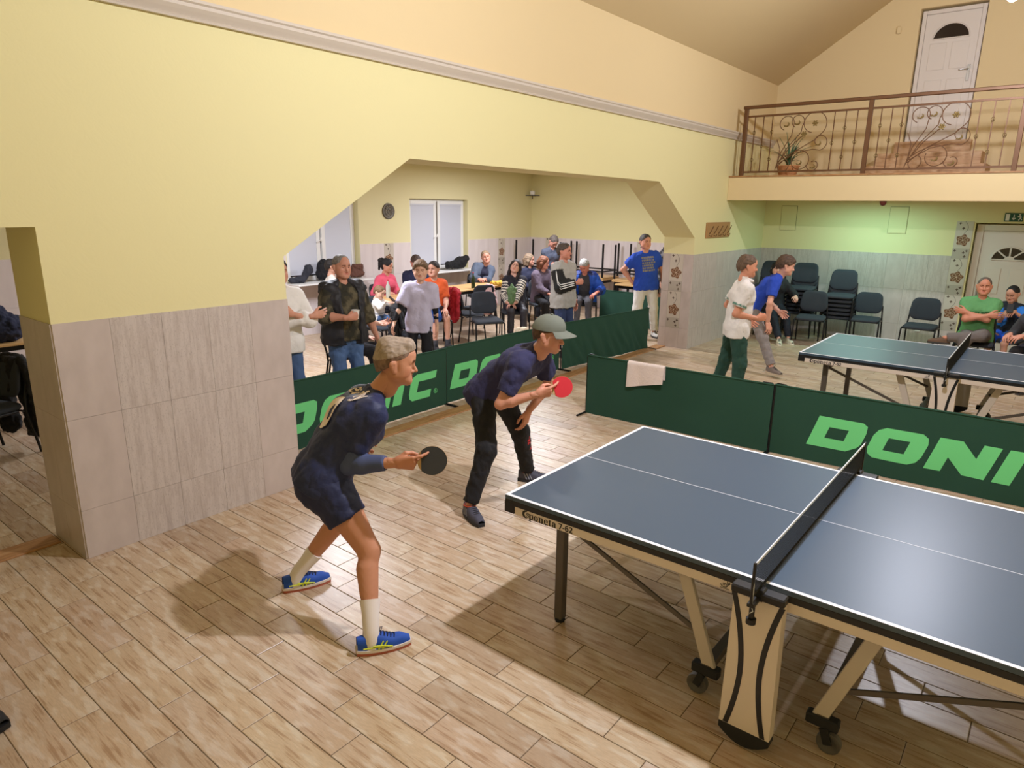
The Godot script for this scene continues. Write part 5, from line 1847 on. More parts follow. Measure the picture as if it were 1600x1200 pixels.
func eye_g() -> G:
	if heads.has("eye"): return heads["eye"]
	var g := G.new()
	g.ball(Vector3.ZERO, Vector3.ONE * 0.0125, Basis(Vector3.RIGHT, PI / 2), 14, 12)
	for i in g.v.size():
		var d := g.v[i].normalized().z
		g.c[i] = Color(0.01, 0.01, 0.01) if d > 0.965 else (Color(0.08, 0.06, 0.04) if d > 0.84 else Color(0.62, 0.58, 0.55))
	heads["eye"] = g
	return g
func paint(g: G, f: Callable) -> void:
	for i in g.v.size(): g.c[i] = f.call(g.v[i], g.n[i])

func racket(at: Vector3, hand: Vector3, nrm: Vector3, face: Color, back: Color, label: String) -> void:
	# blade centre at, handle runs to the hand, nrm is the side that is seen
	var y := (at - hand).normalized()
	var z := (nrm - y * nrm.dot(y)).normalized()
	var x := y.cross(z)
	var o := thing("table_tennis_racket", label, "racket", at)
	o.basis = Basis(x, y, z)
	var pl := PackedVector2Array()
	for i in 32:
		var a := TAU * i / 32 - PI / 2
		pl.append(Vector2(cos(a) * 0.076, sin(a) * 0.079 + 0.002))
	var g := G.new(); g.prism(pl, -0.003, 0.003); obj("blade", g, mat(rgb(196, 160, 110), 0.5), o)
	var p2 := PackedVector2Array()
	for q in pl: p2.append(q * 0.985 if q.y > -0.055 else Vector2(q.x * 0.985, -0.055))
	g = G.new(); g.prism(p2, 0.003, 0.0065); obj("rubber_sheet", g, mat(face, 0.6), o)
	g = G.new(); g.prism(p2, -0.0065, -0.003); obj("rubber_sheet", g, mat(back, 0.6), o)
	g = G.new(); g.box(Vector3(0, -0.125, 0), Vector3(0.03, 0.1, 0.022), Basis.IDENTITY, 0.006); obj("handle", g, mat(rgb(40, 34, 32), 0.6), o)

# flat print laid on the cloth of the garment built last: pts in the plane of ex/ey round o, pushed along -dir
func print_on(called: String, polys: Array, o: Vector3, ex: Vector3, ey: Vector3, dir: Vector3, m: Material) -> void:
	var fd: Fld = last.fld
	var g := G.new()
	for pl in polys:
		var pts := []
		for q in pl: pts.append(fd.hit(o + ex * q.x + ey * q.y + dir * 0.3, -dir) + dir * 0.005)
		g.poly(pts, o - dir * 0.5)
	obj(called, g, m, last.top)
func ring_polys(rx: float, ry: float, t: float, n := 28) -> Array:
	var a := []
	for i in n:
		var p := TAU * i / n
		var q := TAU * (i + 1) / n
		for s in 2:
			var k0 := 1.0 - t * s / 2.0
			var k1 := 1.0 - t * (s + 1) / 2.0
			a.append([Vector2(cos(p) * rx * k0, sin(p) * ry * k0), Vector2(cos(q) * rx * k0, sin(q) * ry * k0), Vector2(cos(q) * rx * k1, sin(q) * ry * k1), Vector2(cos(p) * rx * k1, sin(p) * ry * k1)])
	return a
func text_on(called: String, txt: String, size: float, o: Vector3, ex: Vector3, ey: Vector3, dir: Vector3, m: Material) -> void:
	var fd: Fld = last.fld
	var tm := letters_mesh(txt, size, "Droid Sans", 0.0)
	var a := tm.surface_get_arrays(0)
	var v: PackedVector3Array = a[Mesh.ARRAY_VERTEX]
	var ix: PackedInt32Array = a[Mesh.ARRAY_INDEX]
	var polys := []
	if ix.size() == 0:
		for i in range(0, v.size(), 3): polys.append([Vector2(v[i].x, v[i].y), Vector2(v[i + 1].x, v[i + 1].y), Vector2(v[i + 2].x, v[i + 2].y)])
	else:
		for i in range(0, ix.size(), 3): polys.append([Vector2(v[ix[i]].x, v[ix[i]].y), Vector2(v[ix[i + 1]].x, v[ix[i + 1]].y), Vector2(v[ix[i + 2]].x, v[ix[i + 2]].y)])
	for k in 2:
		var fine := []
		for q in polys:
			var a0: Vector2 = q[0]
			var b0: Vector2 = q[1]
			var c0: Vector2 = q[2]
			var ab := (a0 + b0) / 2
			var bc := (b0 + c0) / 2
			var ca := (c0 + a0) / 2
			fine += [[a0, ab, ca], [ab, b0, bc], [ca, bc, c0], [ab, bc, ca]]
		polys = fine
	print_on(called, polys, o, ex, ey, dir, m)

func player_one() -> void:
	var navy := rgb(28, 38, 78)
	person({"label": "player in navy numbered shirt and shorts crouching with a black racket", "H": 1.78, "cell": 0.0125, "at": Vector3(-0.86, 0, 0.53), "yaw": 150.0, "ph": 0.8, "lean": 38.0, "plean": 30.0, "side": 0.0, "twist": 0.0,
		"fr": Vector3(-0.36, 0, 0.64), "fl": Vector3(-1.17, 0, 0.54), "fyr": 150.0, "fyl": 158.0, "kr": Vector3(0.35, 0, -0.85), "kl": Vector3(0.2, 0, -0.8),
		"hr": Vector3(-0.425, 0.942, 0.38), "er": Vector3(-0.75, -0.6, 0.5), "dr": Vector3(0.17, 0.0, -0.12), "nr": Vector3(-0.45, 0.25, -0.8), "gr": "racket",
		"hl": Vector3(-0.88, 0.92, 0.24), "el": Vector3(-0.7, -0.3, -0.3), "legb": 1.06,
		"hyaw": 139.0, "hpitch": 8.0, "hoff": Vector3(0.045, 0.022, -0.03), "build": 1.13, "shf": 0.0,
		"skin": rgb(196, 136, 104), "hair": "quiff", "hc": rgb(176, 156, 136), "hair2": "buzz", "hc2": rgb(142, 112, 92),
		"top": {"c": navy, "sl": 0.7, "hem": 0.07, "inf": 0.011, "amp": 0.009, "freq": 6.0, "name": "sports_shirt", "rough": 0.6, "collar": 0.015},
		"bottom": {"c": rgb(24, 32, 70), "leg": 0.54, "inf": 0.028, "name": "shorts", "amp": 0.006, "rough": 0.65},
		"shoe": rgb(24, 74, 168), "sole": rgb(178, 96, 74), "lace": rgb(22, 26, 54), "sox": rgb(232, 222, 214), "soxh": 0.42})
	var L := last
	var base: Vector3 = L.base
	# number and name on the back
	var bd: Vector3 = -L.cf
	var cream := mat(rgb(232, 214, 196), 0.8)
	var ctr: Vector3 = L.che
	print_on("back_number", ring_polys(0.075, 0.105, 0.55), ctr - L.cu * 0.045, L.sr, L.cu, bd, cream)
	text_on("back_lettering", "eady", 0.1, ctr + L.cu * 0.125 - L.sr * 0.1, L.sr, L.cu, bd, cream)
	# compression sleeve on the right arm
	var A: Array = L.A[0]
	var g := G.new()
	var sh: Vector3 = L.shR - base
	var sf := Fld.new()
	sf.build([[sh.lerp(A[0], 0.4), A[0], 0.056, 0.054, 0.02], [A[0], A[0].lerp(A[1], 0.3), 0.054, 0.053, 0.02], [A[0].lerp(A[1], 0.3), A[0].lerp(A[1], 0.8), 0.053, 0.041, 0.02, Vector3.UP, 1.0, 1]], 0.01)
	g = sf.surface()
	obj("arm_sleeve", g, mat(rgb(70, 80, 116), 0.8, 0, T.weave, 0.3, 14.0), L.node)
	# coloured flashes on the shoes
	for i in 2:
		var so: Node3D = L["shoe%d" % i]
		g = G.new()
		for e in [-1.0, 1.0]:
			g.tube([Vector3(e * 0.05, 0.05, -0.05), Vector3(e * 0.052, 0.046, 0.02), Vector3(e * 0.052, 0.04, 0.08)], 0.004, 5)
			g.tube([Vector3(e * 0.051, 0.055, 0.0), Vector3(e * 0.052, 0.05, 0.05), Vector3(e * 0.05, 0.034, 0.1)], 0.004, 5)
			g.tube([Vector3(e * 0.053, 0.03, 0.025), Vector3(e * 0.042, 0.07, 0.055)], 0.004, 5)
			g.tube([Vector3(e * 0.053, 0.03, 0.045), Vector3(e * 0.042, 0.066, 0.075)], 0.004, 5)
		obj("flash", g, mat(rgb(206, 214, 52), 0.6), so)
		g = G.new()
		var pl := PackedVector2Array()
		for k in 2:
			for j in 13:
				var z := lerpf(-0.082, 0.204, j / 12.0) if k == 0 else lerpf(0.204, -0.082, j / 12.0)
				var t := (z + 0.082) / 0.286
				pl.append(Vector2((1 if k == 0 else -1) * (0.06 * pow(sin(PI * (0.07 + 0.88 * t)), 0.42) * (0.86 + 0.18 * t - 0.1 * t * t)), z))
		g.prism(pl, -0.03, -0.016, Transform3D(Basis(Vector3(1, 0, 0), Vector3(0, 0, 1), Vector3(0, -1, 0)), Vector3.ZERO))
		obj("midsole", g, mat(rgb(226, 214, 204), 0.7), so)
	var h: Transform3D = L.handr
	racket(h.origin + h.basis.y * 0.185 + h.basis.z * 0.03, h.origin + h.basis.y * 0.07 + h.basis.z * 0.022, Vector3(0.55, 0.25, 0.75), rgb(52, 54, 58), rgb(176, 30, 40), "black rubber table tennis racket in the hand of the navy shirted player")

func player_two() -> void:
	person({"label": "player in grey cap and dark tracksuit bottoms leaning on one knee with a red racket", "H": 1.8, "cell": 0.0125, "at": Vector3(-1.17, 0, -1.24), "yaw": 96.0, "ph": 0.875, "lean": 55.0, "plean": 42.0, "twist": 6.0,
		"fr": Vector3(-1.03, 0, -0.86), "fl": Vector3(-1.12, 0, -1.68), "fyr": 66.0, "fyl": 118.0, "kr": Vector3(0.8, 0, 0.1), "kl": Vector3(0.9, 0, -0.2),
		"hr": Vector3(-0.63, 0.96, -1.12), "er": Vector3(-0.5, -0.8, 0.5), "dr": Vector3(0.2, 0.05, -0.2), "nr": Vector3(-0.6, 0.35, -0.7), "gr": "racket",
		"hl": Vector3(-0.98, 0.68, -1.49), "el": Vector3(0.3, -0.2, -0.8), "dl": Vector3(-0.1, -0.8, 0.2), "nl": Vector3(-0.8, -0.1, 0.1), "gl": "relax",
		"hyaw": 112.0, "hpitch": 12.0, "build": 1.0, "shf": 0.02,
		"skin": rgb(212, 150, 124), "hair": "buzz", "hc": rgb(96, 70, 52),
		"top": {"c": rgb(46, 46, 82), "sl": 0.72, "hem": 0.1, "inf": 0.016, "amp": 0.011, "freq": 6.0, "loose": 0.014, "name": "t_shirt"},
		"bottom": {"c": rgb(24, 24, 28), "leg": 1.95, "inf": 0.016, "amp": 0.009},
		"shoe": rgb(72, 72, 88), "sole": rgb(44, 44, 50), "lace": rgb(70, 70, 82)})
	var L := last
	# cap
	var HX: Transform3D = L.HX
	var cap := Node3D.new(); cap.name = "cap"; L.node.add_child(cap); cap.transform = HX
	var g := G.new()
	g.sheet(func(u, w):
		var a: float = u * TAU
		var t: float = w * PI / 2
		return Vector3(sin(a) * 0.094 * pow(cos(t), 0.8), 0.08 + sin(t) * 0.098 + 0.014 * cos(a) * cos(t), -0.006 + cos(a) * 0.112 * pow(cos(t), 0.8)), 36, 12, 0.004)
	var cm := mat(rgb(112, 116, 104), 0.9, 0, T.weave, 0.5, 14.0)
	obj("crown", g, cm, cap)
	g = G.new()
	g.sheet(func(u, w):
		var a := lerpf(-1.15, 1.15, u)
		var rr: float = lerpf(0.0, 0.085, w)
		return Vector3(sin(a) * (0.098 + rr * 0.25), 0.094 - rr * 0.16 - 0.024 * sin(a) * sin(a) * (0.3 + w), 0.0 + cos(a) * 0.105 + rr * maxf(cos(a), 0.25)), 20, 8, 0.005)
	obj("brim", g, cm, cap)
	g = G.new(); g.ball(Vector3(0, 0.184, -0.006), Vector3(0.009, 0.005, 0.009)); obj("button", g, cm, cap)
	# red lettering down the left shin
	g = G.new()
	var A: Array = L.legs[1]
	var dn: Vector3 = (A[1] - A[0]).normalized()
	for i in 6:
		var c: Vector3 = A[0].lerp(A[1], 0.12 + i * 0.07) + Vector3(0.066 - i * 0.002, 0, -0.012)
		g.box(c, Vector3(0.01, 0.02, 0.035 - 0.006 * (i % 2)), Basis.IDENTITY, 0.002)
	obj("leg_lettering", g, mat(rgb(190, 40, 46), 0.7), L.node)
	for i in 2:
		var so: Node3D = L["shoe%d" % i]
		g = G.new()
		for e in [-1.0, 1.0]:
			for k in 3: g.tube([Vector3(e * 0.05, 0.03, 0.045 - k * 0.022), Vector3(e * 0.036, 0.075, 0.02 - k * 0.022)], 0.0045, 5)
		obj("stripe", g, mat(rgb(150, 150, 160), 0.6), so)
		g = G.new()
		g.tube([Vector3(-0.036, 0.082, -0.03), Vector3(-0.03, 0.092, 0.03), Vector3(0, 0.098, 0.05), Vector3(0.03, 0.092, 0.03), Vector3(0.036, 0.082, -0.03), Vector3(0, 0.09, -0.06)], 0.006, 6, true)
		obj("collar", g, mat(rgb(214, 92, 64), 0.7), so)
	var h: Transform3D = L.handr
	racket(h.origin + h.basis.y * 0.185 + h.basis.z * 0.03, h.origin + h.basis.y * 0.07 + h.basis.z * 0.022, Vector3(0.6, 0.25, 0.7), rgb(206, 34, 48), rgb(40, 40, 42), "red rubber table tennis racket in the hand of the player in the cap")

func fw(yaw: float) -> Vector3: return Vector3(sin(deg_to_rad(yaw)), 0, cos(deg_to_rad(yaw)))
# sitting figure with a chair under it
func sit(s: Dictionary, chair_label := "", cyaw := 999.0) -> Node3D:
	var f := fw(s.yaw)
	var r := f.cross(Vector3.UP)
	var H: float = s.H
	var hs := H / 1.78
	var d := {"ph": 0.465 + 0.1 * hs, "lean": 4.0, "plean": -4.0,
		"fr": s.at + f * 0.47 * hs + r * 0.11, "fl": s.at + f * 0.44 * hs - r * 0.11,
		"hr": s.at + f * 0.34 * hs + r * 0.1 + Vector3(0, 0.63, 0), "hl": s.at + f * 0.36 * hs - r * 0.1 + Vector3(0, 0.63, 0),
		"kr": Vector3.UP + f, "kl": Vector3.UP + f, "nr": Vector3.DOWN + -r * 0.3, "nl": Vector3.DOWN + r * 0.3, "dr": f * 0.9 - Vector3.UP * 0.2 - r * 0.2, "dl": f * 0.9 - Vector3.UP * 0.2 + r * 0.2}
	for k in s: d[k] = s[k]
	var o := person(d)
	if chair_label != "":
		var cy: float = s.yaw if cyaw > 900 else cyaw
		chair(s.at + fw(cy) * 0.06, cy, chair_label)
	return o
# nearness of a point to the arms of the figure being built
func arm_t(v: Vector3) -> Vector2:
	var best := Vector2(9, 0)
	var b: Vector3 = last.base0
	for e in [["shR", "elR", "wrR"], ["shL", "elL", "wrL"]]:
		for k in 2:
			var a: Vector3 = last[e[k]] - b
			var c: Vector3 = last[e[k + 1]] - b
			var t := clampf((v - a).dot(c - a) / (c - a).length_squared(), 0, 1)
			var dd := v.distance_to(a.lerp(c, t))
			if dd < best.x: best = Vector2(dd, t + k)
	return best
func block_print(w: float, h: float, rows: int, sd: int, o: Vector3, ex: Vector3, ey: Vector3, dir: Vector3, m: Material) -> void:
	var r := RandomNumberGenerator.new()
	r.seed = sd
	var polys := []
	for i in rows:
		var y := -h / 2 + h * i / rows
		var hh := h / rows * 0.72
		var x := -w / 2
		while x < w / 2:
			var ww := r.randf_range(0.015, 0.035)
			polys.append([Vector2(x, y), Vector2(x + ww, y), Vector2(x + ww, y + hh), Vector2(x, y + hh)])
			x += ww + 0.008
	print_on("shirt_print", polys, o, ex, ey, dir, m)

func build_people() -> void:
	player_one()
	player_two()
	var jeans := rgb(78, 104, 146)
	# --- standing behind the barrier
	person({"label": "person in white hoodie with crossed arms, half hidden by the tiled pillar", "H": 1.74, "at": Vector3(-3.72, 0, -1.12), "yaw": 85.0, "hyaw": 80.0, "hair": "short", "hc": rgb(60, 48, 40),
		"hr": Vector3(-3.42, 1.2, -1.28), "hl": Vector3(-3.44, 1.24, -1.06), "er": Vector3(-0.2, -0.9, 0.6), "el": Vector3(0.3, -0.9, -0.8), "dr": Vector3(0.15, 0.1, -0.9), "dl": Vector3(0.1, 0.35, 0.9), "nr": Vector3(-1, 0, 0), "nl": Vector3(-1, 0, 0),
		"top": {"c": rgb(240, 236, 230), "sl": 1.55, "hem": 0.1, "inf": 0.03, "name": "hoodie", "amp": 0.009, "freq": 4.5, "collar": 0.03}, "bottom": {"c": jeans, "name": "jeans"}, "skin": rgb(212, 156, 130)})
	person({"label": "grey haired man in black quilted vest and camouflage shirt holding a cup", "H": 1.74, "cell": 0.015, "at": Vector3(-3.74, 0, -1.88), "yaw": 78.0, "hyaw": 84.0, "hpitch": 2.0, "hair": "buzz", "hc": rgb(150, 146, 142), "build": 1.2, "belly": 0.05, "kind": "m",
		"hr": Vector3(-3.44, 1.13, -1.70), "er": Vector3(-0.8, -0.7, 0.9), "dr": Vector3(0.35, 0.1, -0.75), "nr": Vector3(-0.6, 0, -0.2), "gr": "grip", "hl": Vector3(-3.62, 0.83, -2.22),
		"top": {"c": rgb(96, 88, 66), "sl": 1.35, "hem": 0.07, "inf": 0.012, "name": "camouflage_shirt", "collar": 0.04, "loose": 0.014, "paint": camo}, "over": {"c": rgb(36, 36, 42), "sl": 0.06, "hem": 0.12, "inf": 0.04, "open": 0.085, "name": "vest", "amp": 0.016, "freq": 5.0, "rough": 0.6, "collar": 0.02},
		"bottom": {"c": rgb(84, 112, 156), "name": "jeans", "inf": 0.014, "amp": 0.012}, "skin": rgb(206, 148, 124)})
	var cup := obj("paper_cup", cup_g(0.04, 0.09), M.white)
	var hh: Transform3D = last.handr
	cup.position = hh.origin + hh.basis.y * 0.075 + hh.basis.z * 0.045 - Vector3(0, 0.03, 0) + Vector3(0.01, 0.0, -0.01)
	tag(cup, "white paper cup in the hand of the man in the black vest", "cup")
	person({"label": "boy in pale lilac t-shirt over black long sleeves facing the camera", "H": 1.55, "cell": 0.015, "kid": true, "hsc": 1.12, "build": 0.86, "at": Vector3(-4.22, 0, -3.42), "yaw": 42.0, "hyaw": 42.0, "side": -4.0, "hair": "mop", "hc": rgb(128, 100, 72), "skin": rgb(226, 178, 152),
		"hr": Vector3(-4.33, 0.68, -3.02), "hl": Vector3(-4.08, 0.62, -3.62), "er": Vector3(-0.6, 0, 0.8), "el": Vector3(0.3, 0, -0.8),
		"top": {"c": rgb(204, 198, 222), "sl": 0.92, "hem": 0.16, "inf": 0.026, "loose": 0.028, "name": "t_shirt", "amp": 0.008, "freq": 4.5}, "over": {"c": rgb(26, 26, 30), "sl": 1.9, "hem": 0.0, "inf": -0.002, "name": "long_sleeved_shirt", "amp": 0.006}, "bottom": {"c": rgb(26, 26, 32), "inf": 0.02}})
	person({"label": "man in grey and black hooded jacket standing behind the barrier", "H": 1.72, "cell": 0.015, "at": Vector3(-3.78, 0, -6.02), "yaw": 88.0, "hyaw": 104.0, "hair": "short", "hc": rgb(92, 78, 66), "build": 1.15, "belly": 0.04, "skin": rgb(214, 146, 124),
		"hr": Vector3(-3.5, 1.15, -5.98), "er": Vector3(-0.5, -0.9, 0.7), "dr": Vector3(0.3, 0.1, -0.6), "gr": "fist", "nr": Vector3(-0.5, 0, -0.4),
		"top": {"c": rgb(232, 230, 226), "sl": 0.5, "inf": 0.008, "hem": 0.0, "name": "undershirt", "collar": 0.035}, "over": {"c": rgb(236, 234, 230), "sl": 1.92, "hem": 0.16, "inf": 0.028, "loose": 0.014, "name": "hooded_jacket", "amp": 0.013, "collar": 0.02, "paint": func(v, n):
			var a := arm_t(v)
			if a.x < 0.105 and a.y > 0.12:
				if n.x + n.z > 0.35 and fposmod(n.y * 3.3 + 0.15, 1.0) < 0.4 and n.y < 0.1 and n.y > -0.85 and a.y > 0.9: return Color(1, 1, 1)
				return Color(0.02, 0.02, 0.02)
			return Color(0.55, 0.54, 0.52)}, "bottom": {"c": rgb(52, 66, 104), "name": "jeans", "inf": 0.016}})
	for i in 3:
		var st := G.new()
		var pth := []
		for e in [["shR", "elR", 0.25], ["shR", "elR", 0.8], ["elR", "wrR", 0.12], ["elR", "wrR", 0.9]]:
			pth.append((last[e[0]] as Vector3).lerp(last[e[1]], e[2]) - last.base + Vector3(0.35 - i * 0.05, -0.3 + i * 0.32, 0.85).normalized() * (0.096 if e[2] < 0.85 else 0.078))
		st.tube(pth, 0.0075, 6)
		obj("sleeve_stripe", st, M.white, last.node)
	person({"label": "man in blue printed t-shirt and white trousers leaning on the pillar", "H": 1.81, "cell": 0.015, "at": Vector3(-3.52, 0, -8.2), "yaw": 42.0, "hyaw": 58.0, "side": 6.0, "hair": "short", "hc": rgb(74, 66, 60), "build": 1.08, "belly": 0.03, "skin": rgb(208, 146, 122),
		"hr": Vector3(-3.72, 0.98, -8.07), "er": Vector3(-0.9, -0.1, 0.25), "dr": Vector3(0.5, -0.5, -0.5), "nr": Vector3(0.3, -0.1, -0.6), "hl": Vector3(-3.27, 0.9, -8.36), "el": Vector3(0.6, 0, -0.8), "dl": Vector3(-0.1, -0.9, 0.1),
		"top": {"c": rgb(30, 72, 178), "sl": 0.66, "hem": 0.1, "inf": 0.02, "loose": 0.016, "name": "t_shirt", "amp": 0.01}, "bottom": {"c": rgb(222, 218, 212), "inf": 0.022}, "fr": Vector3(-3.62, 0, -8.02), "fl": Vector3(-3.42, 0, -8.42), "shoe": rgb(200, 196, 190)})
	block_print(0.2, 0.26, 6, 5, last.che + last.cf * 0.0 - last.cu * 0.02, -last.sr, last.cu, last.cf, mat(rgb(134, 130, 120), 0.8))
	person({"label": "person in dark patterned top mostly hidden behind the pillar", "H": 1.8, "at": Vector3(-3.72, 0, -9.5), "yaw": 60.0, "hair": "short", "hc": rgb(70, 64, 60), "skin": rgb(196, 150, 130), "top": {"c": rgb(130, 128, 134), "sl": 1.9, "hem": 0.1, "amp": 0.01, "name": "jumper", "paint": func(v, n): return Color(1, 1, 1) if camo_n.get_noise_3d(v.x, v.y, v.z) > 0.1 else Color(0.2, 0.2, 0.2)}, "bottom": {"c": rgb(30, 30, 36)}})
	# --- seated in the side room
	sit({"label": "sitter in white shirt by the window, only the back of a dark head showing", "H": 1.72, "at": Vector3(-7.35, 0, -4.42), "yaw": 150.0, "hair": "short", "hc": rgb(40, 32, 28), "skin": rgb(210, 160, 136), "top": {"c": rgb(232, 224, 214), "sl": 1.5, "hem": 0.08, "name": "shirt"}, "bottom": {"c": rgb(50, 52, 60)}}, "dark chair under the sitter in white shirt by the window")
	sit({"label": "woman in maroon top and black trousers sitting behind the man in the vest", "kind": "f", "H": 1.68, "at": Vector3(-4.72, 0, -2.55), "yaw": 138.0, "hyaw": 150.0, "hair": "bob", "hc": rgb(60, 42, 34), "skin": rgb(222, 172, 150), "hr": Vector3(-4.42, 0.8, -2.95), "dr": Vector3(0.6, 0.1, -0.7), "nr": Vector3(0, 0.5, 0.8),
		"top": {"c": rgb(112, 34, 58), "sl": 1.4, "hem": 0.08, "name": "jumper"}, "bottom": {"c": rgb(26, 26, 32), "inf": 0.02}}, "dark chair under the woman in maroon")
	sit({"label": "woman in pink top with black ponytail sitting at the window table", "kind": "f", "H": 1.68, "at": Vector3(-7.2, 0, -5.42), "yaw": 92.0, "hyaw": 112.0, "hpitch": 10.0, "hair": "tail", "hc": rgb(28, 24, 26), "skin": rgb(206, 150, 126), "lean": 14.0, "hr": Vector3(-6.88, 0.79, -5.22), "hl": Vector3(-6.86, 0.79, -5.52),
		"top": {"c": rgb(226, 92, 118), "sl": 1.4, "hem": 0.08, "inf": 0.018, "name": "t_shirt"}, "bottom": {"c": rgb(40, 44, 60)}}, "dark chair under the woman in pink")
	sit({"label": "man in navy t-shirt looking down at his phone at the window table", "H": 1.76, "at": Vector3(-7.12, 0, -6.1), "yaw": 62.0, "hyaw": 54.0, "hpitch": 34.0, "hair": "short", "hc": rgb(80, 60, 50), "build": 1.12, "skin": rgb(204, 140, 122), "lean": 12.0, "hr": Vector3(-6.85, 0.82, -5.88), "hl": Vector3(-6.82, 0.82, -6.05),
		"top": {"c": rgb(30, 36, 70), "sl": 0.75, "hem": 0.08, "inf": 0.018, "name": "t_shirt"}, "bottom": {"c": rgb(40, 44, 60)}}, "dark chair under the man in navy looking at his phone")
	sit({"label": "small child in white striped top drinking from a dark bottle", "kid": true, "kind": "f", "H": 0.98, "hsc": 1.42, "at": Vector3(-5.92, 0, -4.2), "yaw": 100.0, "hyaw": 112.0, "hpitch": 20.0, "hair": "short", "hc": rgb(128, 94, 64), "skin": rgb(226, 182, 158), "ph": 0.56, "fr": Vector3(-5.68, 0.3, -4.2), "fl": Vector3(-5.68, 0.3, -4.3), "hr": Vector3(-5.74, 0.84, -4.2), "hl": Vector3(-5.74, 0.82, -4.32),
		"top": {"c": rgb(232, 228, 222), "sl": 1.85, "hem": 0.05, "name": "striped_top", "amp": 0.004, "paint": func(v, n): return Color(0.35, 0.37, 0.45) if v.y < 0.68 and fposmod(v.y * 22.0, 1.0) < 0.35 else Color(1, 1, 1)}, "bottom": {"c": rgb(60, 84, 120)}}, "dark chair under the small child")
	var bt := G.new(); bt.tube([Vector3(-0.0, 0, 0), Vector3(0.1, -0.12, -0.08), Vector3(0.16, -0.2, -0.12)], [0.016, 0.03, 0.03], 12)
	var bo := obj("drink_bottle", bt, mat(rgb(64, 48, 40), 0.4)); bo.position = Vector3(-5.76, 0.9, -4.28); tag(bo, "dark tilted bottle held to the small child's mouth", "bottle")
	sit({"label": "person in orange shirt and dark shorts sitting behind the boy in lilac", "H": 1.74, "at": Vector3(-5.86, 0, -5.3), "yaw": 62.0, "hyaw": 20.0, "hair": "short", "hc": rgb(52, 40, 34), "skin": rgb(212, 158, 134), "lean": 10.0, "build": 1.08,
		"top": {"c": rgb(222, 92, 40), "sl": 0.8, "hem": 0.08, "inf": 0.02, "name": "t_shirt"}, "bottom": {"c": rgb(50, 48, 56), "leg": 0.85, "inf": 0.026, "name": "shorts"}, "sox": rgb(70, 70, 74), "soxh": 0.18, "shoe": rgb(34, 34, 38)}, "dark chair under the person in orange")
	sit({"label": "older man in grey blue jacket leaning over the table with folded hands", "H": 1.76, "at": Vector3(-7.32, 0, -8.1), "yaw": 60.0, "hyaw": 48.0, "hroll": 12.0, "side": -14.0, "lean": 16.0, "hair": "recede", "hc": rgb(170, 140, 110), "skin": rgb(216, 156, 134), "hr": Vector3(-6.98, 0.82, -7.75), "hl": Vector3(-6.95, 0.82, -7.86), "dr": Vector3(0.2, 0, -0.6), "dl": Vector3(0.2, 0, 0.6),
		"top": {"c": rgb(40, 40, 60), "sl": 0.5, "hem": 0.05, "inf": 0.01, "name": "shirt"}, "over": {"c": rgb(88, 98, 116), "sl": 1.92, "hem": 0.14, "inf": 0.03, "open": 0.07, "name": "jacket", "amp": 0.012, "collar": 0.03}, "bottom": {"c": rgb(40, 44, 56)}}, "dark chair under the older man in the grey blue jacket")
	sit({"label": "dark haired woman in navy vest with striped sleeves holding a wrapped plant", "kind": "f", "H": 1.68, "cell": 0.015, "at": Vector3(-5.38, 0, -6.85), "yaw": 44.0, "hyaw": 30.0, "hpitch": -14.0, "hroll": -16.0, "hair": "long", "hc": rgb(44, 30, 26), "skin": rgb(224, 172, 152), "hr": Vector3(-5.24, 0.63, -6.5), "hl": Vector3(-5.14, 0.63, -6.56), "dr": Vector3(0.5, -0.2, -0.4), "dl": Vector3(-0.5, -0.2, 0.5), "kr": Vector3(0.7, 1, 0.7), "kl": Vector3(0.8, 1, 0.6),
		"top": {"c": rgb(226, 216, 200), "sl": 1.92, "hem": 0.1, "inf": 0.018, "loose": 0.012, "name": "striped_jumper", "paint": func(v, n):
			var a := arm_t(v)
			if a.x < 0.09 and a.y > 0.1: return Color(1, 1, 1) if fposmod(a.y * 5.5, 1.0) < 0.5 else Color(0.02, 0.022, 0.04)
			return Color(0.02, 0.022, 0.04)}, "bottom": {"c": rgb(46, 44, 50), "inf": 0.012, "rough": 0.5}, "shoe": rgb(24, 24, 26)}, "dark chair under the woman with striped sleeves")
	var pb := heap("wrapped_plant", "green leafy plant in clear wrapping on the woman's lap", "plant", Vector3(-5.12, 0.7, -6.45), [[Vector3(0, 0, 0), Vector3(0, 0.16, 0), 0.07, 0.08, 0.03], [Vector3(0, 0.16, 0), Vector3(0.0, 0.24, 0), 0.08, 0.04, 0.03]], rgb(96, 124, 82), 6, 0.03)
	sit({"label": "woman in plum jacket with reddish hair sitting beside the striped sleeves", "kind": "f", "H": 1.68, "cell": 0.016, "at": Vector3(-5.62, 0, -7.98), "yaw": 60.0, "hyaw": 104.0, "hpitch": 8.0, "hair": "bob", "hc": rgb(124, 72, 42), "skin": rgb(216, 150, 130), "lean": 10.0, "build": 1.12, "hr": Vector3(-5.28, 0.66, -7.78), "hl": Vector3(-5.22, 0.66, -7.86), "dr": Vector3(0.4, -0.2, -0.4), "dl": Vector3(0.3, -0.2, 0.5),
		"top": {"c": rgb(92, 78, 92), "sl": 1.92, "hem": 0.1, "inf": 0.024, "name": "jacket", "collar": 0.03}, "bottom": {"c": rgb(24, 24, 28), "inf": 0.02}}, "dark chair under the woman in the plum jacket")
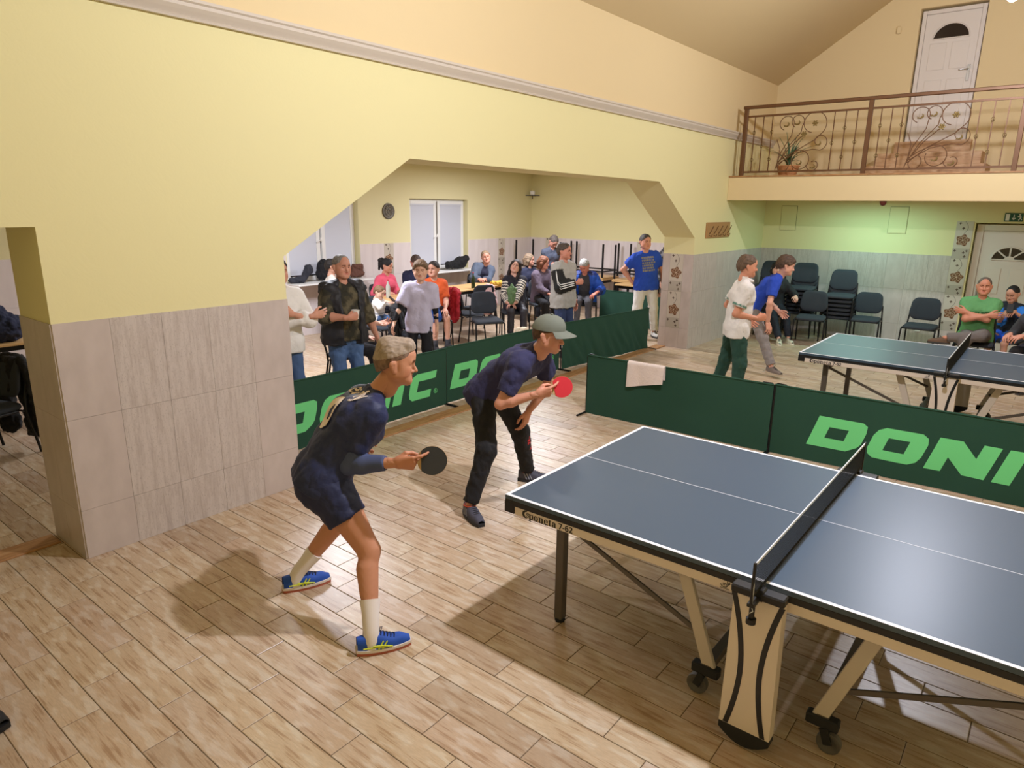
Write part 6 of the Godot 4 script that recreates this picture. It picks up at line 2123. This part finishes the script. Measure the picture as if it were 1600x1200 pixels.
	sit({"label": "fair haired sitter in dark blue top behind the two women", "kind": "f", "H": 1.64, "at": Vector3(-6.3, 0, -8.45), "yaw": 80.0, "hyaw": 112.0, "hair": "bob", "hc": rgb(146, 122, 98), "skin": rgb(206, 152, 130), "top": {"c": rgb(34, 38, 62), "sl": 1.9, "hem": 0.08, "name": "jumper"}, "bottom": {"c": rgb(30, 30, 36)}}, "dark chair under the fair haired sitter")
	person({"label": "man in speckled grey shirt bending his head beside the upturned tables", "H": 1.72, "at": Vector3(-6.38, 0, -9.25), "yaw": 62.0, "hyaw": 66.0, "hpitch": 46.0, "lean": 20.0, "hair": "short", "hc": rgb(96, 84, 76), "skin": rgb(196, 138, 118), "hr": Vector3(-6.05, 1.12, -9.2), "hl": Vector3(-6.05, 1.1, -9.32), "dr": Vector3(0.3, 0.5, -0.3), "dl": Vector3(0.3, 0.4, 0.3), "kr": Vector3(1, 0, 0.3), "kl": Vector3(1, 0, 0.3),
		"top": {"c": rgb(82, 88, 106), "sl": 1.3, "hem": 0.1, "name": "shirt", "collar": 0.03}, "bottom": {"c": rgb(40, 42, 50)}})
	sit({"label": "grey haired man in bright blue jacket bending forward on his chair", "H": 1.76, "cell": 0.015, "at": Vector3(-5.05, 0, -8.62), "yaw": 30.0, "hyaw": 8.0, "hpitch": 40.0, "lean": 34.0, "plean": 10.0, "build": 1.15, "belly": 0.05, "hair": "short", "hc": rgb(182, 178, 172), "skin": rgb(206, 132, 112), "hr": Vector3(-4.98, 0.62, -8.14), "hl": Vector3(-4.62, 0.7, -8.38), "dr": Vector3(0.2, -0.6, 0.4), "dl": Vector3(-0.3, -0.3, 0.5),
		"top": {"c": rgb(62, 60, 62), "sl": 0.5, "hem": 0.06, "inf": 0.012, "name": "jumper"}, "over": {"c": rgb(28, 82, 184), "sl": 1.9, "hem": 0.12, "inf": 0.034, "open": 0.1, "name": "jacket", "amp": 0.014, "rough": 0.55, "collar": 0.03, "paint": func(v, n): return Color(0.22, 0.22, 0.3) if v.y > 1.0 or (arm_t(v).y > 1.5 and arm_t(v).x < 0.1) else Color(1, 1, 1)}, "bottom": {"c": rgb(70, 68, 72)}}, "dark chair under the man in the bright blue jacket")
	# --- at the far table
	person({"label": "man in white polo shirt and dark green trousers at the far table", "H": 1.745, "cell": 0.015, "at": Vector3(-0.72, 0, -5.12), "yaw": 122.0, "hyaw": 124.0, "hpitch": 4.0, "lean": 5.0, "hair": "short", "hc": rgb(112, 88, 68), "skin": rgb(212, 146, 116), "build": 1.03,
		"hr": Vector3(-0.5, 1.04, -5.12), "er": Vector3(-0.5, -0.8, 0.5), "dr": Vector3(0.6, 0.12, -0.4), "nr": Vector3(-0.5, 0, -0.7), "gr": "fist", "hl": Vector3(-0.74, 0.98, -5.42),
		"fr": Vector3(-0.62, 0, -4.98), "fl": Vector3(-1.0, 0, -5.3), "kr": Vector3(0.8, 0, -0.5),
		"top": {"c": rgb(234, 228, 224), "sl": 0.72, "hem": 0.12, "inf": 0.016, "loose": 0.014, "name": "polo_shirt", "collar": 0.045, "paint": func(v, n):
			var a := arm_t(v)
			return Color(0.1, 0.3, 0.22) if a.x < 0.085 and a.y > 0.6 and a.y < 0.67 else Color(1, 1, 1)}, "bottom": {"c": rgb(36, 72, 60), "inf": 0.022, "amp": 0.01}, "shoe": rgb(60, 60, 60)})
	var cg := G.new()
	var cp := []
	var nb0: Vector3 = last.nb - last.base
	for i in 16: cp.append(nb0 + Vector3(0.015, 0.008, -0.01) + last.sr * cos(TAU * i / 16) * 0.064 + last.cf * sin(TAU * i / 16) * 0.064 + Vector3(0, -0.018 * sin(TAU * i / 16), 0))
	cg.tube(cp, 0.018, 8, true)
	obj("collar", cg, mat(rgb(234, 228, 224), 0.9), last.node)
	person({"label": "young man in blue t-shirt and grey trousers bending beside the far table", "H": 1.8, "cell": 0.015, "at": Vector3(-1.22, 0, -6.98), "yaw": 108.0, "hyaw": 116.0, "hpitch": 12.0, "ph": 0.91, "lean": 40.0, "plean": 30.0, "hair": "mop", "hc": rgb(92, 68, 50), "skin": rgb(222, 164, 140), "build": 0.95,
		"fr": Vector3(-0.78, 0, -6.8), "fl": Vector3(-1.5, 0, -7.25), "fyr": 60.0, "kr": Vector3(0.9, 0, 0.1), "hr": Vector3(-0.92, 0.74, -6.82), "er": Vector3(0.1, 0.1, 0.9), "dr": Vector3(0.25, -0.85, 0.05), "nr": Vector3(-0.7, -0.2, -0.4), "hl": Vector3(-0.9, 0.85, -7.2),
		"top": {"c": rgb(34, 70, 180), "sl": 0.7, "hem": 0.1, "inf": 0.016, "loose": 0.012, "name": "t_shirt"}, "bottom": {"c": rgb(140, 132, 128), "inf": 0.018, "amp": 0.01}, "shoe": rgb(116, 102, 92), "sole": rgb(196, 178, 150)})
	block_print(0.14, 0.16, 5, 8, last.che - last.cu * 0.02, -last.sr, last.cu, last.cf, mat(rgb(96, 96, 92), 0.8))
	sit({"label": "woman in black hooded top sitting in front of the stacked chairs", "kind": "f", "H": 1.68, "at": Vector3(-1.84, 0, -9.85), "yaw": 32.0, "hyaw": 30.0, "hair": "scarf", "hc": rgb(26, 22, 24), "skin": rgb(222, 172, 152), "hl": Vector3(-1.42, 0.78, -9.72), "hr": Vector3(-1.75, 0.64, -9.5), "fr": Vector3(-1.5, 0, -9.3), "fl": Vector3(-1.4, 0, -9.5),
		"top": {"c": rgb(24, 24, 28), "sl": 1.9, "hem": 0.1, "inf": 0.024, "name": "hooded_top"}, "bottom": {"c": rgb(28, 32, 44), "inf": 0.018}, "shoe": rgb(214, 208, 186), "sole": rgb(230, 226, 210)}, "dark chair under the woman in black")
	sit({"label": "man in green printed t-shirt sitting with crossed arms and legs", "H": 1.76, "cell": 0.015, "at": Vector3(1.3, 0, -9.0), "yaw": 4.0, "hyaw": 6.0, "ph": 0.54, "hair": "buzz", "hc": rgb(112, 98, 88), "build": 1.1, "skin": rgb(204, 138, 110),
		"hr": Vector3(1.42, 0.86, -8.76), "hl": Vector3(1.16, 0.88, -8.78), "er": Vector3(-0.9, -0.6, 0.3), "el": Vector3(0.9, -0.6, 0.3), "dr": Vector3(0.9, 0.1, 0.0), "dl": Vector3(-0.9, 0.15, 0.0), "nr": Vector3(0, 0, -1), "nl": Vector3(0, 0, -1),
		"fr": Vector3(1.2, 0, -8.5), "fl": Vector3(0.98, 0.44, -8.55), "kl": Vector3(0.7, 0.2, 0.5), "fyl": -80.0,
		"top": {"c": rgb(98, 158, 100), "sl": 0.72, "hem": 0.08, "inf": 0.02, "loose": 0.014, "name": "t_shirt"}, "bottom": {"c": rgb(112, 104, 100), "inf": 0.02}, "shoe": rgb(104, 78, 58)}, "dark chair under the man in the green t-shirt")
	text_on("shirt_lettering", "TELSC", 0.07, last.che - last.cu * 0.03 + last.sr * 0.1, -last.sr, last.cu, last.cf, mat(rgb(44, 96, 54), 0.8))
	sit({"label": "dark haired boy in black and blue shirt looking at a phone", "kid": true, "H": 1.45, "hsc": 1.12, "build": 0.88, "at": Vector3(1.62, 0, -9.62), "yaw": -12.0, "hyaw": -20.0, "hpitch": 22.0, "ph": 0.53, "hair": "buzz", "hc": rgb(24, 22, 24), "skin": rgb(208, 152, 126), "hr": Vector3(1.58, 0.86, -9.36), "hl": Vector3(1.68, 0.88, -9.34),
		"top": {"c": rgb(48, 130, 226), "sl": 0.9, "hem": 0.08, "inf": 0.022, "name": "t_shirt", "paint": func(v, n): return Color(1, 1, 1) if arm_t(v).x < 0.085 and arm_t(v).y > 0.05 else Color(0.3, 0.06, 0.03)}, "bottom": {"c": rgb(32, 88, 206), "name": "shorts", "leg": 0.9, "inf": 0.02}}, "dark chair under the boy with the phone")
	var ph := G.new(); ph.box(Vector3.ZERO, Vector3(0.075, 0.15, 0.009), Basis(Vector3.RIGHT, -0.7), 0.003)
	var po := obj("mobile_phone", ph, M.black); po.position = Vector3(1.63, 0.93, -9.28); tag(po, "dark mobile phone in the hands of the seated boy", "phone")
	sit({"label": "person in dark grey top bending far forward at the right picture edge", "H": 1.74, "at": Vector3(2.12, 0, -8.5), "yaw": -30.0, "hyaw": -20.0, "hpitch": 50.0, "lean": 52.0, "plean": 15.0, "hair": "short", "hc": rgb(52, 50, 50), "skin": rgb(210, 152, 130), "hr": Vector3(1.72, 0.72, -8.15), "hl": Vector3(1.85, 0.72, -8.1), "top": {"c": rgb(58, 58, 62), "sl": 1.8, "hem": 0.08, "inf": 0.02, "name": "jumper"}, "bottom": {"c": rgb(44, 44, 52)}}, "dark chair under the person bending forward at the right edge")
	person({"label": "spectator in dark shoes standing just past the left picture edge", "H": 1.78, "at": Vector3(-1.45, 0, 2.25), "yaw": 100.0, "hair": "short", "hc": rgb(60, 50, 44), "top": {"c": rgb(60, 62, 70), "sl": 1.9, "name": "jumper"}, "bottom": {"c": rgb(40, 42, 52)}, "fr": Vector3(-1.48, 0, 2.38), "fl": Vector3(-1.34, 0, 2.08), "shoe": rgb(22, 22, 24), "sole": rgb(26, 26, 26)})

func camo(v: Vector3, n: Vector3) -> Color:
	var q := camo_n.get_noise_3d(v.x, v.y * 0.8, v.z)
	if q > 0.18: return Color(1, 1, 1)
	if q < -0.15: return Color(0.2, 0.22, 0.22)
	return Color(0.46, 0.46, 0.44)
var camo_n := noise(17, 9.0, 2)

func coat_on_chair(at: Vector3, yaw: float, col: Color, called: String, label: String, sd: int, long := 0.0) -> void:
	# a garment hung over a chair back: shoulders over the top edge, tails hanging behind
	var f := fw(yaw)
	var r := f.cross(Vector3.UP)
	var b := -f * 0.25
	var P := []
	for e in [-1.0, 1.0]:
		P += [[b + Vector3(0, 0.86, 0), b + r * e * 0.2 + Vector3(0, 0.84, 0), 0.05, 0.05, 0.04], [b - f * 0.04 + r * e * 0.12 + Vector3(0, 0.82, 0), b - f * 0.06 + r * e * 0.16 + Vector3(0, 0.4 - long, 0), 0.06, 0.085, 0.06], [b + r * e * 0.23 + Vector3(0, 0.82, 0), b + r * e * 0.27 - f * 0.03 + Vector3(0, 0.42 - long, 0), 0.045, 0.04, 0.03], [b + f * 0.04 + r * e * 0.1 + Vector3(0, 0.84, 0), b + f * 0.05 + r * e * 0.12 + Vector3(0, 0.6, 0), 0.04, 0.045, 0.05]]
	heap(called, label, "jacket", at, P, col, sd, 0.022, "")

func side_things() -> void:
	folding_leg_table(Vector3(-6.5, 0, -5.2), 90, 1.7, 0.6, "light wooden table between the woman in pink and the small child")
	folding_leg_table(Vector3(-6.7, 0, -7.0), 90, 1.7, 0.7, "light wooden table in front of the older man in the grey blue jacket")
	folding_leg_table(Vector3(-4.5, 0, -9.75), 0, 0.8, 0.5, "small wooden table with a glass of beer by the upturned tables")
	var o := thing("beer_glass", "glass of beer on the small wooden table", "glass", Vector3(-4.55, 0.75, -9.62))
	obj("glass", cup_g(0.045, 0.15), mat(rgb(196, 140, 52), 0.15), o)
	chair(Vector3(-5.05, 0, -5.72), 58, "empty dark chair facing the hall between the red jacket and the woman with striped sleeves")
	coat_on_chair(Vector3(-5.0, 0, -4.1), 128, rgb(24, 24, 28), "jacket", "black jacket hanging from a chair back beside the boy in lilac", 4, 0.12)
	chair(Vector3(-5.0, 0, -4.1), 128, "dark chair hidden under the long black jacket")
	coat_on_chair(Vector3(-5.75, 0, -6.05), 150, rgb(168, 30, 42), "jacket", "red and black jacket hanging from a chair in the side room", 5)
	chair(Vector3(-5.75, 0, -6.05), 150, "dark chair under the red jacket")
	heap("jacket", "blue jacket slung over the shoulder side of the orange shirt sitter's chair", "jacket", Vector3(-5.62, 0.62, -4.98), [[Vector3(0, 0.3, 0), Vector3(0.1, -0.1, -0.05), 0.08, 0.1, 0.05]], rgb(28, 76, 156), 8)
	chair(Vector3(-6.1, 0, -6.7), 250, "dark chair with a pale pink garment over it")
	heap("garment", "pale pink garment over a chair beside the bottle", "garment", Vector3(-5.9, 0.62, -6.72), [[Vector3(0, 0.2, 0), Vector3(0.03, -0.2, 0.05), 0.08, 0.09, 0.05], [Vector3(0, 0.2, -0.12), Vector3(0.03, -0.1, -0.15), 0.06, 0.07, 0.05]], rgb(218, 176, 172), 9)
	heap("garment", "yellow scarf on the table beside the striped sleeve woman", "garment", Vector3(-6.4, 0.775, -7.45), [[Vector3(0, 0.04, 0), Vector3(0.15, 0.02, -0.2), 0.05, 0.06, 0.05]], rgb(216, 168, 64), 10)
	bottle(Vector3(-6.45, 0.749, -6.95), "dark green glass bottle on the table beside the older man", mat(rgb(38, 52, 26), 0.15), 0.3)
	bottle(Vector3(-6.55, 0.749, -4.95), "clear bottle with red cap on the table before the woman in pink", mat(rgb(190, 196, 188), 0.15), 0.3)
	bottle(Vector3(-6.4, 0.749, -5.25), "small blue and red bottle on the table before the man with the phone", mat(rgb(70, 100, 150), 0.3), 0.16)
	# window sill bags
	heap("backpack", "black backpack on the left window sill", "bag", Vector3(-8.05, 0.95, -4.75), [[Vector3(0, 0.1, 0), Vector3(0, 0.24, -0.05), 0.11, 0.12, 0.05], [Vector3(0, 0.08, -0.1), Vector3(0, 0.16, -0.2), 0.09, 0.08, 0.05]], rgb(24, 24, 28), 12)
	heap("jacket", "dark jacket crumpled on the left window sill", "jacket", Vector3(-8.02, 0.93, -4.3), [[Vector3(0, 0.06, 0), Vector3(0, 0.05, 0.2), 0.07, 0.05, 0.05], [Vector3(0, 0.1, -0.08), Vector3(0, 0.22, -0.16), 0.06, 0.09, 0.05]], rgb(44, 46, 56), 13)
	heap("handbag", "brown handbag at the right end of the left window sill", "bag", Vector3(-8.02, 0.93, -5.5), [[Vector3(0, 0.08, -0.1), Vector3(0, 0.08, 0.1), 0.07, 0.07, 0.03], [Vector3(0, 0.2, -0.08), Vector3(0, 0.2, 0.08), 0.06, 0.06, 0.05]], rgb(98, 62, 48), 14)
	heap("bag", "large black bag on the sill of the middle window", "bag", Vector3(-7.98, 0.93, -8.1), [[Vector3(0, 0.1, 0.22), Vector3(0, 0.12, -0.2), 0.08, 0.11, 0.06], [Vector3(0, 0.16, -0.1), Vector3(0, 0.22, -0.34), 0.1, 0.07, 0.06]], rgb(20, 20, 22), 15)
	heap("cloth_bag", "pale patterned cloth bag on the floor by the striped sleeve woman's chair", "bag", Vector3(-4.85, 0.0, -6.3), [[Vector3(0, 0.1, 0), Vector3(0.1, 0.1, -0.16), 0.11, 0.1, 0.06], [Vector3(0, 0.22, -0.02), Vector3(0.06, 0.22, -0.1), 0.06, 0.07, 0.05]], rgb(222, 206, 178), 16)
	# green barrier standing folded at the back of the side room
	barrier(Vector3(-4.95, 0, -9.05), 0.0, 1.35, -9.0, "short green barrier at the back of the side room behind the man in blue", 11)
	var g := G.new(); g.box(Vector3(0, 0, 0), Vector3(0.5, 0.24, 0.004), Basis.IDENTITY, 0.001)
	# things seen through the small opening at the left
	folding_leg_table(Vector3(-6.9, 0, 0.45), 90, 1.4, 0.7, "wooden table heaped with clothes beyond the small opening")
	heap("jacket", "navy jacket heaped on the table beyond the small opening", "jacket", Vector3(-6.75, 0.76, 0.5), [[Vector3(0, 0.14, 0.2), Vector3(0, 0.14, -0.2), 0.16, 0.16, 0.06], [Vector3(0, 0.3, 0.1), Vector3(0, 0.3, -0.1), 0.12, 0.12, 0.06]], rgb(34, 40, 66), 18)
	heap("shirt", "white shirt lying on the clothes beyond the small opening", "garment", Vector3(-6.7, 0.81, 0.9), [[Vector3(0, 0.0, 0.12), Vector3(0.05, -0.04, -0.08), 0.06, 0.05, 0.04]], rgb(226, 224, 222), 19)
	chair(Vector3(-5.1, 0, 1.0), 20, "dark chair under the black coat beyond the small opening")
	coat_on_chair(Vector3(-5.1, 0, 1.0), 20, rgb(20, 20, 22), "coat", "black coat hung over the chair beyond the small opening", 20, 0.2)
	chair(Vector3(-6.0, 0, 0.1), 20, "second dark chair beyond the small opening, beside the coat")

func _ready() -> void:
	# ------------------------------------------------ camera, environment, light
	var cam := Camera3D.new()
	cam.name = "camera"
	add_child(cam)
	cam.fov = 58.8887
	cam.near = 0.05
	cam.far = 100.0
	cam.transform = Transform3D(Basis(Vector3.UP, 0.672123) * Basis(Vector3.RIGHT, -0.254789) * Basis(Vector3.BACK, 0.012024), Vector3(2.1027, 2.2330, 2.5951))
	cam.current = true
	var we := WorldEnvironment.new()
	we.name = "world_environment"
	var env := Environment.new()
	env.background_mode = Environment.BG_COLOR
	env.background_color = Color(0.01, 0.012, 0.02)
	env.tonemap_mode = Environment.TONE_MAPPER_LINEAR
	env.tonemap_exposure = EXPO
	env.sdfgi_enabled = true
	env.ssao_enabled = true
	env.ssil_enabled = true
	we.environment = env
	add_child(we)
	make_materials()
	build_lamps()
	build_shell()
	build_objects()
	build_people()
